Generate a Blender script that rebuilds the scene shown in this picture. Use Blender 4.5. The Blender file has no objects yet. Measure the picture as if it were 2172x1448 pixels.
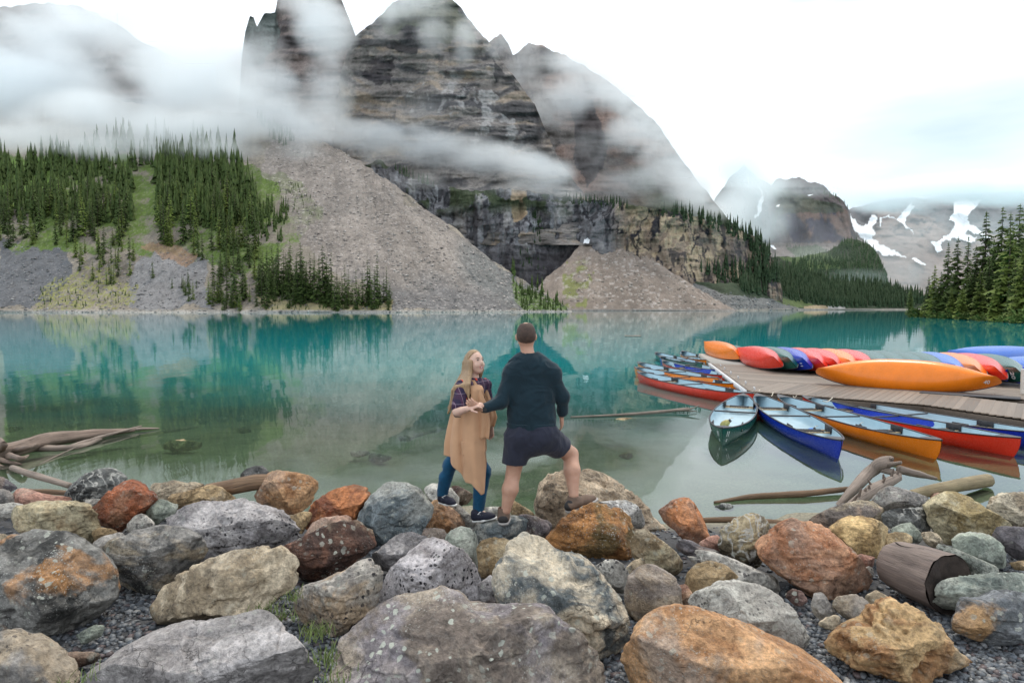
import bpy, bmesh, math, random
import numpy as np
from mathutils import Vector, Matrix

R = math.radians
random.seed(7)
rng = np.random.default_rng(11)
scene = bpy.context.scene
C = scene.collection

# ------------------------------------------------------------------ camera
H = 2.35            # eye height above the lake
FPX = 1448.0        # focal length in photo pixels (24 mm on a 36 mm sensor, photo 2172 wide)
HOR = 650.0         # row of the horizon
PITCH = math.atan((724.0 - HOR) / FPX)
cam_d = bpy.data.cameras.new("camera"); cam = bpy.data.objects.new("camera", cam_d); C.objects.link(cam)
cam_d.sensor_width = 36.0; cam_d.lens = 24.0; cam_d.clip_start = 0.05; cam_d.clip_end = 20000.0
cam.location = (0, 0, H); cam.rotation_euler = (math.pi / 2 - PITCH, 0, 0)
scene.camera = cam

# ------------------------------------------------------------------ sky, sun, exposure
SUN_EL, SUN_AZ = R(60), R(22)          # high veiled sun, beyond the ridge to the right
w = bpy.data.worlds.new("World"); scene.world = w; w.use_nodes = True
nt = w.node_tree; nt.nodes.clear()
def N(t, typ, **kw):
    n = t.nodes.new(typ)
    for k, v in kw.items(): setattr(n, k, v)
    return n
wo = N(nt, 'ShaderNodeOutputWorld'); bgs = N(nt, 'ShaderNodeBackground'); bgc = N(nt, 'ShaderNodeBackground'); mx = N(nt, 'ShaderNodeMixShader')
sky = N(nt, 'ShaderNodeTexSky', sky_type='NISHITA', sun_disc=False, sun_elevation=SUN_EL, sun_rotation=SUN_AZ)
bgs.inputs['Strength'].default_value = 0.12
bgc.inputs['Color'].default_value = (.96, 1.025, 1.10, 1); bgc.inputs['Strength'].default_value = 1.15
tc = N(nt, 'ShaderNodeTexCoord'); mp = N(nt, 'ShaderNodeMapping'); mp.inputs['Scale'].default_value = (1.0, 1.0, 4.0)
nz = N(nt, 'ShaderNodeTexNoise'); nz.inputs['Scale'].default_value = 1.7; nz.inputs['Detail'].default_value = 5; nz.inputs['Roughness'].default_value = .55
mp.inputs['Location'].default_value = (2.35, 0.4, 0.0)
rp = N(nt, 'ShaderNodeMapRange'); rp.inputs['From Min'].default_value = 0.30; rp.inputs['From Max'].default_value = 0.42
rp.inputs['To Min'].default_value = 0.45; rp.inputs['To Max'].default_value = 1.0
nt.links.new(tc.outputs['Generated'], mp.inputs['Vector']); nt.links.new(mp.outputs['Vector'], nz.inputs['Vector'])
nt.links.new(nz.outputs['Fac'], rp.inputs['Value'])
# thin places in the overcast where blue shows: one low over the far snow peaks, one high at the left
fac = rp.outputs['Result']
for az, el, rad_, amt in ((33, 11.5, .30, .9), (-35, 23, .22, .7), (26, 8.0, .16, .55)):
    dv = Vector((math.sin(R(az)) * math.cos(R(el)), math.cos(R(az)) * math.cos(R(el)), math.sin(R(el))))
    s1 = N(nt, 'ShaderNodeVectorMath', operation='SUBTRACT'); s1.inputs[1].default_value = dv; nt.links.new(tc.outputs['Generated'], s1.inputs[0])
    s2 = N(nt, 'ShaderNodeVectorMath', operation='MULTIPLY'); s2.inputs[1].default_value = (1, 1, 3.2); nt.links.new(s1.outputs[0], s2.inputs[0])
    s3 = N(nt, 'ShaderNodeVectorMath', operation='LENGTH'); nt.links.new(s2.outputs[0], s3.inputs[0])
    ad = N(nt, 'ShaderNodeMath', operation='MULTIPLY_ADD'); nt.links.new(nz.outputs['Fac'], ad.inputs[0]); ad.inputs[1].default_value = .55; nt.links.new(s3.outputs['Value'], ad.inputs[2])
    mr = N(nt, 'ShaderNodeMapRange', interpolation_type='SMOOTHSTEP'); mr.inputs['From Min'].default_value = .22; mr.inputs['From Max'].default_value = .22 + rad_ * 1.3; mr.inputs['To Min'].default_value = 1 - amt; mr.inputs['To Max'].default_value = 1.0
    nt.links.new(ad.outputs[0], mr.inputs['Value']); mm = N(nt, 'ShaderNodeMath', operation='MULTIPLY'); nt.links.new(fac, mm.inputs[0]); nt.links.new(mr.outputs['Result'], mm.inputs[1]); fac = mm.outputs[0]
nt.links.new(fac, mx.inputs['Fac'])
nt.links.new(sky.outputs['Color'], bgs.inputs['Color']); nt.links.new(bgs.outputs[0], mx.inputs[1]); nt.links.new(bgc.outputs[0], mx.inputs[2])
nt.links.new(mx.outputs[0], wo.inputs['Surface'])
sd = bpy.data.lights.new("sun", 'SUN'); sd.energy = 1.5; sd.angle = R(12); sd.color = (1.0, 0.88, 0.72)
sun = bpy.data.objects.new("sun", sd); C.objects.link(sun)
_d = Vector((math.sin(SUN_AZ) * math.cos(SUN_EL), math.cos(SUN_AZ) * math.cos(SUN_EL), math.sin(SUN_EL)))
sun.rotation_euler = (-_d).to_track_quat('-Z', 'Y').to_euler()
vs = scene.view_settings; scene.display_settings.display_device = 'sRGB'
vs.view_transform = 'Standard'; vs.look = 'None'; vs.gamma = 1.0; vs.exposure = 0.22; vs.use_curve_mapping = False
scene.render.engine = 'CYCLES'
cy = scene.cycles
cy.use_denoising = True
try: cy.denoiser = 'OPENIMAGEDENOISE'
except Exception: pass
cy.max_bounces = 12; cy.diffuse_bounces = 3; cy.glossy_bounces = 3; cy.transmission_bounces = 3; cy.transparent_max_bounces = 8; cy.volume_bounces = 10
cy.use_adaptive_sampling = True; cy.adaptive_threshold = 0.02
cy.caustics_reflective = False; cy.caustics_refractive = False

# ------------------------------------------------------------------ placing helpers
_cp, _sp = math.cos(PITCH), math.sin(PITCH)
CAM = np.array([0, 0, H])
RIGHT = np.array([1.0, 0, 0]); UPV = np.array([0, _sp, _cp]); FWD = np.array([0, _cp, -_sp])
def ray(px, py):
    px = np.asarray(px, float); py = np.asarray(py, float)
    a = (px - 1086.0) / FPX; b = (724.0 - py) / FPX
    return a[..., None] * RIGHT + b[..., None] * UPV + FWD
def at(px, py, Y):
    """world point seen at photo pixel (px, py) at distance Y along the view"""
    d = ray(px, py); return CAM + d * (np.asarray(Y, float) / d[..., 1])[..., None]
def atz(px, py, z):
    """world point at photo pixel on the level z"""
    d = ray(px, py); return CAM + d * ((z - H) / d[..., 2])[..., None]

# ------------------------------------------------------------------ naming helpers
def props(o, label=None, cat=None, group=None, kind=None):
    if label: o['label'] = label
    if cat: o['category'] = cat
    if group: o['group'] = group
    if kind: o['kind'] = kind
    return o
def empty(name, loc, label, cat, group=None):
    o = bpy.data.objects.new(name, None); C.objects.link(o); o.location = loc; o.empty_display_size = .2
    return props(o, label, cat, group)
def mesh_np(name, V, F, mat=None, smooth=True, cols=None):
    """V (n,3), F list of arrays of polygons with equal sides, or one array"""
    me = bpy.data.meshes.new(name)
    Fs = F if isinstance(F, (list, tuple)) else [F]
    Fs = [np.asarray(f, np.int32) for f in Fs if len(f)]
    V = np.asarray(V, np.float32)
    me.vertices.add(len(V)); me.vertices.foreach_set('co', V.ravel())
    nl = sum(f.size for f in Fs); npoly = sum(len(f) for f in Fs)
    me.loops.add(nl); me.polygons.add(npoly)
    me.loops.foreach_set('vertex_index', np.concatenate([f.ravel() for f in Fs]))
    st, k = [], 0
    for f in Fs:
        st.append(k + np.arange(len(f)) * f.shape[1]); k += f.size
    me.polygons.foreach_set('loop_start', np.concatenate(st).astype(np.int32))
    if smooth: me.polygons.foreach_set('use_smooth', np.ones(npoly, bool))
    if cols is not None:
        a = me.color_attributes.new('Col', 'FLOAT_COLOR', 'POINT')
        cc = np.ones((len(V), 4), np.float32); cc[:, :3] = cols; a.data.foreach_set('color', cc.ravel())
    me.update(calc_edges=True); me.validate()
    if mat is not None: me.materials.append(mat)
    return me
def link(name, me, parent=None, loc=None):
    o = bpy.data.objects.new(name, me); C.objects.link(o)
    if loc is not None: o.location = loc
    if parent is not None: o.parent = parent
    return o
class MB:
    """collects shapes into one mesh"""
    def __init__(s): s.v, s.q, s.t, s.n = [], [], [], 0
    def add(s, V, F):
        F = np.asarray(F, int)
        (s.q if F.shape[1] == 4 else s.t).append(F + s.n); s.v.append(np.asarray(V, float)); s.n += len(V)
    def box(s, c, sz, M=None):
        sx, sy, sz_ = [a / 2 for a in sz]
        V = np.array([[x, y, z] for x in (-sx, sx) for y in (-sy, sy) for z in (-sz_, sz_)])
        if M is not None: V = V @ np.asarray(M).T
        s.add(V + np.asarray(c), [[0, 1, 3, 2], [4, 6, 7, 5], [0, 4, 5, 1], [2, 3, 7, 6], [0, 2, 6, 4], [1, 5, 7, 3]])
    def tube(s, pts, rad, n=8, cap=True, flat=1.0):
        P = np.asarray(pts, float); m = len(P); rad = np.broadcast_to(np.asarray(rad, float), (m,))
        T = np.gradient(P, axis=0); T /= np.linalg.norm(T, axis=1)[:, None] + 1e-9
        up = np.array([0, 0, 1.0]) if abs(T[0, 2]) < .9 else np.array([1.0, 0, 0])
        V = []
        for i in range(m):
            a = np.cross(T[i], up); a /= np.linalg.norm(a) + 1e-9; b = np.cross(a, T[i])
            th = np.arange(n) * 2 * math.pi / n
            V.append(P[i] + rad[i] * (np.cos(th)[:, None] * a + flat * np.sin(th)[:, None] * b))
        V = np.concatenate(V); i, j = np.meshgrid(np.arange(m - 1), np.arange(n), indexing='ij'); j2 = (j + 1) % n
        s.add(V, np.stack([i * n + j, i * n + j2, (i + 1) * n + j2, (i + 1) * n + j], -1).reshape(-1, 4))
        if cap:
            for e, k in ((0, 0), (m - 1, (m - 1) * n)):
                Vc = np.vstack([P[e], V[k:k + n]])
                f = [[0, 1 + (q + 1) % n, 1 + q] if e == 0 else [0, 1 + q, 1 + (q + 1) % n] for q in range(n)]
                s.add(Vc, f)
    def mesh(s, name, mat, smooth=True):
        return mesh_np(name, np.concatenate(s.v), [np.concatenate(x) for x in (s.q, s.t) if x], mat, smooth)
    def build(s, name, mat, parent=None, smooth=True, loc=None):
        me = s.mesh(name, mat, smooth)
        return link(name, me, parent, loc)

# ------------------------------------------------------------------ noise
def _hash(ix, iy, iz, seed):
    h = (ix.astype(np.uint32) * np.uint32(374761393) + iy.astype(np.uint32) * np.uint32(668265263) + iz.astype(np.uint32) * np.uint32(2147483647 - 362437) + np.uint32((seed * 1274126177) & 0xffffffff))
    h = (h ^ (h >> np.uint32(13))) * np.uint32(1274126177)
    h ^= h >> np.uint32(16)
    h = h * np.uint32(2246822519); h ^= h >> np.uint32(13)
    return h.astype(np.float64) / 4294967295.0
def vnoise(P, seed=0):
    """value noise, about -1..1"""
    P = np.asarray(P, float); I = np.floor(P).astype(np.int64); f = P - I; f = f * f * f * (f * (f * 6 - 15) + 10)
    out = 0
    for dx in (0, 1):
        wx = f[:, 0] if dx else 1 - f[:, 0]
        for dy in (0, 1):
            wy = f[:, 1] if dy else 1 - f[:, 1]
            for dz in (0, 1):
                wz = f[:, 2] if dz else 1 - f[:, 2]
                out = out + _hash(I[:, 0] + dx, I[:, 1] + dy, I[:, 2] + dz, seed) * wx * wy * wz
    return out * 2 - 1
def fbm(P, octaves=4, seed=0, gain=.5, lac=2.03):
    a, s, t = 1.0, 0, 0; P = np.asarray(P, float)
    for o in range(octaves):
        s = s + a * vnoise(P, seed + o * 17); t += a; a *= gain; P = P * lac + 13.7
    return s / t * 1.6
def ridged(P, octaves=4, seed=0):
    a, s, t = 1.0, 0, 0; P = np.asarray(P, float)
    for o in range(octaves):
        s = s + a * (1 - np.abs(vnoise(P, seed + o * 29)) * 2); t += a; a *= .5; P = P * 2.1 + 5.3
    return s / t
def inpoly(px, py, poly):
    px = np.asarray(px, float); py = np.asarray(py, float); c = np.zeros(px.shape, bool); n = len(poly)
    for i in range(n):
        (x1, y1), (x2, y2) = poly[i], poly[(i + 1) % n]
        if y1 == y2: continue
        m = ((y1 > py) != (y2 > py)) & (px < (x2 - x1) * (py - y1) / (y2 - y1) + x1)
        c ^= m
    return c
def sstep(a, b, x):
    t = np.clip((x - a) / (b - a), 0, 1); return t * t * (3 - 2 * t)

# ------------------------------------------------------------------ material helpers
def newmat(name):
    m = bpy.data.materials.new(name); m.use_nodes = True; t = m.node_tree; t.nodes.clear()
    o = N(t, 'ShaderNodeOutputMaterial'); b = N(t, 'ShaderNodeBsdfPrincipled'); t.links.new(b.outputs[0], o.inputs['Surface'])
    return m, t, b, o
def L(t, a, b): t.links.new(a, b)
def noise(t, vec, scale, detail=4, rough=.5, dist=0.0):
    n = N(t, 'ShaderNodeTexNoise'); n.inputs['Scale'].default_value = scale; n.inputs['Detail'].default_value = detail
    n.inputs['Roughness'].default_value = rough; n.inputs['Distortion'].default_value = dist
    if vec is not None: L(t, vec, n.inputs['Vector'])
    return n.outputs['Fac']
def maprange(t, v, a, b, c=0.0, d=1.0, smooth=False):
    n = N(t, 'ShaderNodeMapRange');
    if smooth: n.interpolation_type = 'SMOOTHSTEP'
    for k, x in (('From Min', a), ('From Max', b), ('To Min', c), ('To Max', d)):
        n.inputs[k].default_value = x
    L(t, v, n.inputs['Value']); return n.outputs['Result']
def math_(t, op, a, b=None):
    n = N(t, 'ShaderNodeMath', operation=op)
    for i, x in enumerate((a, b)):
        if x is None: continue
        if isinstance(x, (int, float)): n.inputs[i].default_value = x
        else: L(t, x, n.inputs[i])
    return n.outputs[0]
def mixc(t, fac, a, b, blend='MIX'):
    n = N(t, 'ShaderNodeMix', data_type='RGBA', blend_type=blend)
    for s, x in ((n.inputs[0], fac), (n.inputs[6], a), (n.inputs[7], b)):
        if isinstance(x, (int, float)): s.default_value = x
        elif isinstance(x, (tuple, list)): s.default_value = (*x[:3], 1)
        else: L(t, x, s)
    return n.outputs[2]
def bump(t, b, h, strength=.5, dist=.02, nrm=None):
    n = N(t, 'ShaderNodeBump'); n.inputs['Strength'].default_value = strength; n.inputs['Distance'].default_value = dist
    L(t, h, n.inputs['Height'])
    if nrm is not None: L(t, nrm, n.inputs['Normal'])
    L(t, n.outputs[0], b.inputs['Normal']); return n.outputs[0]
def plain(name, col, rough=.6, var=.15, vscale=8.0, bmp=0.0, bscale=60.0, bdist=.004, metal=0.0, spec=.5, coat=0.0):
    """a colour with a little mottling and fine relief"""
    m, t, b, o = newmat(name); tcn = N(t, 'ShaderNodeTexCoord')
    f = noise(t, tcn.outputs['Object'], vscale, 4)
    lo = tuple(c * (1 - var) for c in col); hi = tuple(min(1, c * (1 + var)) for c in col)
    L(t, mixc(t, maprange(t, f, .3, .7), lo, hi), b.inputs['Base Color'])
    b.inputs['Roughness'].default_value = rough; b.inputs['Metallic'].default_value = metal; b.inputs['Specular IOR Level'].default_value = spec
    b.inputs['Coat Weight'].default_value = coat; b.inputs['Coat Roughness'].default_value = .12
    if bmp: bump(t, b, noise(t, tcn.outputs['Object'], bscale, 5, .6), bmp, bdist)
    return m
# ================================================================== the lake basin and the mountains
def mat_rockface(name, bstr=.7, fine=.5, tint=.35):
    m, t, b, o = newmat(name)
    a = N(t, 'ShaderNodeVertexColor', layer_name='Col'); g = N(t, 'ShaderNodeNewGeometry')
    f1 = noise(t, g.outputs['Position'], fine, 6, .65); f2 = noise(t, g.outputs['Position'], fine * .13, 5, .6)
    k = math_(t, 'MULTIPLY', maprange(t, f1, .25, .75, 1 - tint, 1 + tint), maprange(t, f2, .3, .7, 1 - tint * .6, 1 + tint * .6))
    L(t, mixc(t, 1.0, a.outputs['Color'], k, 'MULTIPLY'), b.inputs['Base Color'])
    b.inputs['Roughness'].default_value = .9; b.inputs['Specular IOR Level'].default_value = .2
    bump(t, b, f1, bstr, .6 / fine); return m
M_FACE = mat_rockface('mountain_rock')
M_SCREE = mat_rockface('scree_stone', .5, 1.6, .35)

LAYERS = {}
def jitter(u, amp, sc, seed): return amp * fbm(np.stack([u * sc, 0 * u, 0 * u + seed], -1), 5, seed)
def layer(name, top, bot, Y0, tfun, du=3.0, nv=150, mat=None, col=None, disp=None, jag=0.0, jsc=.05, seed=1, ytop_extra=.25, label=None, kind='structure'):
    tx, ty = zip(*top); bx, by = zip(*bot)
    u = np.arange(tx[0], tx[-1] + du * .5, du)
    vt = np.interp(u, tx, ty) + jitter(u, jag, jsc, seed); vb = np.interp(u, bx, by)
    vt = np.minimum(vt, vb - .8)
    fr = np.linspace(0, 1, nv)
    v = vb[:, None] + (vt - vb)[:, None] * fr[None]
    U = np.repeat(u[:, None], nv, 1)
    d = ray(U, v); e = d[..., 2] / d[..., 1]
    Y = np.zeros_like(U); Y[:, 0] = np.interp(u, *zip(*Y0)) if isinstance(Y0, (list, tuple)) else Y0
    T = tfun(U, v)
    for k in range(1, nv):
        t = np.maximum(T[:, k], e[:, k] + .12)
        Y[:, k] = Y[:, k - 1] * (1 + np.clip((e[:, k] - e[:, k - 1]) / (t - e[:, k]), 0, .5))
    # smooth the depth across the columns so that neighbouring slopes join
    for _ in range(3):
        Yp = np.pad(Y, ((2, 2), (0, 0)), mode='edge'); Y = (Yp[:-4] + Yp[1:-3] * 2 + Yp[2:-2] * 3 + Yp[3:-1] * 2 + Yp[4:]) / 9
    P = at(U, v, Y)
    if disp is not None:
        dl = disp(P.reshape(-1, 3), U.ravel(), v.ravel()).reshape(U.shape)
        dl[:, 0] *= .2
        P = CAM + (P - CAM) * (1 + dl / Y)[..., None]
    cc = col(P.reshape(-1, 3), U.ravel(), v.ravel())
    P[:, 0, 2] = np.where(P[:, 0, 2] < 2.5, -1.0, P[:, 0, 2])      # the foot runs on under the water
    LAYERS[name] = dict(u=u, vt=vt, vb=vb, P=P, nv=nv)
    # the far side: the ridge falls away behind its crest
    back = []
    for k in (1, 2, 3):
        Q = P[:, -1].copy(); s = ytop_extra * k / 3
        Q[:, :2] *= (1 + s); Q[:, 2] = P[:, -1, 2] - (P[:, -1, 2] - P[:, 0, 2]) * (.06, .35, 1.05)[k - 1]; back.append(Q)
    PP = np.concatenate([P, np.stack(back, 1)], 1); n2 = nv + 3
    cc = np.concatenate([cc.reshape(len(u), nv, 3), np.repeat(cc.reshape(len(u), nv, 3)[:, -1:], 3, 1)], 1)
    i, j = np.meshgrid(np.arange(len(u) - 1), np.arange(n2 - 1), indexing='ij'); a = i * n2 + j
    F = np.stack([a, a + n2, a + n2 + 1, a + 1], -1).reshape(-1, 4)
    me = mesh_np(name, PP.reshape(-1, 3), F, mat or M_FACE, True, np.clip(cc.reshape(-1, 3), .005, .95))
    o = link(label or name, me); o['kind'] = kind
    return o
def on_layer(name, px, py):
    """point of a layer's surface seen at photo pixels (arrays)"""
    Lr = LAYERS[name]; px = np.atleast_1d(np.asarray(px, float)); py = np.atleast_1d(np.asarray(py, float))
    u = Lr['u']; fi = np.clip((px - u[0]) / (u[1] - u[0]), 0, len(u) - 1.001); i = fi.astype(int); fi = fi - i
    vt = Lr['vt'][i] * (1 - fi) + Lr['vt'][i + 1] * fi; vb = Lr['vb'][i] * (1 - fi) + Lr['vb'][i + 1] * fi
    fj = np.clip((py - vb) / (vt - vb), 0, 1) * (Lr['nv'] - 1.001); j = fj.astype(int); fj = fj - j
    P = Lr['P']; g = lambda a, b: P[a, b]
    return ((g(i, j) * (1 - fi)[:, None] + g(i + 1, j) * fi[:, None]) * (1 - fj)[:, None] + (g(i, j + 1) * (1 - fi)[:, None] + g(i + 1, j + 1) * fi[:, None]) * fj[:, None])
def blend(c, m, colr):
    m = np.clip(m, 0, 1)[:, None]; return c * (1 - m) + np.asarray(colr) * m
def soft(u, v, poly, amp=14, sc=.03, seed=3):
    """membership of a patch whose border wanders"""
    q = np.stack([u * sc, v * sc, 0 * u], -1)
    return inpoly(u + amp * fbm(q, 3, seed), v + amp * fbm(q + 31, 3, seed), poly).astype(float)

# ---- far snow peaks at the head of the valley
def t_far(u, v): return np.where(v > 470, .62, .95)
def c_far(P, u, v):
    c = np.tile(np.array([.235, .185, .165]), (len(u), 1)); q = P * .01
    n = fbm(P * np.array([.02, .02, .02]), 5, 4)
    c = c * (1 + .25 * n[:, None])
    c = blend(c, sstep(512, 470, v + 14 * n) * (1 - soft(u, v, [(1850, 450), (1990, 455), (2010, 520), (1990, 560), (1870, 540)], 10)), (.13, .125, .13))
    c = blend(c, sstep(.25, .55, fbm(P * np.array([.05, .05, .012]), 4, 9)) * (v < 500), (.075, .075, .08))
    return c
def d_far(P, u, v): return 26 * ridged(P * np.array([.012, .012, .004]), 4, 3) * sstep(640, 480, v) + 6 * fbm(P * .03, 4, 5)
layer('mountain_far', [(1770, 452), (1800, 440), (1850, 428), (1900, 424), (1960, 418), (2020, 412), (2090, 412), (2200, 402), (2260, 400)], [(1770, 652), (2260, 652)], 1500, t_far, 3, 110, None, c_far, d_far, 5, .03, 5, label='mountain')

# ---- block mountain with its dark square cliff
def t_block(u, v): return np.where((v < 520) & (v > 440), 3.0, np.where(v > 520, .7, 1.1))
def c_block(P, u, v):
    n = fbm(P * .03, 5, 2); cr = ridged(P * np.array([.07, .07, .006]), 4, 8)
    c = np.tile(np.array([.115, .1, .10]), (len(u), 1)) * (1 + .3 * n[:, None])
    cliff = soft(u, v, [(1650, 440), (1800, 438), (1815, 510), (1760, 516), (1690, 518), (1670, 500)], 6)
    c = blend(c, cliff, (.055, .052, .075)); c = blend(c, cliff * sstep(.1, .5, n + cr * .6), (.17, .115, .095)); c = blend(c, cliff * sstep(.75, .95, cr), (.03, .03, .035))
    c = blend(c, (v > 515) * 1.0, (.2, .165, .15)); c = blend(c, soft(u, v, [(1640, 400), (1790, 430), (1800, 445), (1650, 460), (1640, 500)], 8) * .8, (.075, .085, .06))
    c = blend(c, soft(u, v, [(1660, 522), (1740, 525), (1800, 560), (1700, 560)], 8), (.075, .105, .055))
    return c
def d_block(P, u, v): return 16 * ridged(P * np.array([.03, .03, .003]), 4, 7) * ((v < 525) & (v > 400)) + 8 * fbm(P * .02, 4, 3)
layer('mountain_block', [(1480, 470), (1530, 400), (1560, 365), (1577, 348), (1593, 364), (1608, 380), (1636, 391), (1655, 380), (1680, 376), (1710, 382), (1747, 393), (1763, 408), (1791, 430), (1802, 445), (1806, 473), (1816, 504), (1850, 560), (1880, 610)], [(1480, 655), (1880, 655)], 1000, t_block, 2.5, 110, None, c_block, d_block, 4, .06, 6, label='mountain')

# ---- dim peak in the cloud at the upper left and the broken tower beside the main one
def c_dim(P, u, v):
    n = fbm(P * np.array([.02, .02, .05]), 5, 12); return np.array([.15, .13, .125]) * (1 + .45 * n[:, None])
def d_dim(P, u, v): return 14 * ridged(P * np.array([.02, .02, .006]), 4, 21) + 7 * fbm(P * np.array([.02, .02, .14]), 4, 22)
layer('mountain_dim', [(-220, 60), (-60, 30), (40, 14), (130, 6), (200, 24), (260, 58), (320, 98), (420, 150), (520, 215), (640, 320)], [(-220, 420), (640, 420)], 620, lambda u, v: np.full(u.shape, 1.25), 4, 80, None, c_dim, d_dim, 7, .03, 7, label='mountain')
def c_tow(P, u, v):
    n = fbm(P * np.array([.02, .02, .12]), 5, 31); c = np.array([.20, .165, .15]) * (1 + .4 * n[:, None])
    c = blend(c, sstep(.2, .5, n), (.085, .075, .075)); c = blend(c, soft(u, v, [(500, 20), (590, 20), (590, 100), (560, 140), (500, 150)], 8), (.13, .15, .14)); return c
layer('mountain_tower', [(498, 330), (508, 200), (512, 130), (520, 70), (530, 36), (538, 38), (545, 58), (560, 32), (584, 26), (589, -4), (600, -30), (640, -50), (690, -45), (715, -20), (740, 40), (770, 120), (800, 200)], [(498, 400), (800, 400)], 520, lambda u, v: np.full(u.shape, 3.0), 2.5, 140, None, c_tow, lambda P, u, v: 9 * ridged(P * np.array([.03, .03, .01]), 4, 41) + 5 * fbm(P * np.array([.03, .03, .2]), 4, 42), 3, .08, 8, label='mountain')

# ---- long ridge right of the main peak
def c_rid(P, u, v):
    n = fbm(P * np.array([.035, .035, .07]), 6, 51, .6); cr = ridged(P * np.array([.06, .06, .014]), 4, 52)
    c = np.array([.165, .15, .14]) * (1 + .4 * n[:, None]); c = blend(c, sstep(.65, .95, cr), (.05, .045, .05))
    c = blend(c, sstep(.1, .4, fbm(P * np.array([.015, .015, .03]), 3, 53)), (.22, .16, .135))
    c = blend(c, sstep(.05, .3, fbm(P * .02, 4, 54)) * sstep(1300, 1420, u), (.06, .075, .045))
    c = blend(c, soft(u, v, [(1215, 230), (1260, 200), (1290, 330), (1250, 400), (1225, 360)], 8) * .8, (.05, .05, .055)); return c
layer('mountain_ridge', [(1010, 120), (1040, 85), (1062, 74), (1078, 92), (1088, 120), (1120, 94), (1150, 96), (1190, 115), (1240, 140), (1300, 180), (1350, 222), (1400, 270), (1440, 330), (1470, 372), (1510, 420), (1550, 470), (1600, 515), (1650, 560)], [(1010, 600), (1650, 600)], 500, lambda u, v: np.where(v < 420, 1.5, 1.2), 2.5, 170, None, c_rid, lambda P, u, v: 12 * ridged(P * np.array([.025, .025, .007]), 4, 61) + 5 * fbm(P * np.array([.02, .02, .15]), 4, 62), 3, .08, 9, label='mountain')

# ---- the main peak
def t_main(u, v): return np.where(v > 330, 1.3, np.where(v > 235, 1.9, np.where(v > 70, 3.2, 2.0)))
def c_main(P, u, v):
    W = P + 9 * np.stack([fbm(P * .03, 3, 76), fbm(P * .03, 3, 77), fbm(P * .03, 3, 78)], -1)
    st = fbm(W * np.array([.022, .022, .13]), 5, 71, .6); cr = ridged(W * np.array([.07, .07, .016]), 4, 72); n = fbm(P * .05, 6, 73, .62)
    c = np.array([.205, .185, .17]) * (1 + .5 * n[:, None])
    c = blend(c, sstep(.12, .5, st), (.085, .082, .085)); c = blend(c, sstep(.15, .5, -st + .3 * n) * .75, (.33, .26, .195))
    c = blend(c, sstep(.7, .95, cr) * .8, (.045, .04, .045))
    c = blend(c, soft(u, v, [(775, 120), (830, 105), (835, 150), (828, 200), (800, 195), (770, 160)], 22, .05) * sstep(-.3, .3, st + n * .6) * .85, (.04, .036, .04))
    c = blend(c, soft(u, v, [(740, 82), (830, 85), (890, 100), (885, 116), (800, 100), (745, 104)], 6), (.065, .06, .06))
    c = blend(c, soft(u, v, [(880, 160), (1050, 190), (1130, 300), (1080, 330), (960, 260), (860, 230)], 20) * sstep(.0, .35, fbm(P * np.array([.16, .16, .05]), 5, 75)) * .55, (.42, .41, .40))
    c = blend(c, soft(u, v, [(1040, 130), (1100, 190), (1150, 250), (1140, 320), (1080, 250), (1050, 190)], 10) * sstep(-.3, .2, st), (.085, .08, .08))
    c = blend(c, soft(u, v, [(800, 20), (900, -20), (980, 30), (1010, 80), (960, 90), (880, 60), (820, 70)], 14) * .7, (.10, .115, .075))
    return c
def d_main(P, u, v): return 9 * ridged(P * np.array([.035, .035, .008]), 5, 81) + 6 * fbm(P * np.array([.03, .03, .15]), 5, 82) + 12 * fbm(P * .012, 3, 83)
layer('mountain_main', [(700, 400), (712, 250), (722, 160), (735, 112), (745, 88), (765, 66), (790, 50), (830, 10), (870, -14), (905, -26), (940, -18), (980, 22), (1010, 62), (1040, 96), (1075, 142), (1110, 190), (1135, 225), (1150, 262), (1180, 330), (1230, 400), (1260, 440)], [(700, 520), (1260, 520)], 440, t_main, 2.2, 240, None, c_main, d_main, 3, .09, 10, label='mountain')

# ---- lower cliff band under the bench
def t_cl(u, v): return np.where(v > 470, 4.0, 2.6)
def c_cl(P, u, v):
    W = P + 5 * np.stack([fbm(P * .06, 3, 86), fbm(P * .06, 3, 87), fbm(P * .06, 3, 88)], -1)
    st = fbm(W * np.array([.05, .05, .16]), 4, 91); cr = ridged(W * np.array([.15, .15, .022]), 5, 92); n = fbm(P * .09, 6, 93, .62)
    c = np.array([.18, .18, .19]) * (1 + .4 * n[:, None])
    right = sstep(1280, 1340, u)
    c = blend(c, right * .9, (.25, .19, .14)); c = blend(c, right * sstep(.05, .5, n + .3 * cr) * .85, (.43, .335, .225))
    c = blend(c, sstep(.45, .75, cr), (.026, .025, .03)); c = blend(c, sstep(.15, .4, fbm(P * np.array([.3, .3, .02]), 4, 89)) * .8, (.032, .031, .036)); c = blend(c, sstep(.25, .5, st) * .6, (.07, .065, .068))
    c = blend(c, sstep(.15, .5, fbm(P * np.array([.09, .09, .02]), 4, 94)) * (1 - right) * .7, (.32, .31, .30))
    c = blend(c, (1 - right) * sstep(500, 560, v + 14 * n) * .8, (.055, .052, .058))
    c = blend(c, soft(u, v, [(1080, 395), (1110, 390), (1122, 455), (1090, 470)], 5), (.36, .27, .18))
    c = blend(c, sstep(.15, .3, fbm(P * .06, 4, 95)) * sstep(470, 425, v), (.05, .065, .035)); return c
def d_cl(P, u, v): return 8 * ridged(P * np.array([.09, .09, .014]), 5, 96) + 2.0 * fbm(P * np.array([.05, .05, .22]), 4, 97) + 6 * fbm(P * .02, 3, 98)
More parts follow.
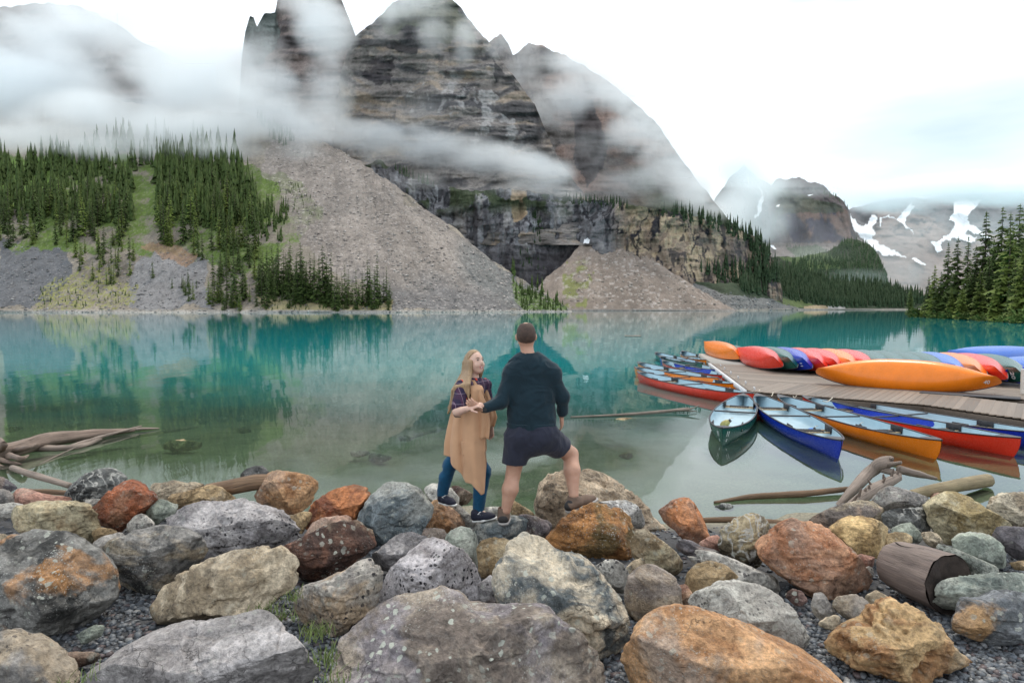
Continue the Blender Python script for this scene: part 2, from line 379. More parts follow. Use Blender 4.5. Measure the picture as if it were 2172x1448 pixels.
layer('cliff_band', [(770, 352), (800, 338), (860, 372), (930, 395), (1010, 405), (1080, 398), (1180, 415), (1250, 425), (1330, 432), (1400, 444), (1450, 452), (1500, 468), (1560, 486), (1600, 500), (1625, 524), (1645, 560), (1660, 620)], [(770, 500), (900, 640), (1200, 640), (1450, 640), (1660, 650)], [(770, 420), (1200, 430), (1450, 410), (1660, 440)], t_cl, 2.0, 160, None, c_cl, d_cl, 3, .1, 11, label='cliff')

# ---- talus and forested lower slopes to the right
def c_spur(P, u, v):
    n = fbm(P * .03, 4, 101); c = np.array([.045, .06, .036]) * (1 + .4 * n[:, None])
    return blend(c, soft(u, v, [(1640, 540), (1700, 535), (1790, 545), (1780, 580), (1700, 570)], 10), (.085, .125, .05))
layer('spur', [(1590, 560), (1640, 545), (1700, 545), (1760, 534), (1795, 508), (1820, 506), (1845, 520), (1866, 545), (1880, 585), (1890, 612)], [(1590, 655), (1890, 655)], 760, lambda u, v: np.full(u.shape, .6), 3, 60, None, c_spur, lambda P, u, v: 8 * fbm(P * .02, 4, 102), 3, .06, 12, label='hill')
def c_low(P, u, v):
    n = fbm(P * .05, 5, 111); c = np.array([.042, .058, .034]) * (1 + .4 * n[:, None])
    c = blend(c, soft(u, v, [(1470, 600), (1540, 628), (1640, 636), (1690, 648), (1690, 665), (1470, 665)], 4), (.165, .165, .158))
    c = blend(c, soft(u, v, [(1630, 618), (1680, 636), (1730, 648), (1690, 652), (1640, 638)], 4), (.10, .13, .05))
    c = blend(c, soft(u, v, [(1705, 649), (1760, 648), (1760, 662), (1705, 662)], 3), (.35, .27, .17))
    c = blend(c, soft(u, v, [(1758, 654), (1762, 636), (1785, 644), (1798, 660), (1758, 660)], 2, .1), (.38, .36, .34))
    return blend(c, (v > 654.5) * 1.0, (.25, .23, .2))
layer('low_slope', [(1470, 598), (1520, 600), (1570, 600), (1620, 590), (1650, 572), (1690, 578), (1760, 592), (1850, 602), (1900, 614), (1960, 630), (2060, 640), (2200, 644)], [(1470, 659), (1560, 659), (1700, 657.5), (1800, 657), (2200, 656.5)], [(1470, 378), (1560, 378), (1700, 453), (1800, 486), (2200, 520)], lambda u, v: np.full(u.shape, .42), 3, 60, None, c_low, lambda P, u, v: 4 * fbm(P * .04, 4, 112), 2, .08, 13, label='hill')

# ---- scree cone under the gully
def c_cone(P, u, v):
    n = fbm(P * .06, 5, 121); c = np.array([.225, .185, .155]) * (1 + .14 * n[:, None])
    st = fbm(np.stack([(u - 1262) / (np.abs(v - 470) + 30) * 7, v * .01, 0 * u], -1), 4, 122)
    c = c * (1 + .16 * st[:, None])
    c = blend(c, soft(u, v, [(1195, 575), (1225, 545), (1250, 545), (1260, 600), (1240, 650), (1200, 650)], 9, .06) * sstep(-.1, .3, fbm(P * .12, 4, 123)) * .8, (.17, .19, .055))
    c = blend(c, sstep(.5, .62, fbm(P * .5, 2, 124)) * .5, (.45, .41, .38)); return blend(c, (v > 655) * .6, (.2, .19, .18))
layer('cone', [(1140, 610), (1160, 586), (1190, 565), (1222, 528), (1240, 505), (1255, 487), (1268, 484), (1292, 490), (1330, 507), (1400, 560), (1480, 612), (1545, 650), (1562, 657.5)], [(1140, 659), (1562, 659)], 378, lambda u, v: np.full(u.shape, .66), 2, 110, M_SCREE, c_cone, lambda P, u, v: .5 * fbm(P * .1, 4, 125) + 2 * fbm(P * .02, 3, 126) + 1.1 * ridged(np.stack([(u - 1262) / (np.abs(v - 450) + 40) * 11, v * .012, 0 * u], -1), 4, 127), 2.2, .12, 14, label='scree_slope')

# ---- left hillside with the great scree fan
FAN = [(700, 305), (760, 340), (900, 440), (1030, 540), (1215, 662), (840, 662), (700, 560), (640, 500), (600, 420), (560, 360), (560, 300), (640, 270)]
def c_left(P, u, v):
    n = fbm(P * .06, 5, 131); f = fbm(P * 1.1, 3, 132); st = fbm(np.stack([(u - 680) / (np.abs(v - 240) + 40) * 9, v * .008, 0 * u], -1), 4, 133)
    c = np.array([.24, .21, .17]) * (1 + .3 * n[:, None])
    c = blend(c, soft(u, v, [(-10, 520), (140, 525), (150, 590), (110, 640), (-10, 650)], 12), (.115, .118, .125)); c = blend(c, soft(u, v, [(280, 560), (360, 520), (430, 560), (450, 655), (280, 660)], 12), (.2, .195, .195))
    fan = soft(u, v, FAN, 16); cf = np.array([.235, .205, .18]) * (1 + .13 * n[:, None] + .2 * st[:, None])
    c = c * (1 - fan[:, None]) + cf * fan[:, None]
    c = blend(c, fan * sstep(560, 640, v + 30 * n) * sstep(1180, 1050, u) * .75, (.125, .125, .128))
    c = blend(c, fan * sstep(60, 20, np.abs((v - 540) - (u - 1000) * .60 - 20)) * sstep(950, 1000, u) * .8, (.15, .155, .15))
    gr = soft(u, v, [(-10, 330), (140, 320), (290, 350), (560, 350), (640, 380), (690, 470), (600, 520), (560, 610), (420, 560), (290, 540), (140, 530), (-10, 520)], 18)
    c = blend(c, gr * sstep(-.45, .1, n + .4 * f) * (1 - fan * .6), (.10, .15, .035)); c = blend(c, soft(u, v, [(-10, 335), (110, 335), (150, 370), (60, 420), (-10, 440)], 10), (.125, .20, .045))
    c = blend(c, soft(u, v, [(110, 600), (180, 560), (300, 600), (290, 655), (60, 660)], 14) * sstep(-.2, .25, f), (.21, .21, .075)); c = blend(c, soft(u, v, [(540, 625), (680, 640), (830, 640), (830, 660), (560, 662)], 6) * .85, (.30, .26, .13))
    c = blend(c, soft(u, v, [(1085, 585), (1110, 610), (1150, 625), (1195, 640), (1205, 662), (1110, 662), (1090, 630)], 6), (.10, .15, .045))
    c = blend(c, soft(u, v, [(300, 520), (350, 510), (420, 545), (400, 570), (330, 545)], 8) * .8, (.25, .16, .10))
    c = blend(c, sstep(.42, .7, f) * (.15 + .3 * fan), (.46, .42, .39)); c = blend(c, sstep(.4, .7, -f) * .4, (.08, .076, .075))
    return blend(c, sstep(656.5, 659, v), (.33, .31, .28))
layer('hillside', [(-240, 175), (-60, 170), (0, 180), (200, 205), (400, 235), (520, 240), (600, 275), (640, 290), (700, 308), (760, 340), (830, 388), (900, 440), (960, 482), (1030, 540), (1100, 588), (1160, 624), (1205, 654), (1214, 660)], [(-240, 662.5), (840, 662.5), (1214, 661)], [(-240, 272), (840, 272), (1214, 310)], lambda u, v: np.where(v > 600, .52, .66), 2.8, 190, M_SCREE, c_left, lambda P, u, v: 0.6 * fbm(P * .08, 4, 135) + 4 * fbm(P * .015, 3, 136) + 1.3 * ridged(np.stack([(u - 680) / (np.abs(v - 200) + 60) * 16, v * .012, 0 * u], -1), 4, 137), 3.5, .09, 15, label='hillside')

# ---- point with the near pines at the right
def c_pt(P, u, v): return np.array([.055, .07, .03]) * (1 + .5 * fbm(P * .4, 4, 141)[:, None]) + (v > 674)[:, None] * np.array([.16, .14, .12]) * sstep(.0, .3, fbm(P * np.array([.5, .5, .5]), 3, 142))[:, None]
layer('point', [(1926, 668), (1950, 662), (1990, 655), (2060, 648), (2200, 640), (2500, 620)], [(1926, 671.5), (1990, 674), (2100, 681), (2172, 686), (2500, 700)], [(1926, 158), (1990, 141), (2100, 110), (2172, 94.5), (2500, 68)], lambda u, v: np.full(u.shape, .12), 3, 24, M_SCREE, c_pt, lambda P, u, v: .5 * fbm(P * .3, 3, 143), 1, .1, 16, label='shore_point')

# ---- snow: tongues and patches lying on the slopes
m_snow, t, b, o = newmat('snow'); tcn = N(t, 'ShaderNodeNewGeometry')
L(t, mixc(t, maprange(t, noise(t, tcn.outputs['Position'], .05, 5), .35, .7), (.86, .88, .9), (.74, .76, .78)), b.inputs['Base Color']); b.inputs['Roughness'].default_value = .7
def snow(layername, poly, label, lift=1.5, seed=1, am=None):
    px, py = np.array(poly, float).T; x0, x1, y0, y1 = px.min(), px.max(), py.min(), py.max(); s = max(.7, (x1 - x0) / 60)
    U, Vv = np.meshgrid(np.arange(x0 - 2, x1 + 2, s), np.arange(y0 - 2, y1 + 2, s), indexing='ij')
    am = am or min(3.0, (y1 - y0) * .12); q = np.stack([U.ravel() * .15, Vv.ravel() * .15, 0 * U.ravel()], -1)
    ins = inpoly(U.ravel() + am * fbm(q, 3, seed), Vv.ravel() + am * fbm(q + 9, 3, seed), poly).reshape(U.shape)
    P = on_layer(layername, U.ravel(), Vv.ravel()); P = CAM + (P - CAM) * (1 - lift / np.linalg.norm(P - CAM, axis=1))[:, None]
    n2 = U.shape[1]; i, j = np.nonzero(ins[:-1, :-1] & ins[1:, 1:] | ins[1:, :-1] & ins[:-1, 1:])
    a = i * n2 + j; F = np.stack([a, a + n2, a + n2 + 1, a + 1], -1)
    if not len(F): return
    used = np.unique(F); mp_ = np.full(U.size, -1); mp_[used] = np.arange(len(used))
    ob = link('snow_patch', mesh_np('snow_patch', P[used], mp_[F], m_snow)); ob.data.flip_normals() if False else None
    props(ob, label, 'snow patch', 'snow patches on the far slopes')
Z4 = lambda pts: [(1500 + x / 3.232, 300 + y / 3.232) for x, y in pts]
snow('mountain_far', Z4([(975, 490), (1010, 540), (1060, 580), (1100, 560), (1120, 500), (1150, 495), (1175, 530), (1130, 600), (1155, 630), (1130, 650), (1150, 680), (1300, 750), (1385, 808), (1330, 790), (1190, 775), (1110, 710), (1040, 650), (990, 580)]), 'long branching snow tongue beside the dark square cliff', 20, 1)
snow('mountain_far', Z4([(1180, 520), (1240, 500), (1300, 530), (1340, 480), (1400, 420), (1420, 450), (1370, 520), (1345, 560), (1445, 645), (1370, 600), (1310, 540), (1230, 515), (1200, 525), (1192, 590), (1182, 580)]), 'forked snow gully high on the brown scree mountain', 20, 2)
snow('mountain_far', Z4([(1690, 400), (1880, 400), (1850, 440), (1790, 510), (1800, 560), (1880, 610), (1950, 670), (1850, 640), (1780, 610), (1770, 640), (1850, 660), (1830, 695), (1700, 670), (1600, 690), (1560, 770), (1550, 700), (1650, 640), (1700, 560), (1660, 540), (1690, 470)]), 'broad white snowfield spreading below the clouds behind the pines', 20, 3)
snow('mountain_far', Z4([(1400, 798), (1430, 800), (1510, 846), (1490, 850), (1430, 825)]), 'small slanting snow streak low on the brown scree', 20, 4)
snow('mountain_far', Z4([(1525, 682), (1560, 690), (1600, 680), (1620, 745), (1580, 772), (1560, 730)]), 'ragged snow patch at the foot of the snowfield', 20, 5)
snow('mountain_block', Z4([(338, 300), (365, 320), (382, 370), (380, 440), (355, 510), (318, 530), (345, 470), (350, 420), (372, 385), (360, 340)]), 'thin winding snow chute on the misty mountain', 20, 6)
snow('mountain_block', Z4([(428, 712), (455, 712), (478, 740), (460, 740)]), 'tiny oval snow patch above the dark forest', 12, 7)
snow('mountain_block', Z4([(470, 450), (480, 436), (500, 432), (490, 448)]), 'tiny snow fleck left of the square cliff', 16, 8)
snow('mountain_block', Z4([(685, 365), (735, 362), (700, 376)]), 'tiny snow fleck above the square cliff', 16, 9)
snow('cone', [(1246, 480), (1256, 480), (1264, 488), (1258, 503), (1248, 514), (1238, 516), (1245, 500)], 'bright snow patch at the top of the scree cone', 6, 10)

# ---- stones lying on the fans: too many to count
def rubble(name, layername, poly, n, smin, smax, col, seed, dens=None):
    r = np.random.default_rng(seed); px, py = np.array(poly, float).T
    U = r.uniform(px.min(), px.max(), n * 4); Vv = r.uniform(py.min(), py.max(), n * 4); k = inpoly(U, Vv, poly); U, Vv = U[k][:n], Vv[k][:n]
    P = on_layer(layername, U, Vv); n = len(U)
    base = np.array([[1, 0, 0], [-1, 0, 0], [0, 1, 0], [0, -1, 0], [0, 0, 1], [0, 0, -1]], float); tri = np.array([[0, 2, 4], [2, 1, 4], [1, 3, 4], [3, 0, 4], [2, 0, 5], [1, 2, 5], [3, 1, 5], [0, 3, 5]])
    s = smin * (smax / smin) ** (r.random(n) ** 2.5)
    V = (base[None] * (1 + .4 * r.normal(size=(n, 6, 3))) + .25 * r.normal(size=(n, 6, 3))) * s[:, None, None] * np.array([1.15, .9, .6]) + P[:, None]
    F = (tri[None] + (np.arange(n) * 6)[:, None, None]).reshape(-1, 3)
    cc = np.repeat((np.asarray(col) * r.uniform(.5, 1.35, (n, 1)))[:, None], 6, 1).reshape(-1, 3)
    o = link(name, mesh_np(name, V.reshape(-1, 3), F, M_SCREE, False, cc)); o['kind'] = 'stuff'
rubble('scree_rubble', 'hillside', FAN, 7000, .12, .85, (.36, .32, .295), 5)
rubble('scree_rubble', 'hillside', [(0, 520), (450, 540), (560, 600), (840, 640), (1190, 658), (840, 661), (0, 661)], 3000, .15, .7, (.25, .24, .235), 6)
rubble('scree_rubble', 'cone', [(1190, 640), (1262, 490), (1300, 500), (1540, 655)], 1800, .15, .8, (.36, .32, .28), 7)
rubble('scree_rubble', 'low_slope', [(1480, 610), (1660, 640), (1700, 656), (1480, 658)], 700, .25, 1.0, (.24, .235, .23), 8)
# pale stones along the far waterline
sh = np.random.default_rng(3)
rubble('shore_rubble', 'hillside', [(0, 658.5), (1200, 658), (1205, 661.5), (0, 662.2)], 1500, .12, .5, (.42, .40, .37), 9)

# ================================================================== lake bed, near ground and the water
SHX = [-14, -6, -2.5, 0, 2.5, 5, 7, 10, 16]; SHY = [8.9, 8.6, 7.9, 7.6, 7.3, 7.5, 8.2, 9.4, 10.5]
def ground_z(x, y):
    x = np.asarray(x, float); y = np.asarray(y, float); s = np.interp(x, SHX, SHY); q = y - s
    land = .25 * (1 - np.exp(np.minimum(q, 0) / 1.5)); bed = -.062 * q - .011 * np.maximum(q - 2, 0) ** 1.6
    return np.where(q < 0, land, np.maximum(bed, -14)) + .03 * np.exp(-np.abs(q) * .1) * fbm(np.stack([x * .8, y * .8, 0 * x], -1).reshape(-1, 3), 3, 151).reshape(x.shape)
def sheet(name, xs, ys, zf, mat):
    X, Y = np.meshgrid(xs, ys, indexing='ij'); n2 = len(ys); i, j = np.meshgrid(np.arange(len(xs) - 1), np.arange(n2 - 1), indexing='ij'); a = i * n2 + j
    V = np.stack([X, Y, zf(X, Y)], -1).reshape(-1, 3)
    return link(name, mesh_np(name, V, np.stack([a, a + n2, a + n2 + 1, a + 1], -1).reshape(-1, 4), mat))
m_bed, t, b, o = newmat('lake_bed'); g = N(t, 'ShaderNodeNewGeometry')
f = noise(t, g.outputs['Position'], 1.3, 6, .65); f2 = noise(t, g.outputs['Position'], 30, 3, .6)
c1 = mixc(t, maprange(t, f, .3, .7), (.17, .155, .10), (.33, .30, .22)); c2 = mixc(t, maprange(t, f2, .35, .65), (.55, .55, .55), (1.2, 1.2, 1.2))
sz = N(t, 'ShaderNodeSeparateXYZ'); L(t, g.outputs['Position'], sz.inputs[0]); c1 = mixc(t, maprange(t, math_(t, 'ADD', sz.outputs['Z'], math_(t, 'MULTIPLY', f, .1)), .05, .16), c1, (.055, .056, .060)); L(t, mixc(t, 1.0, c1, c2, 'MULTIPLY'), b.inputs['Base Color']); b.inputs['Roughness'].default_value = .85
bump(t, b, f2, .5, .02)
ys = np.concatenate([np.arange(-3, 3, .5), np.arange(3, 16, .16), 16 * 1.06 ** np.arange(0, 100)]); xs = np.concatenate([-16 * 1.12 ** np.arange(32, 0, -1), np.arange(-16, 16.1, .25), 16 * 1.12 ** np.arange(1, 33)])
o = sheet('ground', xs, ys, ground_z, m_bed); o['kind'] = 'structure'

# the water: silt-laden, clear enough near the shore to see the bed, opaque turquoise further out
m_water, t, b, o = newmat('lake_water'); t.nodes.remove(b); g = N(t, 'ShaderNodeNewGeometry'); sx = N(t, 'ShaderNodeSeparateXYZ'); L(t, g.outputs['Position'], sx.inputs[0])
xi = N(t, 'ShaderNodeFloatCurve'); cu = xi.mapping.curves[0]
# distance beyond the shoreline, from the same shoreline as the bed
xn = maprange(t, sx.outputs['X'], -14, 16)
while len(cu.points) < len(SHX): cu.points.new(.5, .5)
for p_, x_, y_ in zip(cu.points, SHX, SHY): p_.location = ((x_ + 14) / 30, (y_ - 7) / 5); p_.handle_type = 'VECTOR'
xi.mapping.update(); L(t, xn, xi.inputs['Value'])
q = math_(t, 'SUBTRACT', sx.outputs['Y'], math_(t, 'ADD', math_(t, 'MULTIPLY', xi.outputs[0], 5.0), 7.0))
wob = math_(t, 'MULTIPLY', maprange(t, noise(t, g.outputs['Position'], .35, 3), .3, .7, -1, 1), 1.2)
q = math_(t, 'ADD', q, wob)
cr = N(t, 'ShaderNodeValToRGB'); L(t, maprange(t, q, 0, 40), cr.inputs['Fac'])
el = cr.color_ramp.elements; el[0].position = 0.0; el[0].color = (.19, .20, .165, 1); el[1].position = 1.0; el[1].color = (.0, .30, .335, 1)
for p_, c_ in ((.07, (.16, .205, .16)), (.17, (.085, .23, .19)), (.3, (.03, .255, .24)), (.5, (.008, .28, .285)), (.75, (.001, .29, .315))):
    e_ = el.new(p_); e_.color = (*c_, 1)
opq = maprange(t, q, -3.0, 22.0, .03, 1.0, True)
dif = N(t, 'ShaderNodeBsdfDiffuse'); L(t, cr.outputs['Color'], dif.inputs['Color'])
tr = N(t, 'ShaderNodeBsdfTransparent'); tr.inputs['Color'].default_value = (.62, .84, .70, 1)
ms = N(t, 'ShaderNodeMixShader'); L(t, opq, ms.inputs[0]); L(t, tr.outputs[0], ms.inputs[1]); L(t, dif.outputs[0], ms.inputs[2])
gl = N(t, 'ShaderNodeBsdfGlossy'); gl.inputs['Roughness'].default_value = .025; gl.inputs['Color'].default_value = (1, 1, 1, 1)
fr = N(t, 'ShaderNodeFresnel'); fr.inputs['IOR'].default_value = 1.55
mpw = N(t, 'ShaderNodeMapping'); mpw.inputs['Scale'].default_value = (1.0, .35, 1.0); L(t, g.outputs['Position'], mpw.inputs['Vector'])
bw = N(t, 'ShaderNodeBump'); bw.inputs['Strength'].default_value = .16; bw.inputs['Distance'].default_value = .05
L(t, math_(t, 'ADD', noise(t, mpw.outputs[0], .8, 3, .5), math_(t, 'MULTIPLY', noise(t, mpw.outputs[0], 6, 2, .5), .05)), bw.inputs['Height'])
L(t, bw.outputs[0], gl.inputs['Normal'])
L(t, bw.outputs[0], fr.inputs['Normal'])
m2 = N(t, 'ShaderNodeMixShader'); L(t, fr.outputs[0], m2.inputs[0]); L(t, ms.outputs[0], m2.inputs[1]); L(t, gl.outputs[0], m2.inputs[2]); L(t, m2.outputs[0], o.inputs['Surface'])
o = link('lake_water', mesh_np('lake_water', [(-2500, 4, 0), (2500, 4, 0), (2500, 2600, 0), (-2500, 2600, 0)], np.array([[0, 1, 2, 3]]), m_water, False)); o['kind'] = 'structure'
# ================================================================== mist clinging to the slopes: real volumes
m_mist = bpy.data.materials.new('mist'); m_mist.use_nodes = True; t = m_mist.node_tree; t.nodes.clear()
o = N(t, 'ShaderNodeOutputMaterial'); pv = N(t, 'ShaderNodeVolumePrincipled'); pv.inputs['Color'].default_value = (.955, .985, 1.0, 1)
pv.inputs['Density'].default_value = 1.0; pv.inputs['Density Attribute'].default_value = 'density'; pv.inputs['Anisotropy'].default_value = .2
L(t, pv.outputs[0], o.inputs['Volume'])
def mist(blobs, voxel, sigma, scale, seed, nk=.95, stretch=(1, 1, 1.6)):
    """blobs: (px, py, layer or distance, metres in front, rx px, ry px, depth radius m, strength)"""
    ng = bpy.data.node_groups.new('mist', 'GeometryNodeTree')
    ng.interface.new_socket('Geometry', in_out='OUTPUT', socket_type='NodeSocketGeometry')
    go = ng.nodes.new('NodeGroupOutput'); pos = ng.nodes.new('GeometryNodeInputPosition').outputs[0]
    def V(op, a, b=None):
        n = ng.nodes.new('ShaderNodeVectorMath'); n.operation = op
        for i, x in enumerate((a, b)):
            if x is None: continue
            if isinstance(x, (tuple, list, np.ndarray)): n.inputs[i].default_value = tuple(float(q) for q in x)
            else: ng.links.new(x, n.inputs[i])
        return n
    def Mt(op, a, b=None, c=None):
        n = ng.nodes.new('ShaderNodeMath'); n.operation = op
        for i, x in enumerate((a, b, c)):
            if x is None: continue
            if isinstance(x, (int, float)): n.inputs[i].default_value = x
            else: ng.links.new(x, n.inputs[i])
        return n.outputs[0]
    acc = None; lo = np.full(3, 1e9); hi = -lo
    for (px, py, ref, off, rx, ry, rd, s) in blobs:
        Y = ref if not isinstance(ref, str) else on_layer(ref, px, py)[0, 1]
        Y = Y - off; c = at(px, py, Y); r = np.array([rx * Y / FPX, rd, ry * Y / FPX]); lo = np.minimum(lo, c - r); hi = np.maximum(hi, c + r)
        d = V('LENGTH', V('DIVIDE', V('SUBTRACT', pos, c).outputs[0], r).outputs[0]).outputs['Value']
        f = Mt('MULTIPLY', Mt('MAXIMUM', Mt('SUBTRACT', 1.0, Mt('MULTIPLY', d, d)), 0.0), float(s))
        acc = f if acc is None else Mt('ADD', acc, f)
    nzn = ng.nodes.new('ShaderNodeTexNoise'); nzn.inputs['Scale'].default_value = scale; nzn.inputs['Detail'].default_value = 7; nzn.inputs['Roughness'].default_value = .63; nzn.inputs['Distortion'].default_value = .9
    ng.links.new(V('ADD', V('MULTIPLY', pos, stretch).outputs[0], (seed * 91.0, seed * 37.0, 0)).outputs[0], nzn.inputs['Vector'])
    nv = Mt('MULTIPLY', Mt('SUBTRACT', nzn.outputs[0], .5), 2.6)          # about -1..1
    dens = Mt('MULTIPLY', Mt('MINIMUM', Mt('MAXIMUM', Mt('ADD', acc, Mt('MULTIPLY', Mt('SUBTRACT', nv, .18), Mt('MINIMUM', Mt('MULTIPLY', acc, 2.2), nk))), 0.0), 1.0), sigma)
    vc = ng.nodes.new('GeometryNodeVolumeCube'); ng.links.new(dens, vc.inputs['Density'])
    vc.inputs['Min'].default_value = tuple(lo); vc.inputs['Max'].default_value = tuple(hi)
    for k, ax in enumerate('XYZ'): vc.inputs['Resolution ' + ax].default_value = int(max(8, min(420, (hi[k] - lo[k]) / (voxel * (1.0, 1.6, 1.0)[k]))))
    sm = ng.nodes.new('GeometryNodeSetMaterial'); sm.inputs['Material'].default_value = m_mist
    ng.links.new(vc.outputs[0], sm.inputs[0]); ng.links.new(sm.outputs[0], go.inputs[0])
    me = bpy.data.meshes.new('mist'); me.materials.append(m_mist)
    o = link('mist', me); md = o.modifiers.new('mist', 'NODES'); md.node_group = ng; o['kind'] = 'stuff'
    return o
HS = 'hillside'; MM = 'mountain_main'; RG = 'mountain_ridge'; CB = 'cliff_band'
mist([(20, 215, HS, 20, 260, 85, 40, 1.3), (-60, 280, HS, 12, 200, 60, 30, 1), (110, 170, HS, 30, 190, 70, 45, 1.1), (70, 300, HS, 24, 220, 40, 30, .9), (230, 255, HS, 26, 190, 62, 38, 1.1), (360, 285, HS, 26, 170, 52, 34, 1.0), (260, 318, HS, 26, 150, 26, 22, .7), (470, 318, HS, 26, 110, 26, 22, .8),
      (440, 215, HS, 20, 150, 70, 40, 1.0), (360, 130, 470, 0, 150, 70, 40, .9), (40, 90, 500, 0, 120, 60, 40, .6), (200, 20, 560, 0, 320, 40, 40, .7), (430, 160, 560, 0, 170, 90, 40, 1.1), (470, 120, 470, 0, 70, 70, 36, .7), (480, 270, HS, 26, 110, 60, 32, .8), (570, 270, HS, 14, 110, 44, 28, .7), (600, 300, HS, 10, 90, 34, 20, .35),
      (160, 60, 520, 0, 260, 60, 40, .7), (660, 255, 425, 0, 120, 55, 30, .8), (560, 190, 440, 0, 90, 60, 34, .8), (420, 330, HS, 10, 120, 30, 18, .3), (640, 330, HS, 8, 70, 28, 16, .25)], 2.6, .055, .017, 1)
mist([(690, 45, 470, 0, 75, 95, 30, 1.1), (700, 190, MM, 14, 60, 80, 24, .8), (760, 290, MM, 14, 110, 40, 26, .8), (860, 296, MM, 14, 130, 42, 26, .85), (960, 322, MM, 14, 130, 44, 26, .95), (1060, 342, MM, 16, 120, 40, 26, 1.0), (1140, 362, MM, 16, 90, 38, 26, 1.0), (1185, 372, MM, 14, 50, 28, 20, .8),
      (900, 380, CB, 10, 120, 24, 14, .4), (1080, 395, CB, 10, 130, 22, 14, .55), (1200, 405, CB, 10, 80, 26, 14, .5), (820, 330, CB, 10, 90, 26, 14, .45), (900, 235, MM, 12, 110, 36, 18, .3), (860, 24, MM, 14, 110, 44, 24, .7), (920, 78, MM, 12, 46, 40, 18, .7), (985, 95, MM, 12, 32, 52, 18, .8), (800, 60, MM, 12, 60, 40, 18, .5), (1000, 60, MM, 10, 60, 40, 16, .35),
      (1110, 150, RG, 14, 50, 80, 22, .75), (1180, 225, RG, 16, 80, 70, 26, .8), (1230, 140, RG, 14, 110, 46, 24, .65), (1270, 205, RG, 18, 110, 60, 28, .95), (1350, 285, RG, 18, 80, 66, 28, .95), (1400, 360, RG, 18, 70, 62, 28, .95), (1455, 405, RG, 18, 60, 50, 26, 1), (1330, 390, RG, 14, 90, 40, 20, .6), (1250, 330, RG, 12, 60, 60, 18, .35), (1500, 445, RG, 16, 60, 34, 24, .95), (1420, 425, CB, 10, 90, 20, 14, .4), (1195, 120, 505, 0, 60, 40, 22, .7), (1245, 146, 505, 0, 60, 44, 22, .8), (1302, 188, 505, 0, 60, 46, 22, .9), (1352, 232, 505, 0, 56, 48, 22, .9), (1402, 284, 505, 0, 52, 50, 22, .95), (1442, 342, 505, 0, 50, 52, 22, 1.0), (1478, 392, 500, 0, 50, 46, 22, 1.0), (835, 8, 450, 0, 60, 40, 20, .8), (905, -16, 450, 0, 70, 40, 20, .9), (1000, 50, 455, 0, 46, 40, 18, .6), (1062, 88, 490, 0, 40, 40, 20, .8), (620, -10, 500, 0, 70, 40, 24, .7), (560, 120, 495, 0, 60, 60, 20, .4)], 2.2, .05, .022, 2)
mist([(1535, 465, 640, 0, 60, 60, 60, 1.1), (1570, 430, 720, 0, 70, 70, 60, 1.0), (1600, 500, 760, 0, 60, 50, 60, .8), (1560, 360, 860, 0, 70, 60, 50, 1.1), (1600, 372, 880, 0, 36, 40, 40, .8), (1660, 384, 900, 0, 60, 26, 40, .7), (1625, 480, 860, 0, 50, 50, 50, .5), (1700, 402, 940, 0, 100, 20, 40, .4), (1620, 400, 900, 0, 50, 40, 40, .6),
      (1830, 415, 1420, 0, 130, 36, 60, 1.1), (1900, 440, 1420, 0, 100, 20, 40, .7), (1960, 405, 1420, 0, 150, 36, 60, 1.1), (2090, 400, 1420, 0, 150, 40, 60, 1.2), (2180, 410, 1420, 0, 100, 40, 60, 1.1), (1790, 590, 700, 0, 120, 18, 30, .25), (1680, 570, 900, 0, 200, 70, 70, .09), (1950, 520, 1100, 0, 330, 130, 140, .09), (1620, 470, 820, 0, 90, 110, 70, .25)], 6.5, .034, .0075, 3)

# ================================================================== conifers
m_bark = plain('spruce_bark', (.075, .055, .04), .9, .3, 3, .6, 9, .03)
def mat_needles(name, a, b2):
    m, t, b, o = newmat(name); g = N(t, 'ShaderNodeNewGeometry'); oi = N(t, 'ShaderNodeObjectInfo')
    f = noise(t, g.outputs['Position'], .55, 4, .7)
    c = mixc(t, maprange(t, f, .3, .7), a, b2); k = maprange(t, oi.outputs['Random'], 0, 1, .7, 1.35)
    L(t, mixc(t, 1.0, c, k, 'MULTIPLY'), b.inputs['Base Color']); b.inputs['Roughness'].default_value = .8; b.inputs['Specular IOR Level'].default_value = .15
    return m
M_NEED = mat_needles('spruce_needles', (.030, .054, .016), (.078, .115, .029))
M_NEED2 = mat_needles('spruce_needles_light', (.075, .115, .024), (.16, .21, .045))
M_FOR = mat_needles('forest_needles', (.026, .050, .026), (.055, .09, .04))
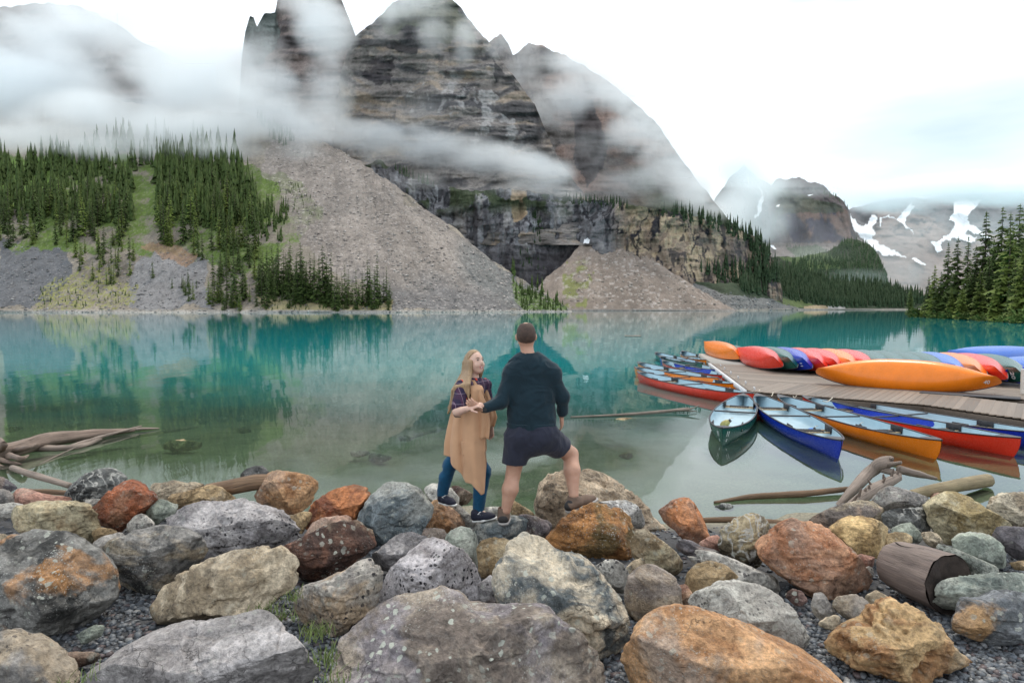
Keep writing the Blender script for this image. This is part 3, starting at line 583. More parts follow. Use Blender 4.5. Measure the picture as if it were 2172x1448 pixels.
def conifer(seed, whorls=24, per=8, width=.13, bare=.06, droop=.55, ragged=.3):
    """unit-height spruce: crown and trunk meshes; branches sag, sprays hang from each"""
    r = np.random.default_rng(seed); V, F = [], []; n = 0
    for k in range(whorls):
        h = bare + (1 - bare) * (k + r.uniform(-.3, .3)) / whorls; h = min(max(h, .02), .985)
        R0 = width * (1 - h) ** .8 * (1 - .35 * math.exp(-((h - bare) / .08))) * r.uniform(.8, 1.15) + .006
        for j in range(max(4, int(per * (1 - .45 * h)))):
            th = r.uniform(0, 2 * math.pi); ln = R0 * (1 + ragged * r.normal()); ln = max(ln, .006)
            d = np.array([math.cos(th), math.sin(th), 0]); sd_ = np.array([-d[1], d[0], 0]); dz = -droop * ln * r.uniform(.5, 1.3) + .25 * ln * h
            base = np.array([0, 0, h]); tip = base + d * ln + np.array([0, 0, dz])
            for q in range(3):
                a = .2 + .3 * q + r.uniform(-.05, .05); p = base + (tip - base) * a; p2 = base + (tip - base) * min(1.08, a + .42); wd = ln * (.34 - .07 * q) * r.uniform(.7, 1.3) + .003
                hang = np.array([0, 0, -1.0]) * (wd * .8 + .004)
                V += [p, p2, (p + p2) / 2 + sd_ * wd + hang, (p + p2) / 2 - sd_ * wd + hang * r.uniform(.6, 1.4)]
                F += [[n, n + 2, n + 1], [n, n + 1, n + 3]]; n += 4
    V += [np.array([.006, 0, .95]), np.array([-.006, .004, .95]), np.array([0, 0, 1.0]), np.array([0, -.006, .95])]; F += [[n, n + 1, n + 2], [n + 1, n + 3, n + 2], [n + 3, n, n + 2]]
    crown = mesh_np('crown', np.array(V), np.array(F), None, False)
    mb = MB(); mb.tube([(0, 0, -.02), (0, 0, .3), (0, 0, .7), (0, 0, .97)], [.011, .0085, .005, .001], 6); trunk = mb.mesh('trunk', m_bark)
    return crown, trunk
VAR = [conifer(s, 22, 8, wd) for s, wd in ((1, .10), (2, .115), (3, .085), (4, .13), (5, .105), (6, .12))]
for c_, _t in VAR: c_.materials.append(M_NEED)
VARL = []
for c_, t_ in VAR[:4]:
    c2_ = c_.copy(); c2_.materials.clear(); c2_.materials.append(M_NEED2); VARL.append((c2_, t_))
NEAR = [conifer(s, 40, 11, wd, .03, .6, .28) for s, wd in ((21, .105), (22, .12), (23, .09), (24, .14))]
for c_, _t in NEAR: c_.materials.append(M_NEED)
NEARL = []
for c_, t_ in NEAR[1::2]:
    c2_ = c_.copy(); c2_.materials.clear(); c2_.materials.append(M_NEED2); NEARL.append((c2_, t_))
def tree(loc, h, var, label, group, wide=1.0, rz=None):
    t = empty('spruce_tree', loc, label, 'tree', group); t.scale = (h * wide, h * wide, h); t.rotation_euler = (0, 0, random.uniform(0, 6.28) if rz is None else rz)
    link('crown', var[0], t); link('trunk', var[1], t)
    return t
# ---- the near pines on the point at the right: (base px, top row, distance, width, light?, label)
G = 'spruces on the point at the right'
NP = [(1930, 604, 156, 1.1, 0, 'small lone spruce at the tip of the wooded point'), (1968, 585, 146, 1.0, 0, 'short dark spruce first in the stand beyond the lone one'), (1980, 560, 143, 1.1, 1, 'yellow-green narrow spruce near the tip of the point'), (1994, 575, 140, 1.3, 0, 'bushy low spruce between two narrow ones near the tip of the point'),
      (2007, 512, 139, 1.0, 0, 'thin spire-like spruce where the stand begins to rise'), (2027, 500, 136, 1.05, 0, 'thin dark spruce second of three thin spires'), (2049, 500, 134, 1.05, 0, 'thin dark spruce third of three thin spires'), (2038, 600, 126, 1.3, 1, 'small young spruce at the water in front of three thin spires'),
      (2085, 446, 132, 1.25, 0, 'tall spruce with a needle-thin top left of the dense clump'), (2066, 520, 130, 1.2, 0, 'mid-height dark spruce leaning into the tall clump'), (2077, 570, 118, 1.3, 1, 'light green spruce in front of the tall thin-topped one'), (2119, 436, 126, 1.0, 0, 'very tall slim spruce with a ragged spire above the clump'),
      (2103, 505, 130, 1.3, 0, 'dark full spruce behind the light green pair'), (2136, 448, 128, 1.1, 0, 'slim spruce between the tallest two spires'), (2137, 482, 108, 1.45, 1, 'big light green spruce with layered branches at the front'), (2155, 430, 122, 1.15, 0, 'tallest spruce of the stand behind the big light green one'),
      (2150, 545, 104, 1.3, 0, 'dark spruce tucked behind the big light green one by the shore'), (2172, 436, 116, 1.2, 0, 'tall dark spruce cut by the right border'), (2168, 520, 99, 1.35, 1, 'light spruce at the right border by the shore'), (2110, 600, 108, 1.25, 1, 'small light spruce at the foot of the dense clump'),
      (2016, 610, 132, 1.35, 1, 'low bushy spruce at the shore under the first spire'), (1957, 640, 150, 1.4, 1, 'knee-high bushy spruce at the low tip of the point'), (2190, 450, 110, 1.2, 0, 'spruce just past the right border, only its branches in view'), (2058, 560, 128, 1.25, 0, 'dense dark spruce between the spires and the tall clump'), (2095, 540, 120, 1.2, 0, 'dark spruce with drooping boughs in the shade of the tall clump'), (2125, 560, 114, 1.3, 0, 'dark low spruce between the two light green ones')]
for i, (px, top, Y, wd, lt, lab) in enumerate(NP):
    p = at(px, 674, Y); zb = .15; h = at(px, top, Y)[2] - zb
    tree((p[0], Y, zb), h, (NEARL if lt else NEAR)[i % (2 if lt else 4)], lab, G, wd)
# ---- spruces on the left hillside: the largest as single trees
HG = 'spruces on the misty left hillside'
def scatter(poly, n, hmin, hmax, layername, lists, label, rr, light=.25, hang=None, mind=5.0):
    px, py = np.array(poly, float).T; out = []
    tries = 0
    while len(out) < n and tries < n * 60:
        tries += 1; u, v = rr.uniform(px.min(), px.max()), rr.uniform(py.min(), py.max())
        if not inpoly(np.array([u]), np.array([v]), poly)[0]: continue
        if any(abs(u - a) < mind and abs(v - b_) < mind * .8 for a, b_, _ in out): continue
        out.append((u, v, rr.uniform(hmin, hmax)))
    for (u, v, h) in out:
        P = on_layer(layername, u, v)[0]; lt = rr.random() < light; vs_ = VARL if lt else VAR
        lists.append((P, h * P[1] / FPX, vs_[rr.integers(len(vs_))], label, h))
rr = np.random.default_rng(77); TL = []
scatter([(600, 606), (690, 634), (700, 650), (640, 650), (590, 625)], 20, 75, 118, HS, TL, 'row below the great scree', rr, .03, mind=6)
scatter([(680, 636), (832, 640), (832, 658), (700, 659)], 34, 48, 105, HS, TL, 'row below the great scree', rr, .05, mind=5)
scatter([(455, 640), (540, 612), (600, 612), (650, 636), (640, 655), (560, 655), (455, 660)], 26, 45, 100, HS, TL, 'row below the great scree', rr, .05, mind=6)
scatter([(540, 600), (590, 608), (660, 632), (640, 640), (560, 622)], 16, 70, 118, HS, TL, 'row below the great scree', rr, .05, mind=9)
scatter([(330, 425), (520, 430), (545, 520), (560, 600), (520, 640), (445, 640), (455, 560), (400, 550), (322, 512)], 92, 55, 92, HS, TL, 'dense middle hillside wood', rr, .35, mind=6)
scatter([(0, 440), (280, 430), (285, 480), (260, 525), (150, 525), (60, 520), (0, 530)], 74, 55, 85, HS, TL, 'dense wood at the left border', rr, .35, mind=6)
scatter([(140, 540), (260, 515), (290, 550), (330, 592), (240, 610), (160, 585)], 30, 40, 66, HS, TL, 'lower wood above the dark scree', rr, .7, mind=7)
scatter([(365, 600), (420, 600), (420, 640), (365, 640)], 9, 30, 55, HS, TL, 'little clump near the far shore', rr, .5, mind=7)
scatter([(440, 630), (540, 630), (540, 662), (440, 662)], 15, 40, 70, HS, TL, 'waterline clump under the middle wood', rr, .3, mind=7)
def ordinal(k): return str(k) + ('th' if 10 <= k % 100 <= 20 else {1: 'st', 2: 'nd', 3: 'rd'}.get(k % 10, 'th'))
for k_ in range(len(TL)):
    q_ = rr.uniform(.72, 1.12); P_t, h_t, v_t, l_t, p_t = TL[k_]; TL[k_] = (P_t, h_t * q_, v_t, l_t, p_t * q_)
GRP = {}
for it in TL: GRP.setdefault(it[3], []).append(it)
for place, its in GRP.items():
    its.sort(key=lambda q: q[0][0] / q[0][1]); hs_ = np.array([q[4] for q in its]); q1, q2 = np.quantile(hs_, (.33, .67))
    for k, (P, h, var, pl, hp) in enumerate(its):
        word = 'short' if hp < q1 else 'mid-height' if hp < q2 else 'tall'; tone = 'light green' if any(var is v_ for v_ in VARL) else 'dark green'
        tree(P - np.array([0, 0, .4]), h, var, '%s %s spruce, %s from the left in the %s' % (word, tone, ordinal(k + 1), place), 'spruces in the ' + place, rr.uniform(.8, 1.15))
# ---- the woods beyond that are too many to count, each wood one object
def wood(name, items, mat, seed, tiers=4, n=6):
    """items: (point, height); a ragged tiered fir for each"""
    r = np.random.default_rng(seed); V, F = [], []; k = 0
    for P, h in items:
        wd = h * r.uniform(.10, .16)
        for q in range(tiers):
            z0, z1 = h * (q / tiers * .92), h * min(1.0, (q + 1.75) / tiers); rad = wd * (1 - q / tiers) ** .9 * r.uniform(.8, 1.2)
            th = r.uniform(0, 6.28) + np.arange(n) * 2 * math.pi / n; rd = rad * r.uniform(.55, 1.25, n)
            ring = np.stack([rd * np.cos(th), rd * np.sin(th), z0 + h * .05 * r.normal(size=n)], -1)
            V.append(np.vstack([ring, [[0, 0, z1]]]) + P); F.append(np.stack([np.arange(n), (np.arange(n) + 1) % n, np.full(n, n)], -1) + k); k += n + 1
    o = link(name, mesh_np(name, np.concatenate(V), np.concatenate(F), mat, False)); o['kind'] = 'stuff'; return o
def cloudpts(layername, polys, seed):
    r = np.random.default_rng(seed); it = []
    for poly, n, h0, h1 in polys:
        px, py = np.array(poly, float).T; U = r.uniform(px.min(), px.max(), n * 5); Vv = r.uniform(py.min(), py.max(), n * 5); m = inpoly(U, Vv, poly); U, Vv = U[m][:n], Vv[m][:n]
        P = on_layer(layername, U, Vv)
        it += [(P[i] - np.array([0, 0, .3]), r.uniform(h0, h1) * P[i, 1] / FPX) for i in range(len(P))]
    return it
wood('hillside_forest', cloudpts(HS, [([(0, 345), (140, 335), (200, 350), (285, 380), (285, 470), (200, 480), (0, 470)], 330, 34, 62), ([(330, 350), (430, 345), (520, 375), (545, 430), (545, 500), (330, 470)], 330, 36, 70), ([(200, 300), (300, 300), (440, 310), (520, 340), (520, 375), (400, 355), (280, 365), (170, 345)], 75, 36, 64), ([(540, 430), (612, 440), (600, 515), (540, 520)], 60, 18, 40), ([(1085, 592), (1110, 612), (1150, 626), (1200, 645), (1205, 660), (1110, 660), (1088, 630)], 90, 8, 26),
     ([(545, 245), (590, 265), (632, 300), (600, 310), (560, 285)], 60, 14, 24), ([(100, 590), (290, 600), (280, 650), (60, 655)], 90, 5, 14), ([(560, 380), (650, 390), (680, 470), (600, 450)], 60, 5, 12), ([(560, 630), (830, 646), (828, 658), (560, 658)], 120, 5, 16), ([(1075, 575), (1082, 575), (1200, 655), (1195, 658)], 14, 24, 44)], 31), M_NEED, 41, 5)
wood('cliff_forest', cloudpts(CB, [([(1400, 442), (1480, 456), (1560, 480), (1625, 520), (1625, 540), (1540, 495), (1440, 466), (1390, 455)], 100, 14, 36), ([(1200, 416), (1330, 430), (1330, 446), (1200, 430)], 60, 10, 22), ([(1590, 495), (1640, 540), (1655, 600), (1600, 600), (1590, 540)], 75, 22, 42), ([(1480, 570), (1600, 560), (1650, 610), (1600, 618), (1490, 600)], 60, 20, 42), ([(1130, 450), (1150, 450), (1150, 520), (1130, 520)], 16, 14, 26), ([(820, 345), (900, 385), (930, 400), (870, 385)], 30, 12, 26), ([(1100, 520), (1160, 560), (1150, 580), (1100, 560)], 16, 10, 20)], 32), M_FOR, 42, 4)
wood('valley_forest', cloudpts('low_slope', [([(1600, 600), (1650, 580), (1690, 584), (1760, 596), (1850, 606), (1900, 616), (1960, 632), (2000, 645), (1900, 652), (1760, 651), (1690, 640), (1640, 622)], 1500, 14, 30), ([(1570, 600), (1640, 600), (1640, 628), (1570, 622)], 90, 20, 40)], 33), M_FOR, 43, 3, 5)
wood('spur_forest', cloudpts('spur', [([(1660, 560), (1760, 540), (1795, 512), (1840, 520), (1866, 548), (1882, 590), (1888, 615), (1700, 610), (1640, 590)], 1100, 9, 18)], 34), M_FOR, 44, 3, 5)
wood('ridge_forest', cloudpts('mountain_block', [([(1750, 400), (1795, 432), (1800, 442), (1740, 410)], 30, 5, 10), ([(1660, 520), (1740, 524), (1800, 556), (1700, 556)], 120, 5, 9)], 35), M_FOR, 45, 3, 5)
# ---- bushes along the point's waterline
m_bush = mat_needles('willow_leaves', (.06, .10, .025), (.12, .17, .045))
def bush(px, Y, w_, h_, label, seed):
    r = np.random.default_rng(seed); n = 260; d = r.normal(size=(n, 3)); d /= np.linalg.norm(d, axis=1)[:, None]; d[:, 2] = np.abs(d[:, 2]); rad = r.uniform(.55, 1, n)[:, None] * (1 + .3 * r.normal(size=(n, 1)))
    P = d * rad * np.array([w_, w_ * .8, h_]); s = .16 * h_ + .05
    A = r.normal(size=(n, 3)) * s; B = r.normal(size=(n, 3)) * s
    V = np.stack([P, P + A, P + B], 1).reshape(-1, 3); F = np.arange(3 * n).reshape(-1, 3); p = at(px, 674, Y)
    t = empty('bush', (p[0], Y, .1), label, 'bush', 'bushes along the wooded point'); link('foliage', mesh_np('foliage', V, F, m_bush, False), t)
    mb = MB()
    for k in range(4): mb.tube([(0, 0, -.2), (r.uniform(-.4, .4) * w_, r.uniform(-.3, .3) * w_, h_ * .8)], [.03, .01], 5)
    link('stem', mb.mesh('stem', m_bark), t)
for i, (px, Y, w_, h_, lab) in enumerate([(1944, 152, 1.8, 1.9, 'pale green bush beside the lone spruce at the tip'), (1985, 138, 1.5, 1.2, 'low green bush under the first spires'), (2008, 130, 1.6, 1.2, 'rounded bush at the waterline under the spires'), (2047, 121, 1.4, 1.0, 'low bush at the waterline before the tall clump'), (2088, 111, 1.6, 1.0, 'spreading bush at the waterline under the light spruce'), (2130, 102, 1.3, .8, 'small bush at the waterline under the big light spruce'), (2166, 95, 1.5, 1.6, 'bright green bush at the right border by the water')]): bush(px, Y, w_, h_, lab, 50 + i)
# ================================================================== boulders on the shore
m_rock, t, b, o = newmat('boulder_stone'); tcn = N(t, 'ShaderNodeTexCoord'); oi = N(t, 'ShaderNodeObjectInfo')
def oattr(name, vec=False):
    n = N(t, 'ShaderNodeAttribute', attribute_type='OBJECT', attribute_name=name); return n.outputs['Vector' if vec else 'Fac']
va = N(t, 'ShaderNodeVectorMath', operation='MULTIPLY_ADD'); cmb = N(t, 'ShaderNodeCombineXYZ')
for k in range(3): L(t, math_(t, 'MULTIPLY', oi.outputs['Random'], 37.0 + 23 * k), cmb.inputs[k])
L(t, tcn.outputs['Object'], va.inputs[0]); va.inputs[1].default_value = (1, 1, 1); L(t, cmb.outputs[0], va.inputs[2]); P_ = va.outputs[0]
big = noise(t, P_, 2.6, 8, .62, .8); mid = noise(t, P_, 9, 8, .68, .4); fine = noise(t, P_, 42, 6, .7)
c = mixc(t, maprange(t, big, .41, .57, smooth=True), oattr('col_a', True), oattr('col_b', True))
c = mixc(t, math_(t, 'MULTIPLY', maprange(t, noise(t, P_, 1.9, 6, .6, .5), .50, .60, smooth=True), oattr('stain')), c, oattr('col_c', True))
c = mixc(t, 1.0, c, maprange(t, mid, .28, .72, .50, 1.50), 'MULTIPLY'); c = mixc(t, 1.0, c, maprange(t, fine, .3, .7, .58, 1.42), 'MULTIPLY')
cw = N(t, 'ShaderNodeTexVoronoi', feature='DISTANCE_TO_EDGE'); cw.inputs['Scale'].default_value = 2.3; cwn = N(t, 'ShaderNodeTexNoise'); cwn.inputs['Scale'].default_value = 3.0; cwn.inputs['Detail'].default_value = 6; L(t, P_, cwn.inputs['Vector']); cwa = N(t, 'ShaderNodeVectorMath', operation='ADD'); L(t, P_, cwa.inputs[0]); L(t, cwn.outputs['Color'], cwa.inputs[1]); L(t, cwa.outputs[0], cw.inputs['Vector'])
crack = math_(t, 'MULTIPLY', maprange(t, cw.outputs['Distance'], .002, .012, 1, 0), maprange(t, noise(t, P_, 1.7, 3), .53, .64))
c = mixc(t, math_(t, 'MULTIPLY', crack, .35), c, (.035, .03, .027))
# veins
vn = N(t, 'ShaderNodeTexWave'); vn.inputs['Scale'].default_value = 2.6; vn.inputs['Distortion'].default_value = 22; vn.inputs['Detail'].default_value = 4; vn.inputs['Detail Scale'].default_value = 1.6; L(t, P_, vn.inputs['Vector'])
c = mixc(t, math_(t, 'MULTIPLY', maprange(t, vn.outputs['Fac'], .80, .98, 0, .8), oattr('vein')), c, (.50, .49, .45))
def spots(scale, r0, mscale, m0, m1):
    wv = N(t, 'ShaderNodeVectorMath', operation='ADD'); nn = N(t, 'ShaderNodeTexNoise'); nn.inputs['Scale'].default_value = scale * .9; nn.inputs['Detail'].default_value = 3; L(t, P_, nn.inputs['Vector'])
    sc = N(t, 'ShaderNodeVectorMath', operation='SCALE'); L(t, nn.outputs['Color'], sc.inputs[0]); sc.inputs['Scale'].default_value = 1.1 / scale; L(t, P_, wv.inputs[0]); L(t, sc.outputs[0], wv.inputs[1])
    v = N(t, 'ShaderNodeTexVoronoi'); v.inputs['Scale'].default_value = scale; L(t, wv.outputs[0], v.inputs['Vector'])
    rr_ = N(t, 'ShaderNodeSeparateColor'); L(t, v.outputs['Color'], rr_.inputs[0])
    d = math_(t, 'SUBTRACT', math_(t, 'MULTIPLY', rr_.outputs[0], r0), v.outputs['Distance'])
    return math_(t, 'MULTIPLY', maprange(t, d, 0, .06), maprange(t, noise(t, P_, mscale, 4, .6), m0, m1))
c = mixc(t, math_(t, 'MULTIPLY', spots(34, .5, 3.2, .42, .56), oattr('dark')), c, (.035, .032, .036))
c = mixc(t, math_(t, 'MULTIPLY', spots(19, .42, 2.6, .42, .58), oattr('lichen')), c, (.50, .52, .45))
c = mixc(t, math_(t, 'MULTIPLY', spots(70, .40, 2.1, .46, .62), oattr('lichen')), c, (.55, .56, .52))
L(t, c, b.inputs['Base Color']); b.inputs['Roughness'].default_value = .72; b.inputs['Specular IOR Level'].default_value = .35
hh = math_(t, 'SUBTRACT', math_(t, 'ADD', math_(t, 'MULTIPLY', mid, 1.0), math_(t, 'MULTIPLY', fine, .45)), math_(t, 'MULTIPLY', crack, .6))
b1 = bump(t, b, hh, .95, .045)
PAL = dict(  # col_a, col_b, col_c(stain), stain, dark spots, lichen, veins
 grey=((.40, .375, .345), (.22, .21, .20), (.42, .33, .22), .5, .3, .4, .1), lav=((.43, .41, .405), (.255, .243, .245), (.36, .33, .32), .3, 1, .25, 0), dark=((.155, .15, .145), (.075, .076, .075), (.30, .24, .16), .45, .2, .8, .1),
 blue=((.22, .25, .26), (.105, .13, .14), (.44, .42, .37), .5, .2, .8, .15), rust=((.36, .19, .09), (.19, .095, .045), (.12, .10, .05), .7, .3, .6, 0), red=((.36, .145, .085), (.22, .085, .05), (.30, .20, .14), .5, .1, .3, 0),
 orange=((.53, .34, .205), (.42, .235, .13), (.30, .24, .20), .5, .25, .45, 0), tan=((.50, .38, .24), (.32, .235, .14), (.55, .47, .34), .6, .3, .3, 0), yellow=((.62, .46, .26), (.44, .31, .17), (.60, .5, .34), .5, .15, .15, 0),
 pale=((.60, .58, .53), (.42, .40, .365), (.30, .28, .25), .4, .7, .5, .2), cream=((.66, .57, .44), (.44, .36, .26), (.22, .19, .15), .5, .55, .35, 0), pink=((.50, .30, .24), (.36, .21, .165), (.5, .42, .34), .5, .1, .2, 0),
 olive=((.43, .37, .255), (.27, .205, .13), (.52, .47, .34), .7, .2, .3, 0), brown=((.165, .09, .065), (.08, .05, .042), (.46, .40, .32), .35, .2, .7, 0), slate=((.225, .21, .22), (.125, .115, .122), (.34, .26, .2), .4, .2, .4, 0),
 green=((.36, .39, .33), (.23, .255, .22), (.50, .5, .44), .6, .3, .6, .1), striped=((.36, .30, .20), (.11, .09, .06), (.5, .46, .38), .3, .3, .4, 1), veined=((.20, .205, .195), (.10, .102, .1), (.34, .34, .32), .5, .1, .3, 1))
def ico(n):
    bm = bmesh.new(); bmesh.ops.create_icosphere(bm, subdivisions=n, radius=1); V = np.array([v.co[:] for v in bm.verts]); F = np.array([[v.index for v in f.verts] for f in bm.faces]); bm.free(); return V, F
def sat(c, k=1.2): m_ = sum(c) / 3; return tuple(max(.008, m_ + (x - m_) * k) for x in c)
ICO = {n: ico(n) for n in (3, 4, 5, 6, 7)}
def boulder(poly, pal, label, Y=None, seed=0, cuts=15, ang=.9, dep=.85, top=.66, front=.62, name='boulder', cat='boulder', group='boulders along the lake shore', tilt=0.0, zoff=0.0, bumpy=1.0):
    poly = np.array(poly, float); poly = poly.mean(0) + (poly - poly.mean(0)) * 1.035; x0, y0 = poly.min(0); x1, y1 = poly.max(0); c = np.array([(x0 + x1) / 2, (y0 + y1) / 2])
    if Y is None:
        yr = .45 * c[1] + .55 * y1; Y = (H - .33) * FPX / (yr - HOR)
    rx, ry = (x1 - x0) / 2 * Y / FPX, (y1 - y0) / 2 * Y / FPX; Rm = math.sqrt(rx * ry)
    D, F = ICO[7 if rx > .62 else 6 if rx > .3 else 5 if rx > .2 else 4]
    th = np.arctan2(-(poly[:, 1] - c[1]), poly[:, 0] - c[0]); rd = np.hypot(*(poly - c).T); k = np.argsort(th); th, rd = th[k], rd[k]
    # radius of the outline in every direction: straight edges between the points, slightly rounded
    tg = np.linspace(-math.pi, math.pi, 361); X = np.append(poly[k], poly[k][:1], 0) - c; X[:, 1] *= -1
    best = np.full(361, 0.0); dv = np.stack([np.cos(tg), np.sin(tg)], -1)
    for a, b_ in zip(X[:-1], X[1:]):
        e = b_ - a; den = dv[:, 0] * e[1] - dv[:, 1] * e[0]; den = np.where(np.abs(den) < 1e-6, 1e-6, den)
        s = (a[0] * e[1] - a[1] * e[0]) / den; q = (a[0] * dv[:, 1] - a[1] * dv[:, 0]) / den
        best = np.maximum(best, np.where((q >= -.001) & (q <= 1.001) & (s > 0), s, 0))
    best = np.where(best < 1, np.interp(tg, th, rd, period=2 * math.pi), best)
    ker = np.ones(9) / 9; best = np.convolve(np.r_[best[-5:-1], best, best[1:5]], ker, 'valid')[:361]
    ang_ = np.arctan2(D[:, 1], D[:, 0]); r = np.interp(ang_, tg, best) * Y / FPX
    rho = np.hypot(D[:, 0], D[:, 1]); n = 2.5; kk = (rho ** n + np.abs(D[:, 2]) ** n) ** (-1 / n); dz = dep * min(Rm, ry * 1.25 + .02)
    Q = np.stack([np.cos(ang_) * r * rho * kk, np.sin(ang_) * r * rho * kk, D[:, 2] * dz * kk], -1)      # right, up, toward the viewer
    rr = np.random.default_rng(1000 + seed)
    def cut(nrm, off, soft_=.10):
        nonlocal Q
        nrm = np.asarray(nrm, float); nrm /= np.linalg.norm(nrm); d = Q @ nrm; m = d.max(); over = d - m * off
        Q = Q - np.outer(np.where(over > 0, over * (1 - soft_), 0), nrm)
    cut((rr.uniform(-.25, .25) + tilt, .85, .62), top); cut((rr.uniform(-.3, .3), rr.uniform(-.25, .12), 1.0), front)
    for _ in range(cuts): cut((rr.uniform(-1, 1), rr.uniform(-.7, .75), rr.uniform(.35, 1.0)), rr.uniform(.55, .84) + (1 - ang) * .12, .02)
    for _ in range(2): cut((rr.uniform(-1, 1), rr.uniform(-1, 1), rr.uniform(-1, -.3)), rr.uniform(.75, .9))
    nn = Q / (np.linalg.norm(Q, axis=1)[:, None] + 1e-9); S = Q / Rm + seed * 7.31
    am = .028 * fbm(S * 1.3, 4, seed) + .05 * np.minimum(ridged(S * 1.9, 3, seed + 5), .3) + .03 * fbm(S * 5, 5, seed + 9, .6) * bumpy - .05 * bumpy * sstep(.55, .85, ridged(S * np.array([1.3, 2.2, 1.3]), 3, seed + 21))
    # small ledges and pits
    led = fbm(S * np.array([1.2, 3.2, 1.2]) + 3, 3, seed + 3); am = am - .07 * bumpy * sstep(.12, .2, led) * sstep(.9, .1, led) * .6
    Q = Q + nn * (am * Rm)[:, None]
    # bring the silhouette back onto the outline
    aq = np.arctan2(Q[:, 1], Q[:, 0]); lq = np.hypot(Q[:, 0], Q[:, 1]); bi = np.clip(((aq + math.pi) / (2 * math.pi) * 72).astype(int), 0, 71); mxr = np.zeros(72); np.maximum.at(mxr, bi, lq)
    bc = -math.pi + (np.arange(72) + .5) * 2 * math.pi / 72; ratio = np.clip(np.interp(bc, tg, best) * Y / FPX / np.maximum(mxr, 1e-4), .7, 1.7); ratio = np.convolve(np.r_[ratio[-2:], ratio, ratio[:2]], np.ones(5) / 5, 'valid')
    fq = np.interp(aq, np.r_[bc[-1] - 2 * math.pi, bc, bc[0] + 2 * math.pi], np.r_[ratio[-1], ratio, ratio[0]]); Q[:, :2] *= fq[:, None]
    c3 = at(c[0], c[1], Y) + np.array([0, 0, zoff]); W = Q[:, :1] * RIGHT + Q[:, 1:2] * UPV - Q[:, 2:] * FWD
    if F.shape[0] > 5000 and rx > .5: pass
    o_ = link(name, mesh_np(name, W, F, m_rock), None, c3); props(o_, label, cat, group)
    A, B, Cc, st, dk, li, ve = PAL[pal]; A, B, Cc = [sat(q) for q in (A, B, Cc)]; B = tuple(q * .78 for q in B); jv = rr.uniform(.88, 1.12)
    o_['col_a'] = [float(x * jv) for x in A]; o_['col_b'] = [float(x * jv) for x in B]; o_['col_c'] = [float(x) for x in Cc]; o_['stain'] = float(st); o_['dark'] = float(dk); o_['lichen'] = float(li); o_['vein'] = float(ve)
    return o_
def ZA(s): return lambda p: [(s[0] + x / s[2], s[1] + y / s[2]) for x, y in p]
za, zb, zc, zd = ZA((0, 960, 2.967)), ZA((600, 960, 2.967)), ZA((1200, 960, 2.968)), ZA((1452, 960, 2.967))
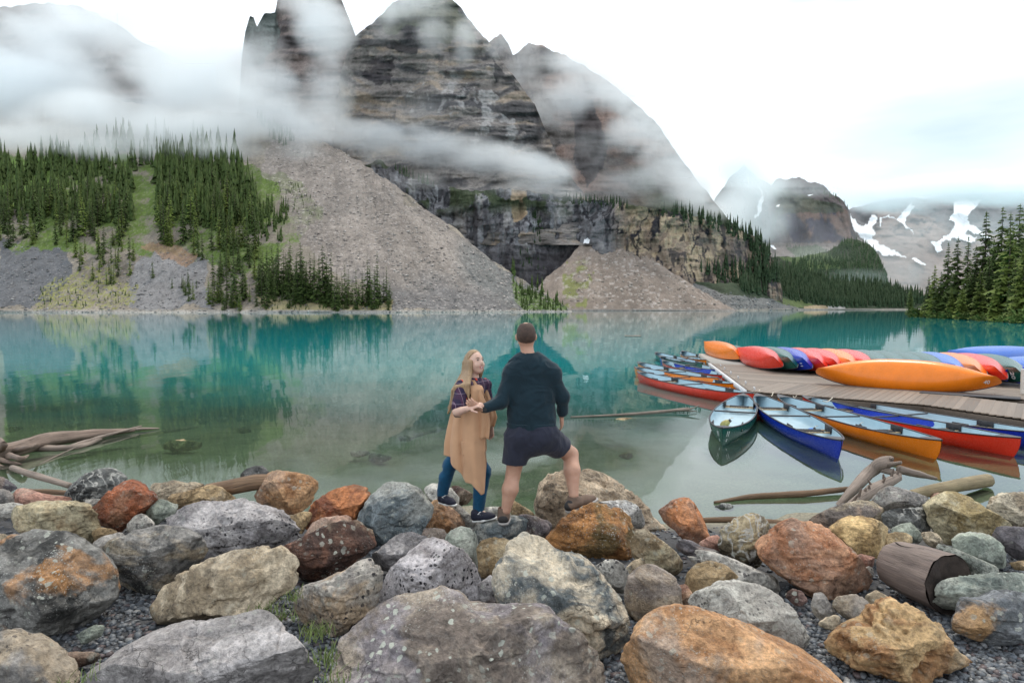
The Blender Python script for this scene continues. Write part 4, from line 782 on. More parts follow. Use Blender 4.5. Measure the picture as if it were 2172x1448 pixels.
BL = [
 # ---- left quarter
 (za, [(-150, 620), (0, 540), (150, 515), (310, 520), (430, 570), (560, 650), (620, 740), (685, 900), (670, 960), (600, 1040), (480, 1130), (300, 1195), (100, 1180), (-150, 1100)], 'dark', 'big dark boulder at the left border with a rusty orange band', dict(top=.6, cuts=3, C=(.42, .23, .11), st=.7, A=(.24, .235, .22), B=(.06, .06, .057))),
 (za, [(-60, 420), (40, 360), (200, 315), (400, 305), (540, 330), (585, 430), (580, 560), (545, 630), (430, 580), (300, 545), (130, 540), (-60, 540)], 'olive', 'blocky yellow-brown boulder above the big dark one at the left border', dict(top=.75)),
 (za, [(325, 275), (420, 200), (520, 140), (600, 105), (660, 97), (720, 120), (780, 165), (770, 250), (600, 310), (440, 315)], 'veined', 'grey boulder flecked with white veins at the water on the left', {}),
 (za, [(578, 350), (640, 290), (740, 195), (800, 178), (870, 190), (950, 240), (998, 290), (960, 330), (890, 390), (850, 430), (790, 460), (770, 505), (640, 480), (585, 440)], 'red', 'dark red-brown boulder leaning before the white-veined one', dict(cuts=4, top=.7)),
 (za, [(890, 215), (1000, 195), (1080, 175), (1160, 195), (1230, 190), (1268, 225), (1180, 300), (1050, 310), (950, 290)], 'cream', 'low cream rock at the water behind the dark red-brown boulder', {}),
 (za, [(1005, 300), (1100, 265), (1200, 235), (1310, 205), (1370, 215), (1430, 260), (1480, 310), (1440, 350), (1250, 360), (1120, 360), (1040, 340)], 'tan', 'orange-tan rock with a grey left side between cream and lavender rocks', dict(C=(.25, .24, .22))),
 (za, [(1500, 150), (1540, 105), (1600, 85), (1650, 90), (1690, 120), (1700, 190), (1600, 210), (1510, 190)], 'dark', 'small dark grey rock peeping over a log at the water', {}),
 (za, [(1583, 260), (1610, 185), (1660, 140), (1740, 118), (1850, 130), (1930, 150), (1980, 190), (1985, 230), (1960, 290), (1930, 350), (1860, 385), (1780, 375), (1690, 350), (1600, 330)], 'orange', 'orange-brown many-faceted boulder standing by the water left of the red one', dict(cuts=9, ang=1, bumpy=.6)),
 (za, [(20, 240), (100, 230), (250, 260), (330, 280), (440, 290), (470, 320), (300, 345), (180, 360), (60, 350)], 'pink', 'flat pinkish rock by the water near the left border', {}),
 (za, [(-60, 228), (20, 228), (60, 280), (75, 330), (0, 360), (-60, 350)], 'grey', 'small bluish-grey rock at the left border above a pale one', {}),
 (za, [(-60, 335), (60, 318), (130, 335), (120, 380), (20, 430), (-60, 430)], 'pale', 'small pale rock at the left border above the yellow-brown block', {}),
 (za, [(510, 305), (580, 290), (630, 300), (620, 360), (545, 370)], 'pale', 'tiny whitish rock wedged beside the dark red-brown boulder', {}),
 (za, [(875, 385), (910, 320), (950, 293), (1010, 300), (1115, 345), (1090, 385), (1020, 430), (970, 465), (910, 440)], 'green', 'small grey rock with a cream right flank beside the dark red-brown one', {}),
 (za, [(785, 455), (830, 405), (870, 390), (910, 400), (960, 450), (945, 510), (860, 520), (800, 500)], 'pale', 'small pale grey rock below the grey and cream one', {}),
 (za, [(960, 475), (1080, 385), (1220, 310), (1330, 320), (1480, 305), (1600, 330), (1720, 355), (1790, 390), (1850, 460), (1915, 545), (1850, 610), (1740, 650), (1600, 670), (1450, 690), (1250, 710), (1180, 660), (1060, 560)], 'lav', 'broad lavender-grey boulder with fine dark speckles at the left', dict(top=.62, cuts=3)),
 (za, [(575, 500), (620, 470), (680, 480), (730, 510), (680, 570), (590, 560)], 'tan', 'small tan stone in the gap under the dark red-brown boulder', {}),
 (za, [(550, 610), (580, 560), (640, 530), (730, 510), (780, 570), (720, 660), (600, 670)], 'grey', 'pale stone in the gap left of the dark speckled boulder', {}),
 (za, [(577, 660), (620, 610), (720, 540), (850, 490), (980, 470), (1100, 475), (1200, 510), (1250, 550), (1258, 660), (1200, 740), (1100, 800), (1010, 880), (900, 930), (760, 930), (680, 880), (630, 760)], 'dark', 'dark speckled boulder with a cream streak on top at the left', dict(C=(.50, .41, .29), st=.6, A=(.25, .24, .225))),
 (za, [(905, 1120), (915, 980), (960, 900), (1050, 820), (1150, 750), (1300, 680), (1450, 635), (1600, 620), (1700, 625), (1790, 660), (1840, 720), (1868, 830), (1790, 900), (1680, 980), (1550, 1060), (1400, 1090), (1200, 1110), (1020, 1140)], 'cream', 'large cream boulder with a flat bright top and brown pitted face', dict(top=.55, front=.6, bumpy=1.5)),
 (za, [(470, 1448), (620, 1330), (740, 1230), (900, 1150), (1100, 1100), (1400, 1060), (1580, 1030), (1680, 1008), (1760, 1030), (1850, 1110), (1950, 1190), (1990, 1290), (1990, 1448), (1800, 1600), (600, 1600)], 'lav', 'huge pale grey slab-like boulder at the bottom left of the front row', dict(top=.5, cuts=3, dark=.25, A=(.50, .475, .465), B=(.37, .35, .34))),
 (za, [(-220, 1180), (0, 1128), (120, 1170), (260, 1230), (350, 1310), (430, 1400), (470, 1520), (200, 1640), (-220, 1640)], 'grey', 'smooth light grey boulder in the bottom left corner', dict(cuts=2, top=.7, dark=.7)),
 (za, [(450, 1165), (520, 1120), (580, 1090), (645, 1100), (620, 1165), (540, 1200)], 'green', 'small dim stone on the pebbles under the big dark boulder', {}),
 (za, [(340, 1290), (450, 1262), (560, 1268), (605, 1290), (570, 1345), (420, 1355)], 'brown', 'flat dark red stone on the pebbles at the lower left', {}),
 (za, [(-80, 150), (0, 155), (40, 190), (85, 228), (30, 262), (-80, 262)], 'slate', 'dark purple rock by the driftwood at the left border', {}),
 (za, [(-70, 520), (10, 512), (80, 545), (60, 590), (-70, 600)], 'cream', 'small cream rock at the left border between two big ones', {}),
 # ---- middle left
 (zb, [(105, 500), (160, 350), (190, 310), (300, 245), (430, 208), (520, 225), (555, 270), (510, 350), (480, 410), (455, 460), (400, 460), (300, 440), (210, 490), (130, 525)], 'red', 'red-brown boulder with a sharp dark crease beside the blue-grey one', dict(cuts=6, A=(.42, .19, .10))),
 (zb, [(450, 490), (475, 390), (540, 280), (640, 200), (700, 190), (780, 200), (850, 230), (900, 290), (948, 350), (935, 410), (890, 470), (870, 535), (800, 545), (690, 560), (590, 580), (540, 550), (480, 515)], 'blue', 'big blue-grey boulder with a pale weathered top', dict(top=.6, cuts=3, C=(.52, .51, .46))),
 (zb, [(885, 245), (920, 200), (1000, 205), (1060, 225), (1100, 280), (1110, 340), (1000, 350), (920, 320)], 'pale', 'whitish grey rock at the water behind the woman', dict(Y=7.2)),
 (zb, [(1050, 220), (1100, 210), (1160, 240), (1198, 270), (1160, 330), (1090, 340)], 'brown', 'dark brown wet rock in the shallows behind the woman', dict(Y=7.4)),
 (zb, [(880, 480), (920, 380), (935, 310), (975, 302), (1020, 330), (1080, 370), (1150, 420), (1190, 470), (1140, 510), (1040, 530), (960, 510)], 'orange', "orange-tan boulder under the woman's rear foot", dict(Y=6.55, top=.8)),
 (zb, [(1060, 330), (1110, 335), (1160, 380), (1218, 430), (1210, 480), (1150, 460), (1085, 390)], 'pale', 'slim pale stone slanting beside the orange-tan boulder', dict(Y=6.6)),
 (zb, [(868, 525), (890, 485), (950, 476), (1010, 490), (1035, 530), (1015, 575), (930, 580), (880, 560)], 'brown', 'small brown-grey egg-shaped stone below the orange-tan boulder', dict(A=(.26, .20, .18), B=(.18, .14, .125))),
 (zb, [(1012, 560), (1040, 510), (1110, 475), (1180, 485), (1215, 520), (1230, 600), (1228, 710), (1205, 750), (1130, 700), (1070, 640)], 'green', 'greenish-grey upright stone left of the tan one in the centre', {}),
 (zb, [(1178, 500), (1230, 450), (1340, 418), (1460, 402), (1530, 430), (1575, 485), (1565, 545), (1450, 575), (1320, 575), (1220, 570)], 'blue', 'blue-grey rock with a whitish top under the front feet of the couple', dict(Y=6.15, top=.72, C=(.58, .56, .5), st=.8)),
 (zb, [(1470, 405), (1530, 393), (1600, 410), (1692, 450), (1690, 510), (1630, 565), (1570, 560), (1520, 480)], 'slate', "flat-topped purplish wedge of rock right of the man's rear foot", dict(Y=6.25, A=(.30, .265, .27))),
 (zb, [(1430, 320), (1455, 308), (1490, 325), (1545, 360), (1595, 395), (1530, 420), (1440, 420)], 'tan', "tan rock at the water behind the man's rear leg", dict(Y=7.0)),
 (zb, [(1262, 350), (1320, 340), (1380, 345), (1390, 400), (1300, 410)], 'pale', "small white rock behind the woman's front shoe", dict(Y=7.0)),
 (zb, [(1635, 550), (1700, 480), (1760, 400), (1830, 365), (1950, 330), (2050, 345), (2150, 380), (2210, 430), (2222, 560), (2195, 650), (2115, 720), (2010, 740), (1930, 715), (1830, 660), (1710, 615)], 'rust', "rusty brown boulder under the man's raised foot", dict(Y=5.95, top=.62, cuts=3)),
 (zb, [(1585, 380), (1590, 260), (1620, 190), (1680, 130), (1750, 105), (1830, 115), (1950, 120), (2080, 170), (2200, 250), (2290, 330), (2350, 420), (2440, 490), (2525, 570), (2480, 620), (2300, 600), (2000, 500), (1750, 490), (1610, 450)], 'cream', 'big rough tan boulder at the water behind the man', dict(Y=6.95, top=.7, cuts=2, A=(.56, .46, .35), B=(.38, .30, .22), bumpy=1.5)),
 (zb, [(1222, 590), (1290, 545), (1400, 548), (1445, 580), (1440, 670), (1380, 760), (1300, 810), (1240, 790), (1225, 690)], 'tan', 'tan grey-shouldered stone in the centre beside the greenish one', {}),
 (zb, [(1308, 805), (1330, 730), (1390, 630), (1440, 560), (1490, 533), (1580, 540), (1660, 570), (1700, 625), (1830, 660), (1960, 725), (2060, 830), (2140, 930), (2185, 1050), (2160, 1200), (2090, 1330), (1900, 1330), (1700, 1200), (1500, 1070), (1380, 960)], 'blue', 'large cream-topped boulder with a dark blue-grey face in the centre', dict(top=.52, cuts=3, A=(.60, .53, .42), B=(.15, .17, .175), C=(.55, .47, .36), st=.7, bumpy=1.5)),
 (zb, [(535, 670), (620, 590), (700, 530), (770, 510), (840, 530), (910, 560), (880, 680), (700, 760), (590, 770)], 'lav', 'lavender-grey rock behind the pale spotted boulder', dict(dark=.5)),
 (zb, [(588, 970), (620, 840), (680, 720), (780, 640), (880, 570), (960, 553), (1050, 565), (1120, 610), (1180, 680), (1210, 770), (1245, 880), (1258, 970), (1200, 1040), (1000, 1060), (800, 1050), (640, 1020)], 'lav', 'pale lavender boulder covered in black spots in the centre', dict(top=.66, cuts=4, A=(.56, .53, .535), B=(.41, .38, .38))),
 (zb, [(300, 1400), (330, 1250), (400, 1120), (480, 1020), (600, 960), (760, 945), (860, 930), (970, 888), (1080, 910), (1170, 985), (1300, 1010), (1500, 1003), (1700, 1015), (1820, 1100), (1930, 1210), (2010, 1330), (2055, 1470), (1950, 1600), (1200, 1660), (400, 1620)], 'grey', 'huge brownish boulder with round pale lichen in the middle of the front row', dict(top=.52, cuts=3, A=(.36, .31, .255), B=(.22, .185, .16), lichen=1.0, C=(.30, .285, .32))),
 (zb, [(-40, 610), (60, 560), (160, 510), (280, 460), (360, 443), (430, 450), (500, 490), (560, 550), (570, 610), (500, 670), (420, 740), (320, 800), (200, 835), (95, 860), (50, 750), (-20, 660)], 'brown', 'dark red-brown boulder with a pale slanting upper edge', dict(top=.62, C=(.58, .50, .38), st=.3)),
 (zb, [(125, 540), (160, 460), (240, 415), (330, 403), (400, 410), (435, 450), (330, 490), (200, 560)], 'pink', 'small pinkish rock below the creased red-brown boulder', dict(A=(.52, .28, .22))),
 (zb, [(20, 415), (100, 378), (185, 376), (160, 440), (120, 510), (50, 470)], 'tan', 'small tan rock left of the creased red-brown boulder', {}),
 (zb, [(20, 970), (40, 900), (110, 860), (250, 810), (380, 750), (470, 690), (530, 678), (600, 730), (615, 830), (600, 930), (570, 1000), (460, 1060), (400, 1130), (330, 1170), (150, 1150), (50, 1080)], 'pale', 'pale grey black-speckled boulder with a tan saddle on top', dict(top=.62, dark=1, A=(.54, .50, .44), B=(.40, .37, .34), C=(.55, .38, .22), st=.5)),
 (zb, [(1225, 840), (1310, 778), (1375, 860), (1410, 970), (1340, 1030), (1250, 1010)], 'lav', 'small grey stone squeezed beside the cream-topped boulder', {}),
 (zb, [(1280, 975), (1350, 958), (1410, 985), (1390, 1030), (1300, 1030)], 'red', 'tiny reddish stone behind the huge lichened boulder', {}),
 # ---- middle right
 (zc, [(185, 335), (280, 303), (400, 310), (470, 350), (512, 430), (520, 520), (440, 540), (390, 460), (290, 390)], 'pale', 'whitish rock tucked between the rusty and the big tan boulder', dict(Y=6.3, A=(.66, .65, .63), dark=.8)),
 (zc, [(592, 380), (680, 310), (770, 288), (810, 310), (860, 390), (890, 470), (903, 530), (850, 590), (760, 575), (690, 490), (630, 450)], 'orange', 'reddish orange faceted boulder at the water right of the couple', dict(cuts=7, ang=.9, A=(.54, .26, .14), B=(.34, .14, .075), bumpy=.6)),
 (zc, [(420, 610), (438, 520), (490, 488), (560, 520), (640, 580), (710, 640), (757, 725), (745, 785), (690, 800), (580, 765), (480, 720), (428, 670)], 'olive', 'olive-brown boulder with a dark underside right of the rusty one', dict(A=(.44, .38, .29))),
 (zc, [(375, 740), (430, 680), (500, 666), (508, 715), (480, 790), (400, 800)], 'cream', 'small cream wedge above the grey-brown block', {}),
 (zc, [(188, 730), (250, 685), (310, 678), (360, 700), (402, 760), (415, 840), (370, 910), (290, 880), (215, 790)], 'pale', 'white and grey speckled rock left of the grey-brown block', dict(dark=1)),
 (zc, [(370, 880), (400, 790), (460, 730), (540, 710), (620, 750), (690, 785), (722, 860), (725, 960), (670, 1020), (580, 1075), (480, 1070), (400, 1020), (370, 940)], 'grey', 'angular grey-brown block behind the front orange boulder', dict(cuts=3, ang=1, top=.62, front=.6, A=(.38, .33, .29), B=(.26, .22, .195))),
 (zc, [(712, 850), (760, 832), (815, 910), (800, 980), (740, 1000), (710, 960)], 'pink', 'small salmon stone beside the grey-brown block', dict(A=(.58, .38, .26))),
 (zc, [(752, 840), (775, 750), (830, 705), (930, 688), (1010, 710), (1070, 760), (1105, 830), (1060, 870), (950, 880), (880, 910), (810, 930), (770, 895)], 'tan', 'rounded tan stone in front of the long grey slab', dict(cuts=2, bumpy=.5)),
 (zc, [(700, 650), (740, 608), (850, 640), (960, 648), (1080, 690), (1220, 745), (1330, 800), (1418, 858), (1400, 930), (1280, 900), (1150, 870), (1080, 800), (950, 730), (770, 720)], 'pale', 'long grey slab slanting down to the right', dict(A=(.50, .48, .44), dark=.8)),
 (zc, [(690, 610), (745, 550), (800, 560), (870, 600), (960, 620), (1010, 655), (920, 690), (800, 670)], 'slate', 'dark wedge of rock above the long grey slab', {}),
 (zc, [(845, 590), (890, 535), (960, 522), (1000, 560), (980, 640), (900, 630)], 'pink', 'small pink rock at the water left of the striped boulder', {}),
 (zc, [(962, 540), (1000, 480), (1060, 440), (1140, 405), (1210, 395), (1290, 430), (1325, 470), (1320, 580), (1270, 660), (1240, 750), (1150, 740), (1060, 690), (980, 640)], 'striped', 'rough brown and cream striped boulder at the water', dict(bumpy=2)),
 (zd, [(18, 955), (120, 880), (240, 830), (350, 820), (470, 850), (580, 890), (660, 950), (712, 1030), (755, 1100), (812, 1180), (822, 1280), (720, 1270), (560, 1200), (400, 1130), (300, 1110), (150, 1060), (30, 990)], 'pale', 'whitish boulder split by a dark vertical crack', dict(cuts=3, A=(.58, .57, .52), dark=.8)),
 (zc, [(368, 1440), (400, 1280), (430, 1150), (500, 1070), (600, 1010), (700, 988), (850, 1000), (1000, 1050), (1200, 1120), (1400, 1200), (1560, 1280), (1700, 1380), (1800, 1490), (1700, 1660), (500, 1680)], 'orange', 'huge orange boulder right of centre in the front row', dict(top=.6, cuts=2, C=(.36, .34, .31), st=.55, bumpy=.8)),
 # ---- right quarter
 (zd, [(443, 620), (520, 540), (610, 470), (690, 423), (750, 440), (850, 455), (930, 490), (1000, 560), (1080, 640), (1130, 700), (1180, 770), (1222, 860), (1218, 915), (1130, 890), (1000, 910), (880, 900), (760, 880), (640, 800), (560, 750), (480, 670)], 'orange', 'large salmon-brown angular boulder left of the sawn log', dict(cuts=3, ang=1, A=(.54, .32, .21), B=(.40, .20, .12), top=.58)),
 (zd, [(915, 490), (1010, 420), (1110, 403), (1200, 415), (1270, 455), (1308, 500), (1270, 570), (1230, 640), (1130, 665), (1040, 640), (970, 560)], 'yellow', 'golden yellow boulder above the sawn log', dict(cuts=3)),
 (zd, [(795, 445), (900, 380), (1010, 330), (1120, 306), (1210, 315), (1270, 360), (1298, 420), (1280, 480), (1150, 480), (1010, 490), (880, 490)], 'tan', 'long brown-grey boulder by the spiky driftwood', dict(A=(.34, .26, .205), B=(.22, .19, .17))),
 (zd, [(1205, 320), (1240, 240), (1320, 213), (1400, 235), (1490, 260), (1563, 290), (1550, 360), (1420, 385), (1290, 390), (1215, 355)], 'grey', 'grey boulder with a white scar at the end of the spiky driftwood', dict(lichen=1)),
 (zd, [(1280, 390), (1360, 360), (1450, 350), (1530, 348), (1560, 400), (1570, 480), (1530, 515), (1440, 480), (1330, 495), (1285, 450)], 'veined', 'dark grey rock with white veins under the grey scarred boulder', {}),
 (zd, [(1300, 495), (1370, 455), (1440, 446), (1480, 480), (1533, 540), (1520, 580), (1420, 565), (1330, 535)], 'green', 'small pale greenish rock above the sawn log', {}),
 (zd, [(1245, 605), (1270, 520), (1350, 503), (1420, 515), (1465, 550), (1420, 610), (1310, 640)], 'tan', 'tan rock resting against the top of the sawn log', dict(A=(.58, .46, .30))),
 (zd, [(1500, 510), (1560, 498), (1610, 520), (1645, 575), (1570, 600), (1520, 570)], 'cream', 'small cream stone under the olive-yellow boulder', {}),
 (zd, [(1533, 335), (1570, 290), (1650, 253), (1720, 248), (1790, 275), (1850, 330), (1930, 370), (2010, 420), (2053, 475), (2010, 545), (1900, 565), (1780, 525), (1740, 550), (1700, 590), (1640, 575), (1565, 460)], 'olive', 'large olive-yellow rounded boulder by the water at the right', dict(cuts=2, A=(.52, .46, .32), B=(.36, .285, .16), bumpy=.6)),
 (zd, [(1697, 585), (1750, 525), (1810, 503), (1930, 520), (2000, 580), (2053, 645), (2035, 710), (1920, 720), (1800, 690), (1710, 640)], 'green', 'grey-green faceted stone below the olive-yellow boulder', dict(cuts=6, ang=.9)),
 (zd, [(1962, 540), (2000, 480), (2080, 468), (2180, 480), (2260, 560), (2210, 690), (2110, 680), (2030, 620)], 'slate', 'slate-purple rock at the right border', {}),
 (zd, [(1895, 340), (1960, 285), (2050, 258), (2180, 256), (2290, 330), (2220, 480), (2110, 490), (2050, 440), (1950, 390)], 'cream', 'cream-coloured boulder at the right border by the water', dict(A=(.64, .58, .46))),
 (zd, [(1590, 590), (1700, 600), (1820, 650), (1930, 700), (2015, 740), (2000, 800), (1880, 800), (1750, 730), (1640, 670)], 'green', 'long pale greenish stone behind the sawn log', dict(A=(.46, .47, .41))),
 (zd, [(1607, 840), (1640, 803), (1850, 788), (2000, 773), (2200, 775), (2260, 860), (2170, 940), (1990, 950), (1850, 990), (1760, 1050), (1690, 1100), (1640, 1040), (1612, 930)], 'green', 'flat-topped grey-green slab at the right border', dict(top=.6, A=(.38, .41, .36), B=(.26, .29, .26))),
 (zd, [(1680, 1095), (1760, 1010), (1790, 945), (1930, 928), (2010, 888), (2120, 886), (2260, 940), (2290, 1100), (2150, 1240), (1950, 1225), (1800, 1175), (1710, 1130)], 'slate', 'dark slate boulder with a rusty left shoulder at the right border', dict(C=(.55, .34, .17), st=.7, A=(.24, .25, .26), B=(.14, .15, .155), lichen=.6)),
 (zd, [(888, 1185), (1000, 1130), (1150, 1080), (1230, 1000), (1340, 943), (1430, 980), (1530, 1010), (1600, 1090), (1640, 1140), (1640, 1185), (1740, 1240), (1790, 1330), (1835, 1410), (1700, 1430), (1560, 1400), (1400, 1410), (1200, 1380), (1080, 1340), (980, 1300), (920, 1240)], 'tan', 'jagged layered tan-orange rock on the gravel at the lower right', dict(cuts=4, ang=1, bumpy=2.2, A=(.54, .39, .23), B=(.38, .22, .12))),
 (zd, [(812, 965), (830, 893), (880, 888), (930, 960), (962, 1025), (930, 1065), (860, 1060), (822, 1020)], 'grey', 'small grey pointed stone on the gravel below the salmon boulder', {}),
 (zd, [(952, 980), (990, 925), (1080, 895), (1150, 930), (1200, 990), (1225, 1035), (1165, 1105), (1090, 1090), (1000, 1035)], 'grey', 'grey-brown stone right of the small pointed one on the gravel', dict(A=(.38, .34, .30))),
 (zd, [(1140, 905), (1220, 873), (1290, 910), (1335, 955), (1250, 1020), (1190, 990)], 'cream', 'pale stone half hidden behind the jagged tan rock', {}),
 (zd, [(845, 1090), (900, 1043), (960, 1026), (995, 1045), (985, 1100), (900, 1120)], 'cream', 'little cream stone half buried in the gravel', {}),
 (zd, [(635, 905), (690, 858), (750, 880), (785, 935), (745, 965), (690, 960)], 'brown', 'small purple-brown stone in the shade of the salmon boulder', dict(A=(.25, .17, .15))),
 (zd, [(185, 345), (240, 320), (290, 323), (328, 350), (290, 378), (220, 376)], 'veined', 'single small grey stone in the water below the floating log', dict(Y=7.9)),
 (zd, [(1555, 290), (1580, 258), (1620, 252), (1665, 270), (1650, 320), (1580, 320)], 'pink', 'tiny pinkish stone behind the olive-yellow boulder', dict(Y=8.0)),
 (zd, [(1065, 665), (1120, 640), (1205, 660), (1205, 725), (1140, 750), (1090, 720)], 'pink', 'reddish stone between the salmon boulder and the sawn log', {}),
 (zd, [(1125, 740), (1170, 715), (1200, 740), (1190, 790), (1140, 780)], 'pale', 'tiny pale stone left of the sawn log', {}),
 (zd, [(2060, 700), (2110, 682), (2180, 690), (2180, 740), (2090, 740)], 'tan', 'small tan stone on the gravel at the right border', {}),
]
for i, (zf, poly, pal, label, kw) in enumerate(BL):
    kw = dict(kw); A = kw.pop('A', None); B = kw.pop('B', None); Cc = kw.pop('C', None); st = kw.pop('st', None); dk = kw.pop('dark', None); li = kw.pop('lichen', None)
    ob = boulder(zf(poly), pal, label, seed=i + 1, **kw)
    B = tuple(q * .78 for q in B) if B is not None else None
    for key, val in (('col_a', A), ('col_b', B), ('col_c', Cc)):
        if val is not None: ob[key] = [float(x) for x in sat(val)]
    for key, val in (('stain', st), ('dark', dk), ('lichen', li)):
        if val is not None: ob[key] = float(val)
# ---- stones lying under the clear shallow water
SUB = [(380, 941, 90, 18, 'tan', 'flat tan stone under the water right of the driftwood trunk'), (145, 896, 44, 9, 'dark', 'dark sunken stone above the driftwood trunk'), (22, 905, 40, 10, 'dark', 'dark sunken stone at the left border'), (245, 885, 46, 9, 'dark', 'sunken stone above the middle of the driftwood trunk'), (300, 881, 30, 7, 'grey', 'small sunken stone above the trunk end'), (232, 852, 60, 10, 'dark', 'long dark sunken stone out in the green water'),
       (275, 820, 40, 9, 'dark', 'dark sunken stone far out on the left'), (345, 824, 28, 7, 'grey', 'little sunken stone beyond the long dark one'), (345, 842, 24, 6, 'grey', 'little sunken stone right of the long dark one'), (300, 857, 28, 6, 'grey', 'pale sunken stone right of the long dark one'), (428, 889, 34, 9, 'dark', 'sunken stone in the middle of the left shallows'), (470, 886, 26, 6, 'grey', 'thin sunken stone in the middle of the left shallows'),
       (516, 908, 34, 9, 'dark', 'sunken stone behind the left rocks'), (515, 885, 34, 8, 'dark', 'sunken stone farther behind the left rocks'), (800, 968, 52, 14, 'dark', 'rounded stone under the water left of the woman'), (760, 958, 44, 9, 'grey', 'faint sunken stone left of the rounded one'), (862, 925, 34, 8, 'grey', 'sunken stone by the sunken pole left of the woman'), (1325, 895, 70, 18, 'tan', 'pale sunken stone right of the man'), (1330, 962, 30, 9, 'tan', 'small sunken stone over the big tan boulder'), (142, 798, 40, 8, 'dark', 'farthest sunken stone at the left'), (640, 880, 30, 7, 'grey', 'lone sunken stone between rocks and reflections')]
for i, (px, py, w_, h_, pal, lab) in enumerate(SUB):
    p = atz(px, py, -.06); Y = p[1]; q = [(px + w_ / 2 * math.cos(a) * (1 + .2 * math.sin(3 * a + i)), py + (h_ * 1.0 + 3) * .6 * math.sin(a)) for a in np.arange(0, 6.28, .6)]
    boulder(q, pal, lab, Y=Y, seed=200 + i, name='sunken_stone', cat='stone', group='stones under the shallow water', zoff=-.035, dep=1.6)
# ---- dark pebbles between the boulders: gravel
m_peb, t, b, o = newmat('pebble_stone'); vc = N(t, 'ShaderNodeVertexColor', layer_name='Col'); tcn = N(t, 'ShaderNodeTexCoord')
L(t, mixc(t, 1.0, vc.outputs['Color'], maprange(t, noise(t, tcn.outputs['Object'], 60, 3), .3, .7, .7, 1.3), 'MULTIPLY'), b.inputs['Base Color']); b.inputs['Roughness'].default_value = .5
def pebbles(name, X, Yv, s0, s1, seed):
    r = np.random.default_rng(seed); n = len(X); D, F = ico(1); m = len(D)
    z = ground_z(X, Yv); s = s0 * (s1 / s0) ** (r.random(n) ** 1.6); sc = np.stack([s * r.uniform(.8, 1.5, n), s * r.uniform(.7, 1.1, n), s * r.uniform(.45, .8, n)], -1)
    V = D[None] * (1 + .12 * r.normal(size=(n, m, 1))) * sc[:, None]
    a, e = r.uniform(0, 6.28, n), r.normal(0, .35, n); ca, sa, ce, se = np.cos(a), np.sin(a), np.cos(e), np.sin(e)
    x, y, zz = V[..., 0], V[..., 1], V[..., 2]; y, zz = y * ce[:, None] - zz * se[:, None], y * se[:, None] + zz * ce[:, None]; x, y = x * ca[:, None] - y * sa[:, None], x * sa[:, None] + y * ca[:, None]
    V = np.stack([x, y, zz], -1) + np.stack([X, Yv, z + s * .25 * r.uniform(.2, 1.6, n)], -1)[:, None]
    base = np.array([[.10, .115, .135], [.16, .175, .19], [.25, .26, .27], [.12, .09, .09], [.33, .33, .32], [.07, .075, .085]])[r.choice(6, n, p=[.3, .26, .14, .12, .06, .12])] * r.uniform(.45, .95, (n, 1))
    F = (F[None] + (np.arange(n) * m)[:, None, None]).reshape(-1, 3); o_ = link(name, mesh_np(name, V.reshape(-1, 3), F, m_peb, True, np.repeat(base[:, None], m, 1).reshape(-1, 3))); o_['kind'] = 'stuff'
r = np.random.default_rng(5)
def gpts(poly, n, zl=.25):
    px, py = np.array(poly, float).T; U = r.uniform(px.min(), px.max(), n * 4); Vv = r.uniform(py.min(), py.max(), n * 4); k = inpoly(U, Vv, poly); P = atz(U[k][:n], Vv[k][:n], zl); return P[:, 0], P[:, 1]
gp = [gpts([(1660, 1250), (1760, 1270), (2000, 1260), (2260, 1200), (2260, 1460), (1740, 1460), (1700, 1380)], 4200), gpts([(100, 1290), (330, 1200), (330, 1330), (150, 1460), (60, 1440)], 1300), gpts([(520, 1260), (620, 1220), (730, 1330), (740, 1460), (640, 1460), (560, 1330)], 900), gpts([(1280, 1300), (1380, 1280), (1360, 1460), (1280, 1460)], 450), gpts([(2080, 1180), (2250, 1180), (2250, 1260), (2000, 1260)], 500), gpts([(1900, 1230), (2060, 1230), (2060, 1300), (1900, 1300)], 400), gpts([(-100, 1080), (2250, 1080), (2250, 1300), (-100, 1300)], 4200)]
pebbles('gravel', np.concatenate([a for a, _ in gp]), np.concatenate([b_ for _, b_ in gp]), .011, .030, 6)
a_, b_ = gpts([(2110, 1040), (2140, 1022), (2260, 1015), (2260, 1060), (2120, 1060)], 700, .03); a_, b_ = np.array(a_), np.array(b_)
pebbles('shore_gravel', a_, b_ - .2, .012, .035, 8)
# ---- tufts of grass between stones
m_gr = plain('grass_blade', (.14, .19, .05), .7, .3, 20)
def tuft(px, py, Y, n, h, seed):
    r2 = np.random.default_rng(seed); p = at(px, py, Y); mb = MB()
    for _ in range(n):
        b0 = p + np.array([r2.normal() * .05, r2.normal() * .05, -.03]); d = np.array([r2.normal() * .4, r2.normal() * .4, 1.0]); hh_ = h * r2.uniform(.5, 1.2); mid_ = b0 + d * hh_ * .6; tip = b0 + d * hh_ + np.array([d[0], d[1], -.4]) * hh_ * .25; s_ = np.array([.0025, 0, 0])
        mb.add([b0 - s_, b0 + s_, mid_ + s_ * .7, mid_ - s_ * .7], [[0, 1, 2, 3]]); mb.add([mid_ - s_ * .7, mid_ + s_ * .7, tip], [[0, 1, 2]])
    return mb
gm = MB()
for k, (px, py, Y, n, h) in enumerate([(668, 1340, 3.75, 60, .09), (690, 1390, 3.45, 50, .08), (560, 1285, 4.2, 40, .05), (612, 1260, 4.2, 40, .06), (710, 1440, 3.3, 40, .06), (150, 1446, 3.3, 40, .06), (600, 1300, 4.0, 40, .06), (520, 1310, 4.1, 30, .04)]):
    q = tuft(px, py, Y, n, h, 60 + k); gm.v += q.v; gm.q += [f + gm.n for f in q.q]; gm.t += [f + gm.n for f in q.t]; gm.n += q.n
props(gm.build('grass', m_gr), kind='stuff')
